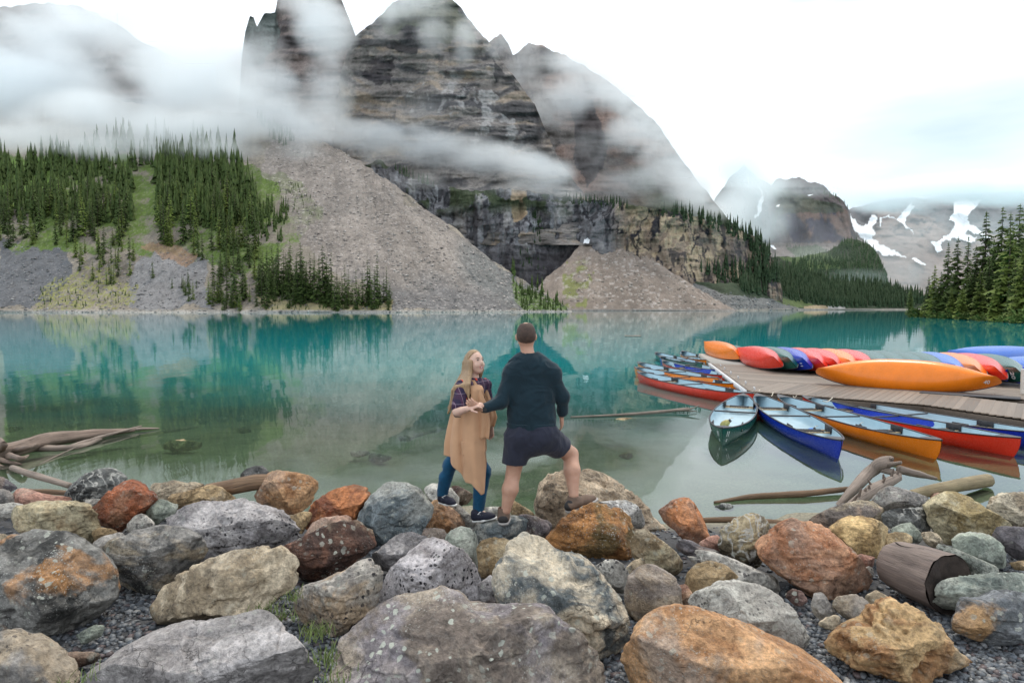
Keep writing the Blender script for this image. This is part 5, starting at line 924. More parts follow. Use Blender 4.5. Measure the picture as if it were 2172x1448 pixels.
# ================================================================== driftwood
def mat_wood(name, a, c2, dark, sc=(1, 1, 1)):
    m, t, b, o = newmat(name); tcn = N(t, 'ShaderNodeTexCoord'); uv = N(t, 'ShaderNodeAttribute', attribute_type='GEOMETRY', attribute_name='grain')
    mpn = N(t, 'ShaderNodeMapping'); mpn.inputs['Scale'].default_value = sc; L(t, uv.outputs['Vector'], mpn.inputs['Vector'])
    f = noise(t, mpn.outputs[0], 5, 7, .65, .3); f2 = noise(t, tcn.outputs['Object'], 3, 4)
    c = mixc(t, maprange(t, f, .35, .65), a, c2); c = mixc(t, maprange(t, f, .58, .70), c, dark); c = mixc(t, 1.0, c, maprange(t, f2, .3, .7, .7, 1.25), 'MULTIPLY')
    L(t, c, b.inputs['Base Color']); b.inputs['Roughness'].default_value = .75; bump(t, b, f, .8, .02); return m
M_DRIFT = mat_wood('driftwood_grain', (.25, .185, .145), (.155, .115, .09), (.05, .037, .03))
M_DRIFTP = mat_wood('driftwood_pale', (.31, .25, .205), (.205, .16, .13), (.07, .052, .042))
M_DRIFTD = mat_wood('driftwood_brown', (.24, .15, .085), (.14, .085, .05), (.05, .03, .02))
M_STUMP = mat_wood('sawn_log_bark', (.24, .185, .155), (.15, .115, .10), (.045, .033, .03))
m_end, t, b, o = newmat('log_end_grain'); tcn = N(t, 'ShaderNodeTexCoord'); L(t, mixc(t, maprange(t, noise(t, tcn.outputs['Object'], 14, 5), .3, .7), (.018, .013, .011), (.05, .035, .028)), b.inputs['Base Color']); b.inputs['Roughness'].default_value = .9
bump(t, b, noise(t, tcn.outputs['Object'], 40, 5), .6, .01)
def limb(pts, rad, n=14, per=10, rough=.12, seed=1, flat=1.0, taper_end=None):
    """a wandering, fluted stick through pts; gives vertices, faces and grain coordinates"""
    P = np.asarray(pts, float); k = len(P); tt = np.linspace(0, k - 1, per * (k - 1) + 1)
    def cr(tq):
        i = np.clip(np.floor(tq).astype(int), 0, k - 2); f = (tq - i)[:, None]; p0, p1, p2, p3 = P[np.maximum(i - 1, 0)], P[i], P[i + 1], P[np.minimum(i + 2, k - 1)]
        return .5 * (2 * p1 + (p2 - p0) * f + (2 * p0 - 5 * p1 + 4 * p2 - p3) * f ** 2 + (3 * p1 - p0 - 3 * p2 + p3) * f ** 3)
    Cn = cr(tt); rd = np.interp(tt, np.arange(k), np.broadcast_to(rad, (k,))); m = len(Cn); T = np.gradient(Cn, axis=0); T /= np.linalg.norm(T, axis=1)[:, None] + 1e-9
    ln = np.concatenate([[0], np.cumsum(np.linalg.norm(np.diff(Cn, axis=0), axis=1))]); up = np.array([0, 0, 1.0]) if abs(T[0, 2]) < .9 else np.array([0, 1.0, 0])
    A = np.cross(T, up); A /= np.linalg.norm(A, axis=1)[:, None] + 1e-9; B = np.cross(A, T); th = np.arange(n) * 2 * math.pi / n
    q = np.stack([np.cos(th)[None] * 1.6 + 0 * ln[:, None], np.sin(th)[None] * 1.6 + 0 * ln[:, None], ln[:, None] / (rd.mean() * 9) + 0 * th[None]], -1).reshape(-1, 3) + seed * 3.7
    w_ = 1 + rough * fbm(q, 3, seed).reshape(m, n) + rough * .6 * fbm(q * np.array([3, 3, 2.]), 2, seed + 4).reshape(m, n)
    V = Cn[:, None] + (rd[:, None] * w_)[..., None] * (np.cos(th)[None, :, None] * A[:, None] + flat * np.sin(th)[None, :, None] * B[:, None])
    gr = np.stack([np.cos(th)[None] * 1.2 + 0 * ln[:, None], np.sin(th)[None] * 1.2 + 0 * ln[:, None], (ln * .55)[:, None] + 0 * th[None]], -1).reshape(-1, 3) + seed
    i, j = np.meshgrid(np.arange(m - 1), np.arange(n), indexing='ij'); j2 = (j + 1) % n; F = np.stack([i * n + j, i * n + j2, (i + 1) * n + j2, (i + 1) * n + j], -1).reshape(-1, 4)
    V = V.reshape(-1, 3); c0, c1 = len(V), len(V) + 1; V = np.vstack([V, Cn[0], Cn[-1]]); gr = np.vstack([gr, gr[0], gr[-1]]); jj = np.arange(n)
    Tt = np.concatenate([np.stack([np.full(n, c0), (jj + 1) % n, jj], -1), np.stack([np.full(n, c1), (m - 1) * n + jj, (m - 1) * n + (jj + 1) % n], -1)])
    return V, F, Tt, gr
def wood_obj(name, parts, mat, parent=None):
    V, Q, T, G, n = [], [], [], [], 0
    for v, q, tt, g in parts: V.append(v); Q.append(q + n); T.append(tt + n); G.append(g); n += len(v)
    me = mesh_np(name, np.concatenate(V), [np.concatenate(Q), np.concatenate(T)], mat); a = me.attributes.new('grain', 'FLOAT_VECTOR', 'POINT'); a.data.foreach_set('vector', np.concatenate(G).astype(np.float32).ravel())
    return link(name, me, parent)
def Wz(px, py, z): return atz(px, py, z)
# big trunk with its root plate at the left
lg = empty('driftwood', Wz(40, 960, 0), 'weathered driftwood trunk with roots lying in the water at the left', 'driftwood'); inv = lambda o_, p: np.asarray(p) - np.array(o_.location)
tp = [Wz(-120, 985, .05), Wz(20, 955, .12), Wz(110, 932, .11), Wz(200, 920, .08), Wz(285, 911, .04)]
wood_obj('trunk', [limb([inv(lg, p) for p in tp], [.14, .135, .115, .085, .03], 18, 14, .2, 2)], M_DRIFT, lg)
wood_obj('splinter', [limb([inv(lg, p) for p in (Wz(150, 946, .05), Wz(230, 922, .07), Wz(300, 903, .07))], [.035, .03, .012], 8, 10, .2, 3), limb([inv(lg, p) for p in (Wz(60, 952, .03), Wz(160, 948, .03), Wz(215, 930, .04))], [.06, .05, .02], 8, 10, .2, 4), limb([inv(lg, p) for p in (Wz(66, 993, -.02), Wz(150, 953, .03), Wz(232, 920, .04))], [.008, .012, .01], 6, 8, .1, 6)], M_DRIFTP, lg)
wood_obj('tip', [limb([inv(lg, p) for p in (Wz(262, 912, .04), Wz(300, 909, .04), Wz(338, 908, .02))], [.03, .055, .02], 8, 8, .15, 5, .5)], M_DRIFTP, lg)
for k, (a, b_, c_, r0) in enumerate([((30, 955, .12), (60, 948, .22), (78, 942, .18), .055), ((18, 965, .1), (45, 972, .16), (60, 965, .12), .05), ((0, 955, .15), (8, 940, .3), (-10, 925, .32), .06), ((-20, 960, .1), (0, 975, .05), (45, 985, .0), .06), ((-30, 955, .1), (-10, 985, .0), (10, 990, -.02), .07)]):
    wood_obj('root', [limb([inv(lg, Wz(*a)), inv(lg, Wz(*b_)), inv(lg, Wz(*c_))], [r0 * 1.0, r0 * .7, r0 * .3], 10, 8, .25, 10 + k)], M_DRIFT, lg)
def log_at(ps, rads, label, mat, seed, name='driftwood_log', cat='log', n=12, rough=.12, flat=1.0, extra=()):
    P = [np.asarray(p) for p in ps]; c0 = sum(P) / len(P); o_ = wood_obj(name, [limb([p - c0 for p in P], rads, n, 10, rough, seed, flat)] + [limb([np.asarray(q) - c0 for q in e], r_, 8, 8, .2, seed + 9 + i) for i, (e, r_) in enumerate(extra)], mat); o_.location = c0
    return props(o_, label, cat, 'driftwood logs along the shore')
log_at([Wz(175, 943, -.06), Wz(280, 925, -.07), Wz(420, 905, -.10)], [.05, .045, .03], 'thin sunken log beside the driftwood trunk', M_DRIFT, 21)
log_at([at(25, 992, 9.0), at(80, 1010, 8.6), at(150, 1030, 8.2)], [.04, .045, .035], 'short broken log pointing from the left boulders into the water', M_DRIFTP, 22)
log_at([at(50, 1040, 7.9), at(110, 1043, 7.9), at(180, 1048, 7.8)], [.02, .03, .03], 'dark thin stick at the water by the flat pinkish rock', M_DRIFTD, 23)
log_at([at(440, 1040, 7.3), at(490, 1033, 7.2), at(545, 1022, 7.1), at(590, 1020, 7.1)], [.07, .085, .08, .06], 'brown log wedged behind the lavender and orange-brown boulders', M_DRIFTD, 24, rough=.1)
log_at([Wz(1515, 1065, .01), Wz(1600, 1052, .03), Wz(1700, 1047, .04), Wz(1798, 1037, .05)], [.015, .035, .04, .035], 'long thin log floating before the green and blue canoes', M_DRIFTD, 25)
log_at([Wz(1490, 1103, .02), Wz(1560, 1102, .03), Wz(1668, 1110, .02)], [.03, .035, .03], 'dark stick in the water behind the striped boulder', M_DRIFTD, 26)
log_at([Wz(1930, 1050, .12), Wz(2000, 1035, .13), Wz(2095, 1018, .09)], [.06, .075, .085], 'stout smooth log reaching into the water at the right', mat_wood('log_olive', (.32, .26, .15), (.22, .17, .09), (.08, .06, .035)), 27, n=16, rough=.05)
log_at([Wz(1210, 884, .02), Wz(1300, 880, .03), Wz(1400, 873, .05), Wz(1460, 866, .08)], [.014, .025, .035, .03], 'long thin pole floating between the man and the canoes, split at its end', M_DRIFTP, 28, extra=[([Wz(1430, 870, .06), Wz(1460, 868, .09), Wz(1484, 859, .16)], [.03, .02, .006]), ([Wz(1430, 871, .05), Wz(1455, 871, .05), Wz(1478, 872, .03)], [.025, .018, .006])])
log_at([Wz(850, 930, -.10), Wz(900, 918, -.1), Wz(948, 905, -.12)], [.05, .045, .04], 'sunken pale pole under the water left of the woman', M_DRIFTP, 29)
log_at([Wz(1325, 713, .03), Wz(1360, 713, .04)], [.08, .08], 'tiny pale stick floating far out on the lake', M_DRIFTP, 30)
# twisted driftwood root and the spiky one
dr = empty('driftwood_root', Wz(1800, 1060, 0), 'pale twisted driftwood root rising from the water before the orange canoe', 'driftwood')
wood_obj('stem', [limb([inv(dr, p) for p in (Wz(1775, 1075, -.03), Wz(1808, 1040, .1), at(1842, 1003, 8.7), at(1872, 983, 8.7), at(1890, 976, 8.7))], [.03, .06, .075, .085, .05], 12, 10, .14, 31)], M_DRIFTP, dr)
for k, ps in enumerate([(at(1870, 988, 8.7), at(1890, 984, 8.6), at(1912, 980, 8.5)), (at(1866, 992, 8.7), at(1890, 1000, 8.6), at(1912, 1008, 8.55)), (at(1876, 980, 8.7), at(1888, 972, 8.7), at(1894, 973, 8.6)), (at(1905, 996, 8.7), at(1950, 1006, 8.7), at(1988, 1015, 8.6))]): wood_obj('fork', [limb([inv(dr, p) for p in ps], [.05, .04, .018], 8, 8, .25, 33 + k)], M_DRIFTP, dr)
ds = empty('driftwood_root', at(1850, 1050, 8.0), 'spiky driftwood branch with stubs lying on the brown-grey boulder', 'driftwood')
pa, pb_ = at(1798, 1075, 7.7), at(1905, 1012, 8.3); sh_ = limb([inv(ds, pa), inv(ds, (pa + pb_) / 2 + np.array([0, 0, .02])), inv(ds, pb_)], [.04, .085, .05], 12, 14, .12, 41); wood_obj('stem', [sh_], M_DRIFTP, ds)
r = np.random.default_rng(9)
for k in range(9):
    f = (k + .5) / 9; p = pa + (pb_ - pa) * f; d = np.array([r.uniform(-.5, .5), r.uniform(-.6, .1), 1.0]); d /= np.linalg.norm(d)
    wood_obj('stub', [limb([inv(ds, p + d * .05), inv(ds, p + d * .10), inv(ds, p + d * r.uniform(.13, .17))], [.02, .016, .008], 7, 5, .2, 50 + k)], M_DRIFT, ds)
# thick sawn log lying on the gravel
sl = empty('sawn_log', at(1960, 1210, 4.75), 'thick grey sawn log with a dark end lying on the gravel at the right', 'log')
A0, A1 = at(1897, 1196, 5.02), at(2012, 1240, 4.58); ax = (A1 - A0) / np.linalg.norm(A1 - A0); Rr = .205
V, Fq, Ft, G = limb([inv(sl, A0), inv(sl, A0 * .5 + A1 * .5), inv(sl, A1)], [Rr * .82, Rr * .95, Rr], 40, 14, .05, 71)
wood_obj('log_body', [(V, Fq, Ft[:40], G)], M_STUMP, sl)
e0 = len(V) - 2 - 40; ring = V[e0:e0 + 40]; cE = V[-1]; axl = ax * .004
rings = [cE + (ring - cE) * s_ + ax * (.004 - .03 * (1 - s_) * (1 + .0)) for s_ in (.97, .8, .55, .3, .004)]; mb = MB(); Vr = np.concatenate(rings); i, j = np.meshgrid(np.arange(4), np.arange(40), indexing='ij'); j2 = (j + 1) % 40
Vr = Vr + ax * (.018 * fbm(Vr * 14, 3, 5))[:, None]
mb.add(Vr, np.stack([i * 40 + j, (i + 1) * 40 + j, (i + 1) * 40 + j2, i * 40 + j2], -1).reshape(-1, 4)); mb.build('end_grain', m_end, sl)
mb = MB()
for k, (f0, f1, ang0, w_) in enumerate([(.15, .9, 2.5, .009), (.4, .95, 1.9, .006), (.05, .6, 1.4, .005), (.3, .8, 3.1, .006)]):
    pts = []
    for f in np.linspace(f0, f1, 9):
        c_ = A0 + (A1 - A0) * f; s_ = np.cross(ax, [0, 0, 1]); s_ /= np.linalg.norm(s_); u_ = np.cross(s_, ax); a_ = ang0 + .12 * math.sin(f * 9 + k); pts.append(inv(sl, c_ + (Rr * (.84 + .16 * f) + .001) * (math.cos(a_) * s_ + math.sin(a_) * u_)))
    mb.tube(pts, [w_ * .3] + [w_] * 7 + [w_ * .3], 6)
mb.build('crack', m_end, sl)
# ================================================================== canoes and the dock
def mat_hull(name, col):
    m, t, b, o = newmat(name); tcn = N(t, 'ShaderNodeTexCoord'); f = noise(t, tcn.outputs['Object'], 3, 5, .6); f2 = noise(t, tcn.outputs['Object'], 70, 3, .6)
    c = mixc(t, maprange(t, f, .3, .7), tuple(x * .88 for x in col), tuple(min(1, x * 1.08) for x in col)); mp_ = N(t, 'ShaderNodeMapping'); mp_.inputs['Scale'].default_value = (1.2, 20, 20); L(t, tcn.outputs['Object'], mp_.inputs['Vector'])
    sc = noise(t, mp_.outputs[0], 3, 5, .7); c = mixc(t, maprange(t, sc, .62, .74, 0, .45), c, tuple(.5 * x + .28 for x in col)); L(t, c, b.inputs['Base Color'])
    L(t, maprange(t, f2, .3, .7, .20, .34), b.inputs['Roughness']); bump(t, b, f, .05, .02); b.inputs['Specular IOR Level'].default_value = .5; return m
HULL = dict(red=mat_hull('canoe_red', (.72, .035, .014)), orange=mat_hull('canoe_orange', (.86, .215, .008)), blue=mat_hull('canoe_blue', (.008, .035, .42)), green=mat_hull('canoe_green', (.006, .085, .065)), bluelight=mat_hull('canoe_sky_blue', (.035, .15, .56)))
M_LINER = plain('canoe_liner', (.40, .545, .615), .42, .07, 5); M_GUN = plain('gunwale_vinyl', (.022, .022, .028), .45, .2, 6); M_WEB = plain('seat_webbing', (.035, .034, .038), .8, .2, 30, .4, 160, .003)
M_ASH = plain('ash_wood', (.62, .44, .26), .55, .2, 14); M_HANG = plain('seat_hanger', (.018, .018, .022), .6, .2, 9); M_ROPE = plain('pale_rope', (.60, .55, .45), .9, .15, 40); M_NUM = plain('white_decal', (.80, .82, .82), .5, .04, 20)
BW, DRAFT, SH0, SH1 = .84, .10, .235, .31
def hull_pt(x, s, Ln, off=0.0, side=1):
    """x -1..1 along, s 0 keel..1 gunwale, off inward"""
    t_ = abs(x); b_ = BW / 2 * max(0.0, 1 - t_ ** 2.3) ** .82 + .006; zs = SH0 + (SH1 - SH0) * t_ ** 3; zk = -DRAFT + .03 * t_ ** 4
    ph = s * math.pi / 2; v_ = t_ ** 3; y = b_ * ((math.sin(ph) ** .62) * (1 - v_) + s ** .9 * v_); z = zk + (zs - zk) * ((.16 * math.sin(ph) ** 1.2 + .84 * (1 - math.cos(ph) ** .85)) * (1 - v_) + s * v_)
    y = y * (1 - .035 * (1 - v_) * max(0, s - .8) / .2)
    xx = x * Ln / 2 - math.copysign(.16, x) * (1 - s) ** 2.2 * t_ ** 14
    y = max(0.0, y - off); z = z + off * (1 - s) * .8
    if off: xx *= 1 - off * 2 / Ln
    return np.array([xx, side * y, z])
def shell(Ln, off, rev, n=44, m=11):
    xs = np.sin(np.linspace(-1, 1, n) * math.pi / 2) * .35 + np.linspace(-1, 1, n) * .65; V = []
    for x in xs:
        V += [hull_pt(x, s, Ln, off, -1) for s in np.linspace(1, 0, m)] + [hull_pt(x, s, Ln, off, 1) for s in np.linspace(0, 1, m)[1:]]
    k = 2 * m - 1; i, j = np.meshgrid(np.arange(n - 1), np.arange(k - 1), indexing='ij'); a = i * k + j
    F = np.stack([a, a + 1, a + k + 1, a + k], -1).reshape(-1, 4)
    return np.array(V), (F[:, ::-1] if rev else F)
def gunwale(Ln):
    mb = MB()
    for sd_ in (-1, 1):
        xs = np.linspace(-1, 1, 40); P = np.array([hull_pt(x, 1, Ln, 0, sd_) for x in xs]); P[:, 2] += .006; mb.tube(P, .017, 6, flat=.75)
    return mb
def deckplate(Ln, e):
    xs = np.linspace(.87, 1.0, 7) * e; V = []
    for x in xs: V += [hull_pt(x, 1, Ln, 0, -1) + (0, 0, .014), hull_pt(x, 1, Ln, 0, 0) + (0, 0, .026), hull_pt(x, 1, Ln, 0, 1) + (0, 0, .014)]
    F = [];
    for i in range(6):
        for j in range(2): F.append([i * 3 + j, i * 3 + 3 + j, i * 3 + 4 + j, i * 3 + 1 + j] if e > 0 else [i * 3 + j, i * 3 + 1 + j, i * 3 + 4 + j, i * 3 + 3 + j])
    return np.array(V), np.array(F)
DEFL = 5.2
def canoe_meshes(): 
    d = {}
    V, F = shell(DEFL, 0, False); d['hull'] = (V, F); V2, F2 = shell(DEFL, .014, True); V2[:, 2] = np.maximum(V2[:, 2], .016 + .02 * np.abs(V2[:, 1]))
    d['liner'] = mesh_np('liner', V2, F2, M_LINER)
    d['gunwale'] = gunwale(DEFL).mesh('gunwale', M_GUN)
    for e in (1, -1): d['deck%d' % e] = mesh_np('deck_plate', *deckplate(DEFL, e), M_GUN, False)
    return d
CM = canoe_meshes(); HM = {k: mesh_np('hull', *CM['hull'], m) for k, m in HULL.items()}
def seat_meshes(x):
    hw = hull_pt(x, 1, DEFL)[1] - .03; zt = SH0 - .075; w_ = .22
    a = MB()
    for dx in (-w_ / 2, w_ / 2): a.box((dx, 0, zt), (.03, 2 * hw, .024))
    wb = MB(); m_ = int(hw * 1.25 / .045)
    for k in range(m_): wb.box((0, (k - (m_ - 1) / 2) * .05, zt + .014), (w_ + .034, .04, .006))
    for k in range(4): wb.box(((k - 1.5) * .05, 0, zt + .019), (.038, hw * 1.3, .004))
    hs_ = []
    for s_ in (-1, 1): h = MB(); h.box((0, s_ * (hw - .012), zt + .045), (w_ + .08, .018, .13)); hs_.append(h.mesh('hanger', M_HANG, False))
    rl = []
    for dx in (-w_ / 2, w_ / 2): a = MB(); a.box((dx, 0, zt), (.03, 2 * hw, .024)); rl.append(a.mesh('seat_rail', M_ASH, False))
    return rl, wb.mesh('webbing', M_WEB, False), hs_
SEATS = {x: seat_meshes(x) for x in (-.52, .42, .62)}
yk = MB(); yk.tube([(0, -BW / 2 + .02, SH0 - .01), (0, 0, SH0 - .012), (0, BW / 2 - .02, SH0 - .01)], .016, 8); YOKE = yk.mesh('thwart', M_GUN)
def text_mesh(s, size):
    cu = bpy.data.curves.new('t', 'FONT'); cu.body = s; cu.size = size; cu.align_x = 'CENTER'; cu.align_y = 'CENTER'; cu.extrude = .0015; cu.offset = size * .015
    ob = bpy.data.objects.new('t', cu); C.objects.link(ob); me = bpy.data.meshes.new_from_object(ob.evaluated_get(bpy.context.evaluated_depsgraph_get())); bpy.data.objects.remove(ob); bpy.data.curves.remove(cu); me.name = 'number'; me.materials.clear(); me.materials.append(M_NUM); return me
def number(parent, s, x, h, side, size, sx=1.0, rot=0.0, Ln=DEFL):
    p = hull_pt(x, h, Ln, 0, side); du = hull_pt(x + .01, h, Ln, 0, side) - hull_pt(x - .01, h, Ln, 0, side); dv = hull_pt(x, min(1, h + .05), Ln, 0, side) - hull_pt(x, h - .05, Ln, 0, side)
    du /= np.linalg.norm(du); nn = np.cross(du, dv); nn /= np.linalg.norm(nn)
    if nn[1] * side < 0: nn = -nn
    up = np.cross(nn, du) ; ux = du
    if np.dot(np.cross(ux, dv), nn) < 0: ux = -ux
    up = np.cross(nn, ux); cr, sr = math.cos(rot), math.sin(rot); a, b_ = ux * cr + up * sr, -ux * sr + up * cr
    o_ = link('number', text_mesh(s, size), parent); M = Matrix(((a[0], b_[0], nn[0], p[0] + nn[0] * .004), (a[1], b_[1], nn[1], p[1] + nn[1] * .004), (a[2], b_[2], nn[2], p[2] + nn[2] * .004), (0, 0, 0, 1))); o_.matrix_local = M
    o_.scale = (o_.scale[0] * sx, o_.scale[1], o_.scale[2]); return o_
def canoe(color, M, label, group, seats=(-.52, .42), scale_len=1.0, hidden_inside=False, seat_far=True):
    c_ = empty('canoe', (0, 0, 0), label, 'canoe', group); c_.matrix_world = M @ Matrix.Diagonal((scale_len, 1, 1, 1))
    link('hull', HM[color], c_); link('gunwale', CM['gunwale'], c_)
    link('liner', CM['liner'], c_)
    for e in (1, -1): link('deck_plate', CM['deck%d' % e], c_)
    if hidden_inside: return c_
    for x in seats:
        st_ = empty('seat', (0, 0, 0), None, None); st_.parent = c_; st_.location = (x * DEFL / 2, 0, 0)
        ra, wb, hg = SEATS[x]; link('webbing', wb, st_); [link('seat_rail', q, st_) for q in ra]; [link('hanger', q, st_) for q in hg]
    link('thwart', YOKE, c_, (-.02 * DEFL, 0, 0))
    return c_
def span(a, b_, dz=0.0):
    """afloat, x axis from stern a to bow b_"""
    a, b_ = Vector((a[0], a[1], 0)), Vector((b_[0], b_[1], 0)); d = b_ - a; Ln = d.length; d.normalize(); y = Vector((-d.y, d.x, 0)); c0 = (a + b_) / 2
    return Matrix(((d.x, y.x, 0, c0.x), (d.y, y.y, 0, c0.y), (0, 0, 1, dz), (0, 0, 0, 1))), Ln / DEFL
GA, GB = 'canoes moored along the front of the dock', 'canoes moored along the left side of the dock'
gz = .30
def afloat(color, far, near, label, group, nearwater=None, num=None, seats=(-.52, .42), dz=0.0):
    a = atz(*far, gz); b_ = atz(*nearwater, 0.0) if nearwater else atz(*near, gz); M, s_ = span(a, b_, dz); c_ = canoe(color, M, label, group, seats, s_)
    if num:
        for (tx, x, h, sd_, sz_) in num: number(c_, tx, x, h, sd_, sz_, 1 / s_)
    return c_, a, b_
cg, ga, gb = afloat('green', (1577, 836), None, 'dark green canoe numbered 11, its bow turned to the shore', GA, (1531, 947), [('11', .93, .74, 1, .13), ('11', .93, .74, -1, .13), ('0', .93, .45, 1, .075), ('0', .93, .45, -1, .075)], seats=(-.52, .62))
cb, ba, bb = afloat('blue', (1606, 836), None, 'royal blue canoe moored between the green one and an orange one', GA, (1784, 977), None)
co, oa, ob_ = afloat('orange', (1650, 838), None, 'orange canoe moored beside the royal blue one, bow to the shore', GA, (1996, 977), None)
crd, ra_, rb_ = afloat('red', (1702, 840), None, 'red canoe moored outermost at the front, its bow by the right border', GA, (2164, 971), None)
cb2, b2a, b2b = afloat('blue', (1728, 838), (2262, 922), 'dark blue canoe lying close along the front of the dock', GA)
afloat('red', (1600, 835), (1352, 788), 'nearest red canoe at the left corner of the dock', GB, None, None, seats=(-.52, .42))
afloat('orange', (1571, 815), (1346, 778), 'orange canoe numbered 40 behind the nearest red one', GB, None, [('40', -.88, .62, 1, .17), ('40', -.88, .62, -1, .17)])
afloat('orange', (1524, 802), (1353, 768), 'orange canoe between the one numbered 40 and the red 35', GB)
afloat('red', (1549, 797), (1405, 764), 'red canoe numbered 35 moored at the left of the dock', GB, None, [('35', -.87, .62, 1, .18), ('35', -.87, .62, -1, .18)])
afloat('blue', (1533, 785), (1400, 755), 'blue canoe squeezed between the red 35 and a green one', GB)
afloat('green', (1490, 770), (1391, 747), 'dark green canoe at the far left of the moored rows', GB)
afloat('orange', (1502, 764), (1448, 744), 'farthest orange canoe numbered 28 at the left of the dock', GB, None, [('28', -.90, .62, 1, .2), ('28', -.90, .62, -1, .2)])
# things lying in or hanging from the canoes
def bailer(c_, loc, col, label, cat='bailer'):
    m_ = plain('bailer_plastic', col, .5, .2, 20); o_ = empty(cat, tuple(c_.matrix_world @ Vector(loc)), label, cat); mb = MB(); mb.tube([(0, 0, .0), (.01, 0, .06), (.0, 0, .15), (0, 0, .2)], [.05, .075, .06, .03], 12); mb.build('jug', m_, o_)
    mb = MB(); mb.tube([(0, 0, .2), (0, 0, .225)], [.034, .034], 10); mb.build('cap', M_GUN, o_); o_.rotation_euler = (.9, .3, .7)
    mb = MB(); mb.tube([(0, 0, .2), (.03, .05, .24), (.1, .06, .26)], .006, 5); mb.build('cord', M_ROPE, o_)
bpy.context.view_layer.update()
bailer(cg, (.55, -.2, .02), (.42, .36, .12), 'olive bailer jug lying in the green canoe'); bailer(cb, (.5, .12, -.02), (.04, .22, .62), 'small blue bailer lying in the royal blue canoe'); bailer(co, (.1, .1, -.02), (.25, .27, .3), 'grey bailer hanging in the orange canoe by the royal blue one')
# ---- the dock
DK = .33
D0 = atz(1590, 829, DK); DLf = atz(1482, 750, DK); D1 = atz(1960, 857, DK); D2 = atz(2260, 900, DK)
dock = empty('dock', tuple(D0), 'brown plank dock with canoes stacked upside down on it', 'dock')
def mat_plank(name, a, c2):
    m, t, b, o = newmat(name); tcn = N(t, 'ShaderNodeTexCoord'); oi = N(t, 'ShaderNodeObjectInfo'); mp_ = N(t, 'ShaderNodeMapping'); mp_.inputs['Scale'].default_value = (1.2, 16, 8); va2 = N(t, 'ShaderNodeVectorMath', operation='ADD'); L(t, tcn.outputs['Object'], mp_.inputs['Vector']); L(t, mp_.outputs[0], va2.inputs[0])
    cb_ = N(t, 'ShaderNodeCombineXYZ'); L(t, math_(t, 'MULTIPLY', oi.outputs['Random'], 51.0), cb_.inputs[0]); L(t, math_(t, 'MULTIPLY', oi.outputs['Random'], 97.0), cb_.inputs[1]); L(t, cb_.outputs[0], va2.inputs[1])
    f = noise(t, va2.outputs[0], 2.2, 6, .65, .2); c = mixc(t, maprange(t, f, .3, .7), a, c2); c = mixc(t, 1.0, c, maprange(t, oi.outputs['Random'], 0, 1, .72, 1.22), 'MULTIPLY'); L(t, c, b.inputs['Base Color']); b.inputs['Roughness'].default_value = .62; bump(t, b, f, .5, .008); return m
M_PLANK = mat_plank('dock_plank', (.235, .19, .15), (.15, .118, .092)); M_LIGHT = mat_plank('pale_deck', (.60, .56, .50), (.48, .44, .39)); M_FASC = mat_plank('dock_fascia', (.085, .062, .042), (.05, .036, .026)); M_ALU = plain('dock_rail', (.62, .63, .64), .4, .15, 6)
def frame2(a, b_):
    d = b_ - a; Ln = np.linalg.norm(d[:2]); d = d / Ln; n_ = np.array([-d[1], d[0], 0]); return d, n_, Ln
PLK = {}
def plank_box(c0, dirx, Ln, w_, th, mat, name='plank', parent=None):
    me = PLK.get(mat.name)
    if me is None:
        mb = MB(); mb.box((0, 0, 0), (1, 1, 1)); me = mb.mesh('plank', mat, False); PLK[mat.name] = me
    o_ = link(name, me, parent); y = np.array([-dirx[1], dirx[0], 0]); px_ = np.asarray(c0) - D0
    o_.matrix_local = Matrix(((dirx[0] * Ln, y[0] * w_, 0, px_[0]), (dirx[1] * Ln, y[1] * w_, 0, px_[1]), (0, 0, th, px_[2]), (0, 0, 0, 1))); return o_
r = np.random.default_rng(4)
d1, n1, L1 = frame2(D0, D1); d1[2] = 0; n1 = n1 if n1[1] > 0 else -n1; dl = (DLf - D0); dl[2] = 0; LLn = np.linalg.norm(dl); dl /= LLn
STRIP = 2.3; pw = .145
def poly_clip_len(p, d, lim):  # how far along d from p until the left edge line of the dock is met
    return lim
# front strip: boards at right angles to the front edge
k = 0; x = pw / 2
while x < L1 + 4.2:
    p = D0 + d1 * x if x < L1 else D1 + (D2 - D1) / np.linalg.norm(D2 - D1) * (x - L1)
    st_ = STRIP; o0 = 0.0
    c0 = p + n1 * (st_ / 2) + np.array([0, 0, -.02 + r.normal() * .0015]); c0[2] = DK - .02 + r.normal() * .0015
    plank_box(c0, n1, st_ - .01, pw - .012, .04, M_PLANK, parent=dock); x += pw
# back deck: boards along the front direction, out to the left edge
y = pw / 2 + STRIP + .01
depth = 9.0
while y < depth:
    q = D0 + n1 * y; # left end on the dock's left edge
    den = d1[0] * dl[1] - d1[1] * dl[0]; rel = D0 - q; s_ = (rel[0] * dl[1] - rel[1] * dl[0]) / den
    x0 = s_; x1 = L1 + 4.5; brk = [x0] + sorted(r.uniform(x0 + 2, x1 - 1, 2)) + [x1]
    for a, b_ in zip(brk[:-1], brk[1:]):
        c0 = q + d1 * ((a + b_) / 2); c0[2] = DK - .02 + r.normal() * .002; plank_box(c0, d1, b_ - a - .01, pw - .012, .04, M_PLANK, parent=dock)
    y += pw
# triangle between front strip and left edge
q0 = D0 + n1 * STRIP; y = pw / 2
while y < STRIP:
    q = D0 + n1 * y; den = d1[0] * dl[1] - d1[1] * dl[0]; rel = D0 - q; s_ = (rel[0] * dl[1] - rel[1] * dl[0]) / den
    if s_ < -.05: c0 = q + d1 * (s_ / 2); c0[2] = DK - .021; plank_box(c0, d1, -s_ - .012, pw - .012, .04, M_PLANK, parent=dock)
    y += pw
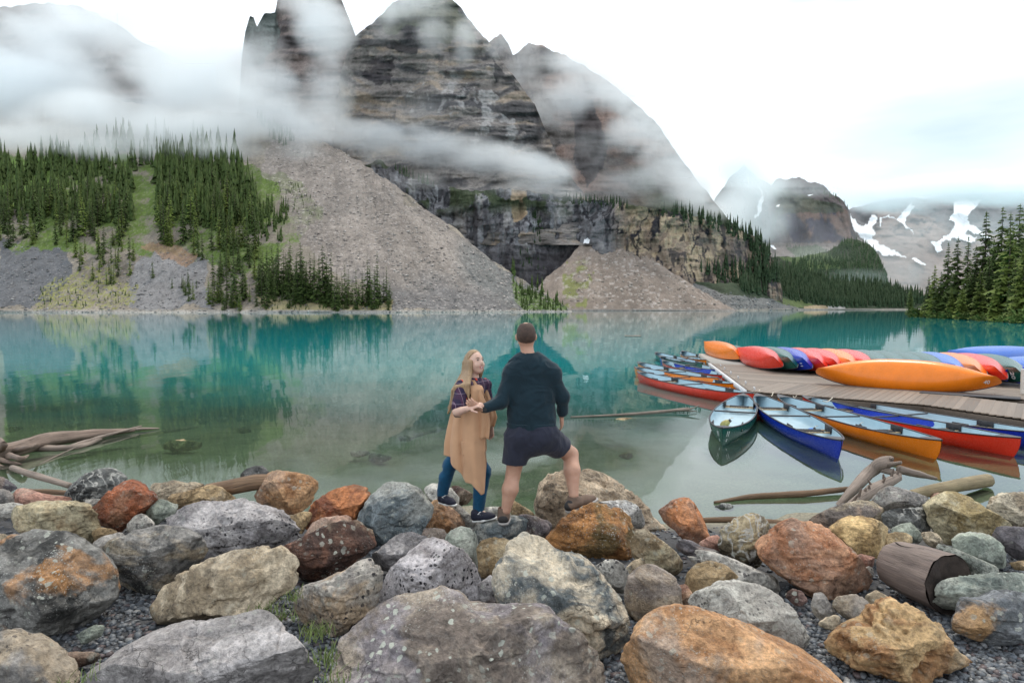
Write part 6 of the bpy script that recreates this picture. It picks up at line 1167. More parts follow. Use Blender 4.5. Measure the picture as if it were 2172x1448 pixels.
# sub-structure, fascia, rail, pale far section
mb = MB()
def rel(p): return np.asarray(p) - D0
def beam(mb, a, b_, w_, z0, z1, push=0.0):
    d, n_, Ln = frame2(a, b_); c0 = (rel(a) + rel(b_)) / 2 + n_ * push; c0[2] = (z0 + z1) / 2 - DK; mb.box(c0, (Ln, w_, z1 - z0), np.array([[d[0], n_[0], 0], [d[1], n_[1], 0], [0, 0, 1]]))
beam(mb, D0, D1, .05, .02, DK - .045, -.02); beam(mb, D1, D2, .05, .02, DK - .045, -.02); beam(mb, D0, D0 + dl * LLn * .6, .05, .02, DK - .045, .03); mb.build('fascia', M_FASC, dock, False)
mb = MB()
for k in range(5): a = D0 + n1 * (.5 + 1.9 * k) + d1 * .6; beam(mb, a, a + d1 * (L1 + 3), .5, -.15, DK - .05)
mb.build('float', M_FASC, dock, False)
mb = MB(); beam(mb, D0 + dl * .05, D0 + dl * LLn * .62, .07, DK - .10, DK + .012, .09); mb.build('rail', M_ALU, dock, False)
mb = MB(); a = D0 + dl * LLn * .62; y = 0
E0 = D0 + dl * LLn * .615; E1 = DLf
mp0 = [rel(E0) + (0, 0, .004), rel(E0) + d1 * 5 + (0, 0, .004), rel(E1) + d1 * 5 + (0, 0, .004), rel(E1) + (0, 0, .004)]; V = np.array(mp0); V[:, 2] = .012; mb.add(np.vstack([V, V - (0, 0, .2)]), [[0, 1, 2, 3], [0, 4, 5, 1], [3, 2, 6, 7], [0, 3, 7, 4], [1, 5, 6, 2], [4, 7, 6, 5]]); mb.build('pale_panel', M_LIGHT, dock, False)
mb = MB(); c0 = rel(atz(2055, 838, DK)); mb.box((c0[0], c0[1], .008), (1.9, .5, .012), np.array([[d1[0], n1[0], 0], [d1[1], n1[1], 0], [0, 0, 1]])); mb.build('rubber_mat', plain('rubber_mat', (.07, .07, .075), .8, .2, 12), dock, False)
mb = MB(); c0 = rel(atz(2071, 872, .2)); c0 = c0 - n1 * .02; mb.box(c0, (.16, .02, .16), np.array([[d1[0], n1[0], 0], [d1[1], n1[1], 0], [0, 0, 1]])); mb.build('bracket_plate', plain('galvanised_plate', (.45, .46, .46), .5, .2, 20), dock, False)
for f in (.02, .12, .22, .33, .44, .52):
    mb = MB(); p = rel(D0 + dl * LLn * f) + d1 * .16; p[2] = .0; mb.tube([p + (0, 0, 0), p + (0, 0, .05)], .018, 8); mb.tube([p + dl * -.09 + (0, 0, .06), p + dl * .09 + (0, 0, .06)], .016, 8); mb.build('cleat', M_ALU, dock)
for (px, py, qx, qy) in [(1612, 826, 1598, 834), (1640, 832, 1634, 838), (1690, 838, 1682, 840), (1766, 843, 1745, 850), (1578, 815, 1570, 818), (1560, 801, 1548, 803)]:
    a, b_ = atz(px, py, DK + .02), atz(qx, qy, .32); o_ = empty('mooring_rope', tuple(a), 'pale mooring rope tying a canoe to the dock edge', 'rope', 'mooring ropes'); mid_ = (a + b_) / 2 - (0, 0, .05); mb = MB(); P = [np.zeros(3), mid_ - a, b_ - a]; V = limb(P, .011, 6, 8, .05, 3); mb.add(V[0], V[1]); mb.build('strand', M_ROPE, o_)
    ro = 1
props_r = ['pale rope from the dock corner to the green canoe', 'pale rope tying the orange canoe at the front of the dock', 'pale rope tying the front red canoe to the dock', 'slanting rope from the dock to the dark blue canoe', 'rope tying the orange canoe numbered 40', 'rope tying the red canoe numbered 35']
for o_, lb in zip([x for x in C.objects if x.name.startswith('mooring_rope')], props_r): o_['label'] = lb
# ---- canoes stored upside down on the dock
GO = 'canoes stored upside down on the dock'
def upside(color, near, far, roll, label, num=None, zc=.43, hz=0.0):
    """near, far: ground points of its ends; keel up, rolled about its length"""
    a, b_ = Vector((near[0], near[1], 0)), Vector((far[0], far[1], 0)); d = b_ - a; Ln = d.length; d.normalize(); side = Vector((-d.y, d.x, 0)); up = Vector((0, 0, -1)); up2 = up * math.cos(roll) + side * math.sin(roll); y = up2.cross(d); c0 = (a + b_) / 2
    M = Matrix(((d.x, y.x, up2.x, c0.x), (d.y, y.y, up2.y, c0.y), (d.z, y.z, up2.z, DK + zc), (0, 0, 0, 1)))
    c_ = canoe(color, M, label, GO, scale_len=Ln / DEFL, hidden_inside=True)
    if num:
        for (tx, x, h, sd_, sz_, rt) in num: number(c_, tx, x, h, sd_, sz_, 1, rt)
    return c_
ROW = [('red', 'first red overturned canoe with its bow over the bare deck'), ('green', 'dark green overturned canoe between the first red and the blue one'), ('blue', 'blue overturned canoe with white marks on its bow'), ('red', 'red overturned canoe leaning on the blue one with white marks'), ('red', 'red overturned canoe leaning against another red one'), ('orange', 'orange overturned canoe between two red ones in the row'), ('red', 'red overturned canoe right of the orange one in the row'), ('green', 'green overturned canoe first of four green ones'), ('green', 'green overturned canoe second of four green ones'), ('green', 'green overturned canoe third of four green ones'), ('green', 'green overturned canoe last of four green ones'), ('bluelight', 'blue overturned canoe between the green ones and an orange one'), ('orange', 'orange overturned canoe behind the big front one'), ('red', 'red overturned canoe at the right end of the big front one'), ('green', 'dark green overturned canoe numbered 20 near the right border')]
for i, (col, lab) in enumerate(ROW):
    nx, ny = 8.0 + .325 * i, 20.6 - .27 * i
    nm = [('11', -.86, .62, -1, .17, 1.57), ('0', -.79, .62, -1, .12, 1.57)] if i == 2 else ([('20', -.85, .62, -1, .2, 1.57)] if i == 14 else None)
    upside(col, (nx, ny), (nx + .42 + .10 * i, ny + 4.9), R(-38), lab, nm, .45 + .0 * i)
pL, pR = atz(1730, 790, DK + .3), atz(2132, 811, DK + .3)
upside('orange', (pL[0], pL[1] + .1), (pR[0], pR[1] + .1), R(62), 'big orange overturned canoe lying broadside at the front of the dock', [('40', .86, .5, 1, .16, 3.0)], .40)
upside('orange', tuple(atz(1560, 764, DK + .1)[:2]), tuple(atz(1492, 741, DK + .1)[:2]), R(-30), 'small-looking orange canoe overturned on the pale far end of the dock', None, .42)
upside('green', tuple(atz(1592, 766, DK + .1)[:2]), tuple(atz(1530, 742, DK + .1)[:2]), R(-20), 'green overturned canoe half hidden behind the first red one', None, .30)
upside('bluelight', (12.9, 18.6), (16.8, 20.6), R(25), 'sky blue overturned canoe at the right border, lower of two', None, .42); upside('bluelight', (13.2, 20.8), (17.4, 22.4), R(20), 'sky blue overturned canoe at the right border, upper of two', None, .62)
upside('blue', (12.55, 17.4), (17.0, 17.6), R(35), 'blue overturned canoe low at the right border beside the green 20', None, .40)
po = empty('post', tuple(atz(2169, 835, DK)), 'pale post standing on the dock at the right border', 'post'); mb = MB(); mb.tube([(0, 0, 0), (0, 0, .55)], .05, 12); mb.build('shaft', M_LIGHT, po); mb = MB(); mb.tube([(0, 0, .55), (0, 0, .58)], .055, 12); mb.build('cap', M_ALU, po)
# ================================================================== people: continuous bodies grown from a distance field
def surface_nets(Fd, org, h):
    S = Fd < 0; nx, ny, nz_ = Fd.shape; acc = np.zeros((nx - 1, ny - 1, nz_ - 1, 3)); cnt = np.zeros((nx - 1, ny - 1, nz_ - 1))
    I, J, K = np.meshgrid(np.arange(nx - 1), np.arange(ny - 1), np.arange(nz_ - 1), indexing='ij')
    def sl(dx, dy, dz): return (slice(dx, nx - 1 + dx), slice(dy, ny - 1 + dy), slice(dz, nz_ - 1 + dz))
    cs = [(a, b, c) for a in (0, 1) for b in (0, 1) for c in (0, 1)]
    for p in cs:
        for ax_ in range(3):
            if p[ax_]: continue
            q = list(p); q[ax_] = 1; fa, fb = Fd[sl(*p)], Fd[sl(*q)]; m = (fa < 0) != (fb < 0)
            t_ = np.where(m, fa / np.where(m, fa - fb, 1), 0)
            for k in range(3): acc[..., k] += np.where(m, p[k] + (t_ if k == ax_ else 0), 0)
            cnt += m
    act = cnt > 0; idx = np.full(act.shape, -1); idx[act] = np.arange(act.sum()); V = (acc[act] / cnt[act][:, None] + np.stack([I[act], J[act], K[act]], -1)) * h + org
    Fc = []
    for ax_ in range(3):
        o1, o2 = [(1, 2), (2, 0), (0, 1)][ax_]; a = [slice(1, -1)] * 3; a[ax_] = slice(0, -1); b_ = list(a); b_[ax_] = slice(1, None)
        a = [slice(1, n_ - 1) for n_ in Fd.shape]; a[ax_] = slice(0, Fd.shape[ax_] - 1); b_ = list(a); b_[ax_] = slice(1, Fd.shape[ax_]); sa, sb = S[tuple(a)], S[tuple(b_)]; w_ = np.argwhere(sa != sb)
        if not len(w_): continue
        flip = sa[tuple(w_.T)]; base = w_ + 1; base[:, ax_] -= 1
        def cell(d1_, d2_): c_ = base.copy(); c_[:, o1] -= d1_; c_[:, o2] -= d2_; return idx[tuple(c_.T)]
        qd = np.stack([cell(1, 1), cell(0, 1), cell(0, 0), cell(1, 0)], -1); qd[~flip] = qd[~flip][:, ::-1]; Fc.append(qd)
    Fc = np.concatenate(Fc); Fc = Fc[(Fc >= 0).all(1)]; return V, Fc
class SDF:
    def __init__(s, h=.008): s.p = []; s.h = h
    def cone(s, a, b_, ra, rb, k=.03, flat=None, op='add'): s.p.append(('c', np.asarray(a, float), np.asarray(b_, float), ra, rb, k, flat, op)); return s
    def chain(s, pts, rad, k=.03, flat=None, op='add'):
        for i in range(len(pts) - 1): s.cone(pts[i], pts[i + 1], rad[i], rad[i + 1], k, flat, op)
        return s
    def ell(s, c_, r_, k=.03, M=None, op='add'): s.p.append(('e', np.asarray(c_, float), np.asarray(r_, float), M, None, k, None, op)); return s
    def cutplane(s, p, n_, box=None, k=.006): n_ = np.asarray(n_, float); s.p.append(('p', np.asarray(p, float), n_ / np.linalg.norm(n_), box, None, k, None, 'cut')); return s
    def grid(s):
        lo, hi = np.full(3, 1e9), np.full(3, -1e9)
        for p in s.p:
            if p[7] != 'add': continue
            if p[0] == 'c': r_ = max(p[3], p[4]); lo = np.minimum(lo, np.minimum(p[1], p[2]) - r_); hi = np.maximum(hi, np.maximum(p[1], p[2]) + r_)
            else: r_ = p[2].max(); lo = np.minimum(lo, p[1] - r_); hi = np.maximum(hi, p[1] + r_)
        lo -= .04; hi += .04; n_ = np.ceil((hi - lo) / s.h).astype(int) + 1; Fd = np.full(n_, .2); ax_ = [lo[k] + np.arange(n_[k]) * s.h for k in range(3)]
        for p in s.p:
            if p[0] == 'p':
                if p[3] is None: sl_ = tuple(slice(0, n_[k]) for k in range(3))
                else: b0, b1 = np.asarray(p[3][0]), np.asarray(p[3][1]); sl_ = tuple(slice(int(np.clip((b0[k] - lo[k]) / s.h, 0, n_[k])), int(np.clip((b1[k] - lo[k]) / s.h + 1, 0, n_[k]))) for k in range(3))
                X = np.stack(np.meshgrid(*[ax_[k][sl_[k]] for k in range(3)], indexing='ij'), -1); d = (X - p[1]) @ p[2]; Fd[sl_] = np.maximum(Fd[sl_], d); continue
            r_ = (max(p[3], p[4]) if p[0] == 'c' else p[2].max()) + p[5] + .03; a, b_ = (np.minimum(p[1], p[2]), np.maximum(p[1], p[2])) if p[0] == 'c' else (p[1], p[1])
            sl_ = tuple(slice(int(np.clip((a[k] - r_ - lo[k]) / s.h, 0, n_[k])), int(np.clip((b_[k] + r_ - lo[k]) / s.h + 2, 0, n_[k]))) for k in range(3))
            X = np.stack(np.meshgrid(*[ax_[k][sl_[k]] for k in range(3)], indexing='ij'), -1)
            if p[0] == 'c':
                q = X - p[1]; ba = p[2] - p[1]
                fl = 1.0
                if p[6] is not None: dr, fl = np.asarray(p[6][0], float), p[6][1]; dr = dr / np.linalg.norm(dr); q = q + (q @ dr)[..., None] * dr * (1 / fl - 1); ba = ba + (ba @ dr) * dr * (1 / fl - 1)
                t_ = np.clip((q @ ba) / (ba @ ba + 1e-12), 0, 1); d = (np.linalg.norm(q - t_[..., None] * ba, axis=-1) - (p[3] + (p[4] - p[3]) * t_)) * (fl ** .5 if fl < 1 else 1)
            else:
                q = X - p[1]
                if p[3] is not None: q = q @ np.asarray(p[3])
                k0 = np.linalg.norm(q / p[2], axis=-1); k1 = np.linalg.norm(q / p[2] ** 2, axis=-1) + 1e-9; d = k0 * (k0 - 1) / k1
            f0 = Fd[sl_]; k = p[5]
            if p[7] == 'add': hh_ = np.clip(.5 + .5 * (f0 - d) / k, 0, 1); Fd[sl_] = f0 * (1 - hh_) + d * hh_ - k * hh_ * (1 - hh_)
            else: hh_ = np.clip(.5 - .5 * (f0 + d) / k, 0, 1); Fd[sl_] = f0 * (1 - hh_) + (-d) * hh_ + k * hh_ * (1 - hh_)
        return Fd, lo
    def build(s, name, mat, parent, org, disp=None):
        Fd, lo = s.grid(); V, Fc = surface_nets(Fd, lo, s.h)
        if disp is not None: V = disp(V)
        return link(name, mesh_np(name, V - org, Fc, mat), parent)
def rotM(ax_, ang_): return np.array(Matrix.Rotation(ang_, 3, Vector(ax_)))
def mat_skin(name, a, bl):
    m, t, b, o = newmat(name); tcn = N(t, 'ShaderNodeTexCoord'); f = noise(t, tcn.outputs['Object'], 14, 4); L(t, mixc(t, maprange(t, f, .35, .7), a, bl), b.inputs['Base Color']); b.inputs['Roughness'].default_value = .55
    b.inputs['Subsurface Weight'].default_value = .12; b.inputs['Subsurface Radius'].default_value = (.012, .004, .002); bump(t, b, noise(t, tcn.outputs['Object'], 120, 3), .15, .002); return m
def mat_cloth(name, a, folds=9.0, fs=.5, var=.2, weave=260, rough=.9, sheen=.15):
    m, t, b, o = newmat(name); tcn = N(t, 'ShaderNodeTexCoord'); f = noise(t, tcn.outputs['Object'], folds, 4, .5, .8); f2 = noise(t, tcn.outputs['Object'], weave, 2)
    L(t, mixc(t, maprange(t, f, .3, .7), tuple(x * (1 - var) for x in a), tuple(min(1, x * (1 + var)) for x in a)), b.inputs['Base Color']); b.inputs['Roughness'].default_value = rough; b.inputs['Sheen Weight'].default_value = sheen; b.inputs['Specular IOR Level'].default_value = .2
    n1_ = bump(t, b, f, fs, .03); bump(t, b, f2, .3, .002, n1_); return m
SK_M = mat_skin('skin_tanned', (.46, .255, .175), (.54, .32, .225)); SK_W = mat_skin('skin_fair', (.60, .385, .30), (.66, .45, .355))
M_SWEAT = mat_cloth('sweater_knit', (.011, .027, .038), 7, .7); M_SHORT = mat_cloth('shorts_twill', (.026, .029, .046), 8, .6, .18)
M_LEG = mat_cloth('denim_leggings', (.008, .065, .135), 10, .4, .2); M_VEST = mat_cloth('camel_wool', (.53, .315, .185), 5, .35, .08, 200)
M_HAIRM = plain('short_brown_hair', (.055, .032, .022), .7, .35, 40, .5, 220, .003); M_SOLE = plain('shoe_sole', (.36, .34, .32), .8, .2, 30); M_SHOEB = plain('boot_leather', (.135, .088, .062), .75, .25, 25, .3, 120, .002); M_SHOED = plain('boot_dark', (.022, .02, .02), .7, .2, 25); M_CANV = plain('canvas_navy', (.012, .014, .03), .8, .2, 40); M_WHITE = plain('white_lace', (.78, .78, .76), .7, .1, 40); M_WATCH = plain('watch_black', (.012, .012, .013), .35, .1, 20)
MY = 6.05
def m_(px, py, dy=0.0): return at(px, py, MY + dy)
# ------------------------------------------------------------------ the man, seen from behind
mo = m_(1100, 1100)
man = empty('person', tuple(mo), 'man in dark sweater and navy shorts, back turned, one foot on a rusty boulder', 'person', 'couple on the shore rocks')
head, neck0, neck1 = m_(1116, 712, .02), m_(1118, 742, .01), m_(1122, 768, .0)
shL, shR = m_(1087, 793, .0), m_(1170, 790, .0); elL, wrL, haL = m_(1063, 852, -.06), m_(1025, 867, -.13), m_(1008, 862, -.15)
elR, wrR, haR = m_(1192, 842, .03), m_(1191, 880, .10), m_(1192, 902, .13); pel = m_(1127, 918, .0); hipL, hipR = m_(1101, 928), m_(1153, 926)
knL, anL, heL = m_(1088, 1007, .05), m_(1073, 1082, -.02), m_(1067, 1106, -.06); knR, anR = m_(1210, 963, .24), m_(1217, 1050, .06)
bd = SDF(.007)
bd.ell(head, (.082, .100, .118), .02).ell(head + (0, .03, -.055), (.055, .075, .07), .03).ell(head + (-.012, .095, -.03), (.017, .02, .03), .02)
for s_ in (-1, 1): bd.ell(head + (s_ * .085, .008, -.012), (.011, .022, .032), .008, rotM((0, 0, 1), s_ * .35))
bd.chain([neck0, neck1], [.058, .068], .03)
bd.chain([m_(1124, 790), m_(1127, 850), m_(1127, 905), pel], [.145, .145, .14, .145], .05, ((0, 1, 0), .66)).chain([shL, shR], [.06, .06], .05)
bd.chain([shL, elL, wrL], [.054, .043, .029], .02).chain([shR, elR, wrR], [.054, .044, .030], .02)
bd.chain([hipL, knL], [.100, .066], .04).chain([knL, knL * .62 + anL * .38 + (0, -.022, 0), anL], [.062, .073, .040], .02).chain([anL, heL + (0, .14, -.02)], [.036, .03], .02)
bd.chain([hipR, knR], [.100, .074], .04).chain([knR, knR * .62 + anR * .38 + (.0, -.032, 0), anR], [.068, .075, .042], .02).chain([anR, anR + (.02, .03, -.05)], [.036, .03], .02)
def hand(b_, wr, dirv, palmn, size=1.0, curl=.5, thumb=1, spread=.10):
    """palm, four unequal bent fingers and a thumb leaving the side of the palm"""
    d = np.asarray(dirv, float); d /= np.linalg.norm(d); n_ = np.asarray(palmn, float); n_ -= d * (n_ @ d); n_ /= np.linalg.norm(n_); sd_ = np.cross(d, n_) * thumb; wr = np.asarray(wr); sz = size
    b_.chain([wr, wr + d * .045 * sz, wr + d * .085 * sz], [.026 * sz, .034 * sz, .036 * sz], .012, (n_, .48))
    for i, (o_, ln) in enumerate(((.030, .072), (.010, .080), (-.010, .074), (-.028, .058))):
        p0 = wr + d * .082 * sz + sd_ * o_ * sz; cur = curl; pts = [p0]; dd = d + sd_ * spread * (o_ / .03)
        for q in range(3):
            dd = dd / np.linalg.norm(dd); pts.append(pts[-1] + dd * ln * (.45, .3, .25)[q] * sz); dd = dd * math.cos(cur) + n_ * math.sin(cur)
        b_.chain(pts, [.0095 * sz, .009 * sz, .0085 * sz, .0072 * sz], .004)
    p0 = wr + d * .03 * sz + sd_ * .028 * sz; b_.chain([p0, p0 + (d * .6 + sd_ * .8 + n_ * .2) * .038 * sz, p0 + (d * 1.15 + sd_ * .85 + n_ * .5) * .058 * sz], [.013 * sz, .011 * sz, .0085 * sz], .008)
hand(bd, wrL, haL - wrL + (0, 0, .012), (-.1, .75, .6), 1.05, .5, 1); hand(bd, wrR, haR - wrR, (-.9, .2, .1), 1.0, .45, 1)
bd.build('body', SK_M, man, mo)
hr = SDF(.006); hr.ell(head + (0, -.006, .012), (.087, .104, .115), .01).cutplane(head + (0, -.02, -.045), (0, .35, -1)).cutplane(head + (0, .045, 0), (0, 1, -.45))
hr.ell(head + (-.008, -.005, .135), (.040, .055, .032), .012, None, 'sub')
for s_ in (-1, 1): hr.ell(head + (s_ * .090, .014, -.014), (.02, .028, .038), .008, None, 'sub')
hr.build('hair', M_HAIRM, man, mo)
gm_ = MB(); ear = head + (-.083, .02, .012); gm_.tube([ear, head + (-.080, .085, .02), head + (-.06, .108, .018)], .003, 6); gm_.build('glasses', M_WATCH, man, loc=None).location = -mo
def folds(sc, am, seed, stretch=(1, 1, 1), zdir=None):
    def f(V):
        q = V * np.asarray(stretch) * sc; n_ = ridged(q + .7 * fbm(q * .5, 2, seed)[:, None], 2, seed); c_ = V.mean(0); d = V - c_; d[:, 2] = 0; d /= np.linalg.norm(d, axis=1)[:, None] + 1e-6
        return V + d * (am * n_)[:, None]
    return f
sw = SDF(.0085)
sw.chain([m_(1124, 788), m_(1127, 835), m_(1127, 880), m_(1127, 903)], [.190, .192, .196, .208], .05, ((0, 1, 0), .58)).chain([shL, shR], [.080, .080], .07).chain([m_(1104, 776), m_(1138, 776)], [.075, .075], .07).cone(neck1 + (0, 0, .01), neck1 + (0, 0, -.05), .074, .09, .03)
sw.chain([shL, elL, elL * .1 + wrL * .9], [.075, .062, .043], .03).chain([shR, elR, elR * .22 + wrR * .78], [.074, .060, .050], .03).cone(elR * .3 + wrR * .7, elR * .2 + wrR * .8, .052, .052, .01)
sw.cutplane(m_(1127, 910), (0.05, 0, -1), (m_(1040, 960) - (0, .4, .1), m_(1183, 895) + (0, .4, 0))).cone(neck1 + (0, .01, .075), neck1 + (0, 0, -.01), .062, .062, .006, None, 'sub')
sw.build('sweater', M_SWEAT, man, mo, folds(7, .011, 3, (1.0, 1, 1.3)))
hb = SDF(.006); zz = m_(1127, 903); hb.chain([zz + (0, 0, .018), zz + (0, 0, -.018)], [.220, .214], .02, ((0, 1, 0), .58)).cutplane(zz + (0, 0, .03), (0, 0, 1)).cutplane(zz + (0, 0, -.034), (0, 0, -1)); hb.build('hem', M_SWEAT, man, mo, folds(9, .006, 4))
so = SDF(.0085)
so.chain([m_(1127, 906), pel], [.200, .215], .04, ((0, 1, 0), .60)).chain([hipL, hipL * .3 + knL * .7], [.128, .112], .05).chain([hipR, hipR * .25 + knR * .75], [.132, .114], .05).ell(m_(1110, 928, -.06), (.09, .08, .10), .05).ell(m_(1146, 927, -.05), (.09, .08, .10), .05)
so.cutplane(m_(1092, 984, .0), (-.06, .0, -1), (m_(1040, 1040) - (0, .4, 0), m_(1124, 940) + (0, .5, 0)))
kd = knR - hipR; kd /= np.linalg.norm(kd); so.cutplane(hipR + kd * np.linalg.norm(knR - hipR) * .60, kd + np.array([.0, 0, -.25]), (m_(1140, 1020) - (0, .4, 0), m_(1270, 880) + (0, .6, 0))); so.cutplane(m_(1127, 898), (0, 0, 1))
so.build('shorts', M_SHORT, man, mo, folds(8, .010, 5, (1, 1, .8)))
def boot(heel, toe, up=(0, 0, 1), scale=1.0, ankle=None):
    heel, toe = np.asarray(heel), np.asarray(toe); d = toe - heel; Ln = np.linalg.norm(d); d = d / Ln; u_ = np.asarray(up, float); u_ -= d * (u_ @ d); u_ /= np.linalg.norm(u_); s_ = np.cross(d, u_); P = lambda a, b_, c_=0: heel + d * a * Ln + u_ * b_ * scale + s_ * c_ * scale
    sh_ = empty('shoe', (0, 0, 0), None, None); sh_.parent = man; up_ = SDF(.005); up_.chain([P(.10, .05), P(.35, .055), P(.68, .042), P(.90, .034)], [.045, .050, .048, .037], .03, (u_, .9)).cone(P(.14, .06), P(.20, .125) if ankle is None else ankle, .048, .053, .03).cone(P(.20, .128) if ankle is None else ankle + (0, 0, .03), P(.20, .22) if ankle is None else ankle + (0, 0, .12), .043, .05, .006, None, 'sub').cutplane(P(0, .018), -u_); up_.build('upper', M_SHOEB, sh_, mo)
    dk_ = SDF(.005); dk_.chain([P(.08, .05), P(.16, .07)], [.049, .048], .02).cutplane(P(.27, 0, 0), d).cutplane(P(0, .02), -u_); dk_.build('heel_panel', M_SHOED, sh_, mo)
    sl_ = SDF(.005); sl_.chain([P(.08, .012), P(.4, .010), P(.72, .012), P(.94, .018)], [.050, .047, .054, .041], .03, (u_, .46)); sl_.build('sole', M_SOLE, sh_, mo)
    lc = MB()
    for q in range(4): a = .40 + .09 * q; lc.tube([P(a, .088 - q * .010, -.036), P(a + .03, .104 - q * .011, 0), P(a, .088 - q * .010, .036)], .0035, 5)
    lc.build('lace', M_SHOED, sh_).location = -mo
boot(heL + (0, 0, -.032), heL + (.015, .27, -.045), (0, 0, 1)); boot(m_(1206, 1086, .03), m_(1264, 1062, .13), (-.15, -.1, 1), 1.0, anR + (-.005, 0, -.03))
wt = MB(); wd = (haL - wrL) / np.linalg.norm(haL - wrL); s2 = np.cross(wd, (0, 0, 1)); s2 /= np.linalg.norm(s2); u2 = np.cross(s2, wd); c0 = wrL - wd * .005
wt.tube([c0 - wd * .011, c0 + wd * .011], [.034, .034], 16, False); wt.tube([c0 + s2 * -.036 + u2 * -.002, c0 + s2 * -.043 + u2 * -.002], [.019, .018], 14); wt.build('watch', M_WATCH, man).location = -mo
# ------------------------------------------------------------------ the woman, turned towards him
WY = 6.30
def w_(px, py, dy=0.0): return at(px, py, WY + dy)
wo_ = w_(1000, 1100); wom = empty('person', tuple(wo_), 'smiling woman with long blond hair in a long camel vest holding his hand', 'person', 'couple on the shore rocks')
hd = w_(1007, 767, 0); face = np.array([.70, -.70, .12]); face /= np.linalg.norm(face); fr_ = np.cross(face, [0, 0, 1]); fr_ /= np.linalg.norm(fr_); fu = np.cross(fr_, face)   # forward, her right... , up of the head
Mh = np.stack([fr_, face, fu], 1)
HD = lambda x, y, z: hd + fr_ * x + face * y + fu * z
nk0, nk1 = HD(0, -.02, -.085), w_(1003, 812, .0); wsN, wsF = w_(981, 820, -.13), w_(1028, 816, .10)
elN, wrN, haN = w_(970, 873, -.30), w_(995, 866, -.38), w_(1006, 861, -.40); elF, wrF, haF = w_(1036, 866, .14), w_(1041, 900, .12), w_(1042, 917, .11)
wpel = w_(995, 920); whN, whF = w_(986, 930, -.06), w_(1004, 930, .06); knF1, anF1 = w_(955, 985, .12), w_(938, 1050, .15); knN1, anN1 = w_(1026, 1000, -.02), w_(1014, 1083, -.05)
wb = SDF(.006)
wb.ell(hd, (.070, .088, .105), .02, Mh).ell(HD(0, .035, -.055), (.048, .05, .055), .03, Mh).ell(HD(0, .094, -.016), (.010, .012, .017), .014, Mh).ell(HD(0, .062, -.090), (.022, .022, .018), .02, Mh)
for s_ in (-1, 1): wb.ell(HD(s_ * .032, .066, -.034), (.022, .02, .02), .02, Mh); wb.ell(HD(s_ * .030, .087, .012), (.013, .008, .008), .006, Mh, 'sub'); wb.ell(HD(s_ * .071, -.005, -.01), (.010, .02, .028), .008, Mh)
wb.ell(HD(0, .091, -.054), (.027, .008, .008), .004, Mh, 'sub')
wb.chain([nk0, nk1], [.046, .052], .02).chain([w_(1004, 830), w_(1000, 880), wpel], [.115, .10, .13], .05, ((1, -.3, 0), .75)).chain([wsN, wsF], [.045, .045], .04)
wb.chain([wsN, elN, wrN], [.043, .039, .025], .02).chain([wsF, elF, wrF], [.043, .036, .024], .02)
wb.chain([whN, knN1, anN1], [.085, .054, .036], .03).chain([whF, knF1, anF1], [.085, .054, .036], .03).chain([anF1, anF1 + (.07, -.06, -.05)], [.033, .028], .02).chain([anN1, anN1 + (.1, -.03, -.06)], [.034, .028], .02)
hand(wb, wrN, haN - wrN + (0, 0, -.004), (0, .45, -.9), .92, .55, -1); hand(wb, wrF, haF - wrF, (-.6, -.6, 0), .9, .35, 1)
wb.build('body', SK_W, wom, wo_)
M_LIP = plain('lips', (.50, .17, .16), .45, .1, 30); M_EYE = plain('eye_dark', (.03, .025, .022), .25, .1, 30); M_TEETH = plain('teeth', (.82, .79, .74), .35, .03, 30); M_BROW = plain('brow_hair', (.20, .12, .07), .8, .2, 60)
fm = SDF(.0025)
for s_ in (-1, 1): fm.ell(HD(s_ * .030, .078, .012), (.012, .007, .006), .002, Mh)
fm.build('eyes', M_EYE, wom, wo_)
fm = SDF(.003)
for s_ in (-1, 1): fm.chain([HD(s_ * .017, .087, .028), HD(s_ * .032, .083, .033), HD(s_ * .047, .070, .028)], [.0035, .004, .0025], .003)
fm.build('eyebrows', M_BROW, wom, wo_)
fm = SDF(.0025); fm.chain([HD(-.028, .079, -.046), HD(-.014, .088, -.050), HD(.014, .088, -.050), HD(.028, .079, -.046)], [.003, .0045, .0045, .003], .003).chain([HD(-.026, .078, -.049), HD(-.012, .086, -.064), HD(.012, .086, -.064), HD(.026, .078, -.049)], [.003, .005, .005, .003], .003); fm.build('lips', M_LIP, wom, wo_)
fm = SDF(.0025); fm.chain([HD(-.021, .081, -.051), HD(0, .087, -.056), HD(.021, .081, -.051)], [.004, .006, .004], .003); fm.build('teeth', M_TEETH, wom, wo_)
# hair: cap and long locks falling over the near shoulder and the back
m_hair, t, b, o = newmat('blond_hair'); tcn = N(t, 'ShaderNodeTexCoord'); mp_ = N(t, 'ShaderNodeMapping'); mp_.inputs['Scale'].default_value = (60, 60, 6); L(t, tcn.outputs['Object'], mp_.inputs['Vector']); f = noise(t, mp_.outputs[0], 2, 4, .7)
L(t, mixc(t, maprange(t, f, .3, .7), (.19, .115, .058), (.43, .29, .16)), b.inputs['Base Color']); b.inputs['Roughness'].default_value = .45; bump(t, b, f, .8, .006)
hs = SDF(.007); hs.ell(HD(0, -.012, .012), (.078, .094, .104), .01, Mh).ell(HD(0, -.06, -.03), (.076, .06, .10), .03, Mh).cutplane(HD(0, .038, .075), face * .9 - fu * .75 , None)
hs.ell(HD(0, .075, -.035), (.058, .075, .095), .012, Mh, 'sub')
r = np.random.default_rng(12)
def lock(p0, p1, p2, p3, r0): hs.chain([p0, p1, p2, p3], [r0, r0 * 1.05, r0 * .9, r0 * .35], .012)
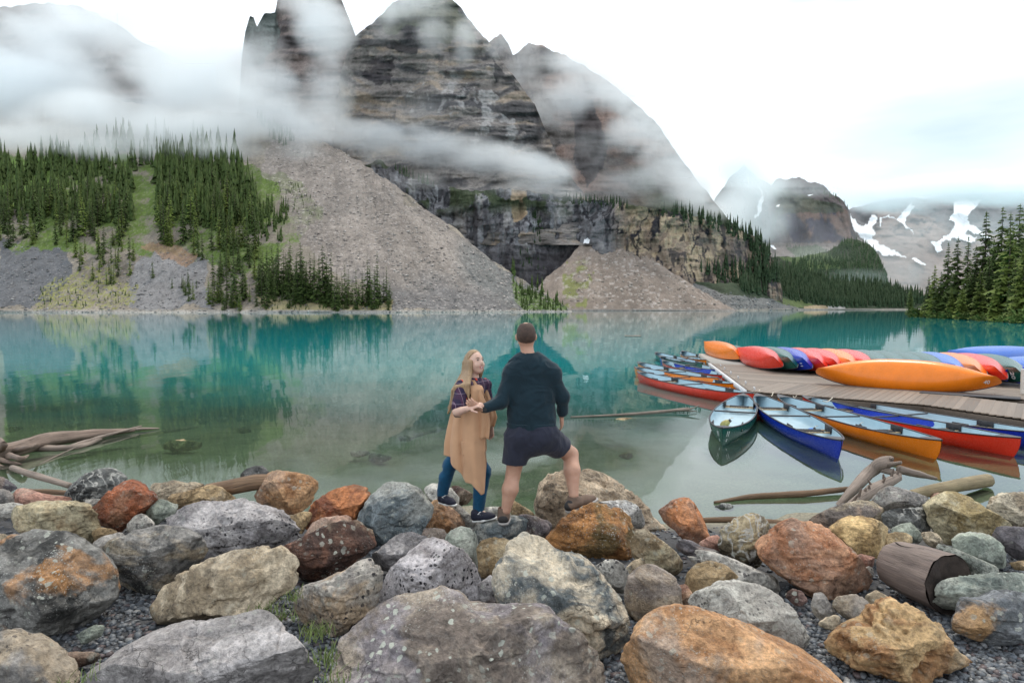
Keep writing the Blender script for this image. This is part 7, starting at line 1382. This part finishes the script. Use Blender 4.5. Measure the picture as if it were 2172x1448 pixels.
for k in range(13):
    f = k / 12; a = HD(.072 - .02 * f, .028 - .085 * f, .00), HD(.082 - .03 * f, .02 - .10 * f, -.085)
    e1 = w_(994 - 26 * f + r.normal() * 1.5, 816 + 6 * f, -.205 + .03 * f); e2 = w_(992 - 34 * f + r.normal() * 2, 846 + 14 * f + r.normal() * 5, -.225 + .06 * f)
    lock(a[0], a[1], e1, e2, .019)
for k in range(8):
    f = k / 7; lock(HD(.05 - .1 * f, -.085, -.0), HD(.05 - .11 * f, -.105, -.09), w_(962 + 16 * f, 828, -.05 + .1 * f), w_(950 + 8 * f + r.normal() * 2, 868 + r.normal() * 9, -.06 + .1 * f), .024)
for k in range(5):
    f = k / 4; lock(HD(-.070, .02 - .05 * f, .0), HD(-.074, .012 - .06 * f, -.08), w_(1016 - 4 * f, 812, .09), w_(1020 - 6 * f, 842 + 6 * f, .03), .014)
hs.build('hair', m_hair, wom, wo_)
er = MB(); er.tube([HD(.080, .008, -.042), HD(.086, .010, -.042)], [.006, .006], 10); er.build('earring', plain('gold_stud', (.8, .6, .2), .25, .05, 10, metal=1.0), wom).location = -wo_
# plaid shirt
m_plaid, t, b, o = newmat('plaid_flannel'); tcn = N(t, 'ShaderNodeTexCoord'); sx = N(t, 'ShaderNodeSeparateXYZ'); L(t, tcn.outputs['Object'], sx.inputs[0])
def stripe(src, per, w0, ph=0.0): fr2 = math_(t, 'FRACT', math_(t, 'ADD', math_(t, 'MULTIPLY', src, 1 / per), ph)); return math_(t, 'LESS_THAN', fr2, w0)
xa = math_(t, 'ADD', sx.outputs['X'], math_(t, 'MULTIPLY', sx.outputs['Y'], .6)); c = mixc(t, stripe(xa, .085, .42), (.016, .010, .038), (.045, .012, .045)); c = mixc(t, stripe(sx.outputs['Z'], .085, .40, .3), c, (.035, .012, .04))
c = mixc(t, math_(t, 'MULTIPLY', stripe(xa, .170, .17), stripe(sx.outputs['Z'], .170, .17, .3)), c, (.55, .055, .025)); c = mixc(t, stripe(xa, .085, .045, .7), c, (.26, .2, .24)); c = mixc(t, stripe(sx.outputs['Z'], .085, .045, .8), c, (.2, .15, .2)); L(t, c, b.inputs['Base Color']); b.inputs['Roughness'].default_value = .9; bump(t, b, noise(t, tcn.outputs['Object'], 22, 3), .5, .01)
st_ = SDF(.0075); st_.chain([w_(1004, 828), w_(1000, 880), wpel], [.130, .115, .145], .05, ((1, -.3, 0), .75)).chain([wsN, wsF], [.062, .062], .05).cone(nk1 + (0, 0, -.02), nk1 + (0, 0, .0), .075, .06, .03)
st_.chain([wsN, wsN * .3 + elN * .7], [.062, .060], .02).cone(wsN * .42 + elN * .58, wsN * .2 + elN * .8, .064, .062, .008).chain([wsF, elF], [.058, .05], .02).cone(nk1 + (0, 0, .08), nk1, .052, .05, .006, None, 'sub'); st_.build('shirt', m_plaid, wom, wo_, folds(11, .006, 8))
co_ = SDF(.004); co_.chain([w_(1007, 804, -.05), w_(1015, 812, -.07)], [.014, .012], .01, ((0, 1, 0), .5)).chain([w_(1014, 802, .0), w_(1017, 813, -.02)], [.013, .011], .01, ((0, 1, 0), .5)); co_.build('collar', m_plaid, wom, wo_)
# leggings and canvas shoes
lg_ = SDF(.0075); lg_.chain([whN, knN1, anN1 + (0, 0, -.015)], [.10, .064, .047], .03).chain([whF, knF1, anF1 + (0, 0, -.005)], [.10, .064, .046], .03).chain([knN1 * .6 + anN1 * .4 + (-.02, 0, 0), anN1 + (0, 0, .03)], [.058, .047], .02).chain([knF1 * .6 + anF1 * .4 + (-.02, 0, 0), anF1 + (0, 0, .03)], [.058, .046], .02)
lg_.build('leggings', M_LEG, wom, wo_, folds(16, .005, 9))
def sneaker(heel, toe, up=(0, 0, 1)):
    heel, toe = np.asarray(heel), np.asarray(toe); d = toe - heel; Ln = np.linalg.norm(d); d = d / Ln; u_ = np.asarray(up, float); u_ -= d * (u_ @ d); u_ /= np.linalg.norm(u_); s_ = np.cross(d, u_); P = lambda a, b_, c_=0: heel + d * a * Ln + u_ * b_ + s_ * c_
    sh_ = empty('shoe', (0, 0, 0), None, None); sh_.parent = wom; u1 = SDF(.005); u1.chain([P(.10, .045), P(.4, .042), P(.7, .034), P(.90, .028)], [.036, .038, .036, .027], .03, (u_, .9)).cone(P(.12, .05), P(.15, .08), .038, .040, .02).cutplane(P(0, .016), -u_); u1.build('upper', M_CANV, sh_, wo_)
    s1 = SDF(.005); s1.chain([P(.08, .010), P(.5, .010), P(.94, .012)], [.036, .038, .030], .02, (u_, .36)); s1.build('sole', M_WHITE, sh_, wo_)
    lc = MB()
    for q in range(4):
        a = .34 + .1 * q; lc.tube([P(a, .075 - q * .008, -.032), P(a + .05, .084 - q * .009, .0), P(a + .08, .070 - q * .008, .03)], .004, 5); lc.tube([P(a + .08, .070 - q * .008, -.03), P(a + .05, .085 - q * .009, .0), P(a, .075 - q * .008, .032)], .004, 5)
    lc.build('lace', M_WHITE, sh_).location = -wo_
sneaker(w_(1006, 1106, -.07), w_(1052, 1100, -.16), (0, -.15, 1)); sneaker(w_(935, 1066, .17), w_(966, 1073, .02), (0, -.2, 1))
# the long open vest: one draped sheet with a slanting hem
def vest():
    nphi, nv = 90, 60; ph = np.linspace(R(48), R(48) + R(276) , nphi)     # from the front edge round by the near side and back to the far front edge, counted clockwise from his side
    V = np.zeros((nphi, nv, 3))
    rows = np.array([812, 826, 850, 880, 910, 940, 970, 1000, 1050]); cx = np.array([1004, 1004, 1002, 998, 996, 995, 995, 996, 998]); rx = np.array([22, 32, 36, 40, 44, 47, 47, 47, 46]); ry = np.array([.10, .165, .17, .18, .20, .215, .22, .22, .22])
    for i, a in enumerate(ph):
        ca, sa = math.cos(a), -math.sin(a)      # sa < 0 towards the viewer first
        dd = (math.degrees(a)) % 360            # 0 his side, 90 the viewer's side, 180 her back, 270 far side
        hem = np.interp(dd, [0, 48, 62, 75, 95, 120, 150, 175, 200, 240, 300, 324, 360], [960, 965, 1046, 1050, 1030, 1000, 972, 962, 958, 950, 950, 956, 960])
        top = np.interp(dd, [0, 48, 70, 100, 140, 180, 230, 290, 330, 360], [818, 818, 815, 818, 822, 816, 822, 818, 818, 818])
        for j in range(nv):
            py = top + (hem - top) * j / (nv - 1); dn = j / (nv - 1)
            fold = (1 + (.03 + .10 * dn) * math.sin(a * 9 + 1.3 * math.sin(a * 2) + .6 * dn) + .03 * dn * math.sin(a * 17 + 2))
            px = np.interp(py, rows, cx) + np.interp(py, rows, rx) * ca * fold + (10 * dn ** 1.5 if 50 < dd < 100 else 0)
            V[i, j] = w_(px, py, np.interp(py, rows, ry) * sa * fold + (-.02 if sa < 0 else .02) + .010 * dn * math.sin(a * 13 + 2.5 * dn))
    i, j = np.meshgrid(np.arange(nphi - 1), np.arange(nv - 1), indexing='ij'); a = i * nv + j; Fq = np.stack([a, a + 1, a + nv + 1, a + nv], -1)
    # armhole on the near side
    cen = wsN * .72 + elN * .28 + (0, -.02, 0); mid_ = V[:-1, :-1] * .5 + V[1:, 1:] * .5; dist = np.hypot((mid_[..., 0] - cen[0]) / .085, (mid_[..., 2] - cen[2]) / .14); hole = (dist < 1) & (mid_[..., 1] < WY)
    o_ = link('vest', mesh_np('vest', V.reshape(-1, 3) - wo_, Fq[~hole].reshape(-1, 4), M_VEST), wom); md = o_.modifiers.new('thick', 'SOLIDIFY'); md.thickness = .006; md.offset = 0
    me = bpy.data.meshes.new_from_object(o_.evaluated_get(bpy.context.evaluated_depsgraph_get())); o_.modifiers.clear(); o_.data = me; me.name = 'vest'
vest()
# falling lapels, pocket
def strip(name, pts, wid, dirw, mat, parent, org, wave=.0):
    P = np.array(pts); n_ = 24; tt = np.linspace(0, len(P) - 1, n_); Cn = np.stack([np.interp(tt, np.arange(len(P)), P[:, k]) for k in range(3)], -1); wv = np.interp(tt, np.arange(len(P)), wid); m_n = 8; V = []
    for q in range(n_):
        for s_ in np.linspace(-.5, .5, m_n): V.append(Cn[q] + np.asarray(dirw) * s_ * wv[q] + np.array([0, -1, 0]) * wave * math.sin(s_ * 9 + q * .12) * (q / n_))
    i, j = np.meshgrid(np.arange(n_ - 1), np.arange(m_n - 1), indexing='ij'); a = i * m_n + j; o_ = link(name, mesh_np(name, np.array(V) - org, np.stack([a, a + 1, a + m_n + 1, a + m_n], -1).reshape(-1, 4), mat), parent)
    md = o_.modifiers.new('thick', 'SOLIDIFY'); md.thickness = .008; md.offset = 0; me = bpy.data.meshes.new_from_object(o_.evaluated_get(bpy.context.evaluated_depsgraph_get())); o_.modifiers.clear(); o_.data = me
strip('lapel', [w_(1002, 806, -.10), w_(1012, 830, -.16), w_(1024, 862, -.19), w_(1026, 900, -.2), w_(1024, 930, -.2)], [.05, .085, .10, .13, .12], (.9, -.3, 0), M_VEST, wom, wo_, .02)
strip('lapel', [w_(1016, 806, .03), w_(1030, 830, .04), w_(1040, 862, .02), w_(1044, 885, .0), w_(1041, 905, .0)], [.03, .05, .07, .10, .07], (.9, .3, 0), M_VEST, wom, wo_, .02)
strip('pocket', [w_(993, 936, -.235), w_(993, 964, -.24)], [.13, .11], (.97, -.2, .1), M_VEST, wom, wo_, .004)
br = MB(); a = elN * .93 + wsN * .07; br.tube([a + (-.045, -.01, -.02), a + (-.02, -.045, -.055), a + (.03, -.04, -.055)], .004, 6); br.build('arm_strap', M_WATCH, wom).location = -wo_
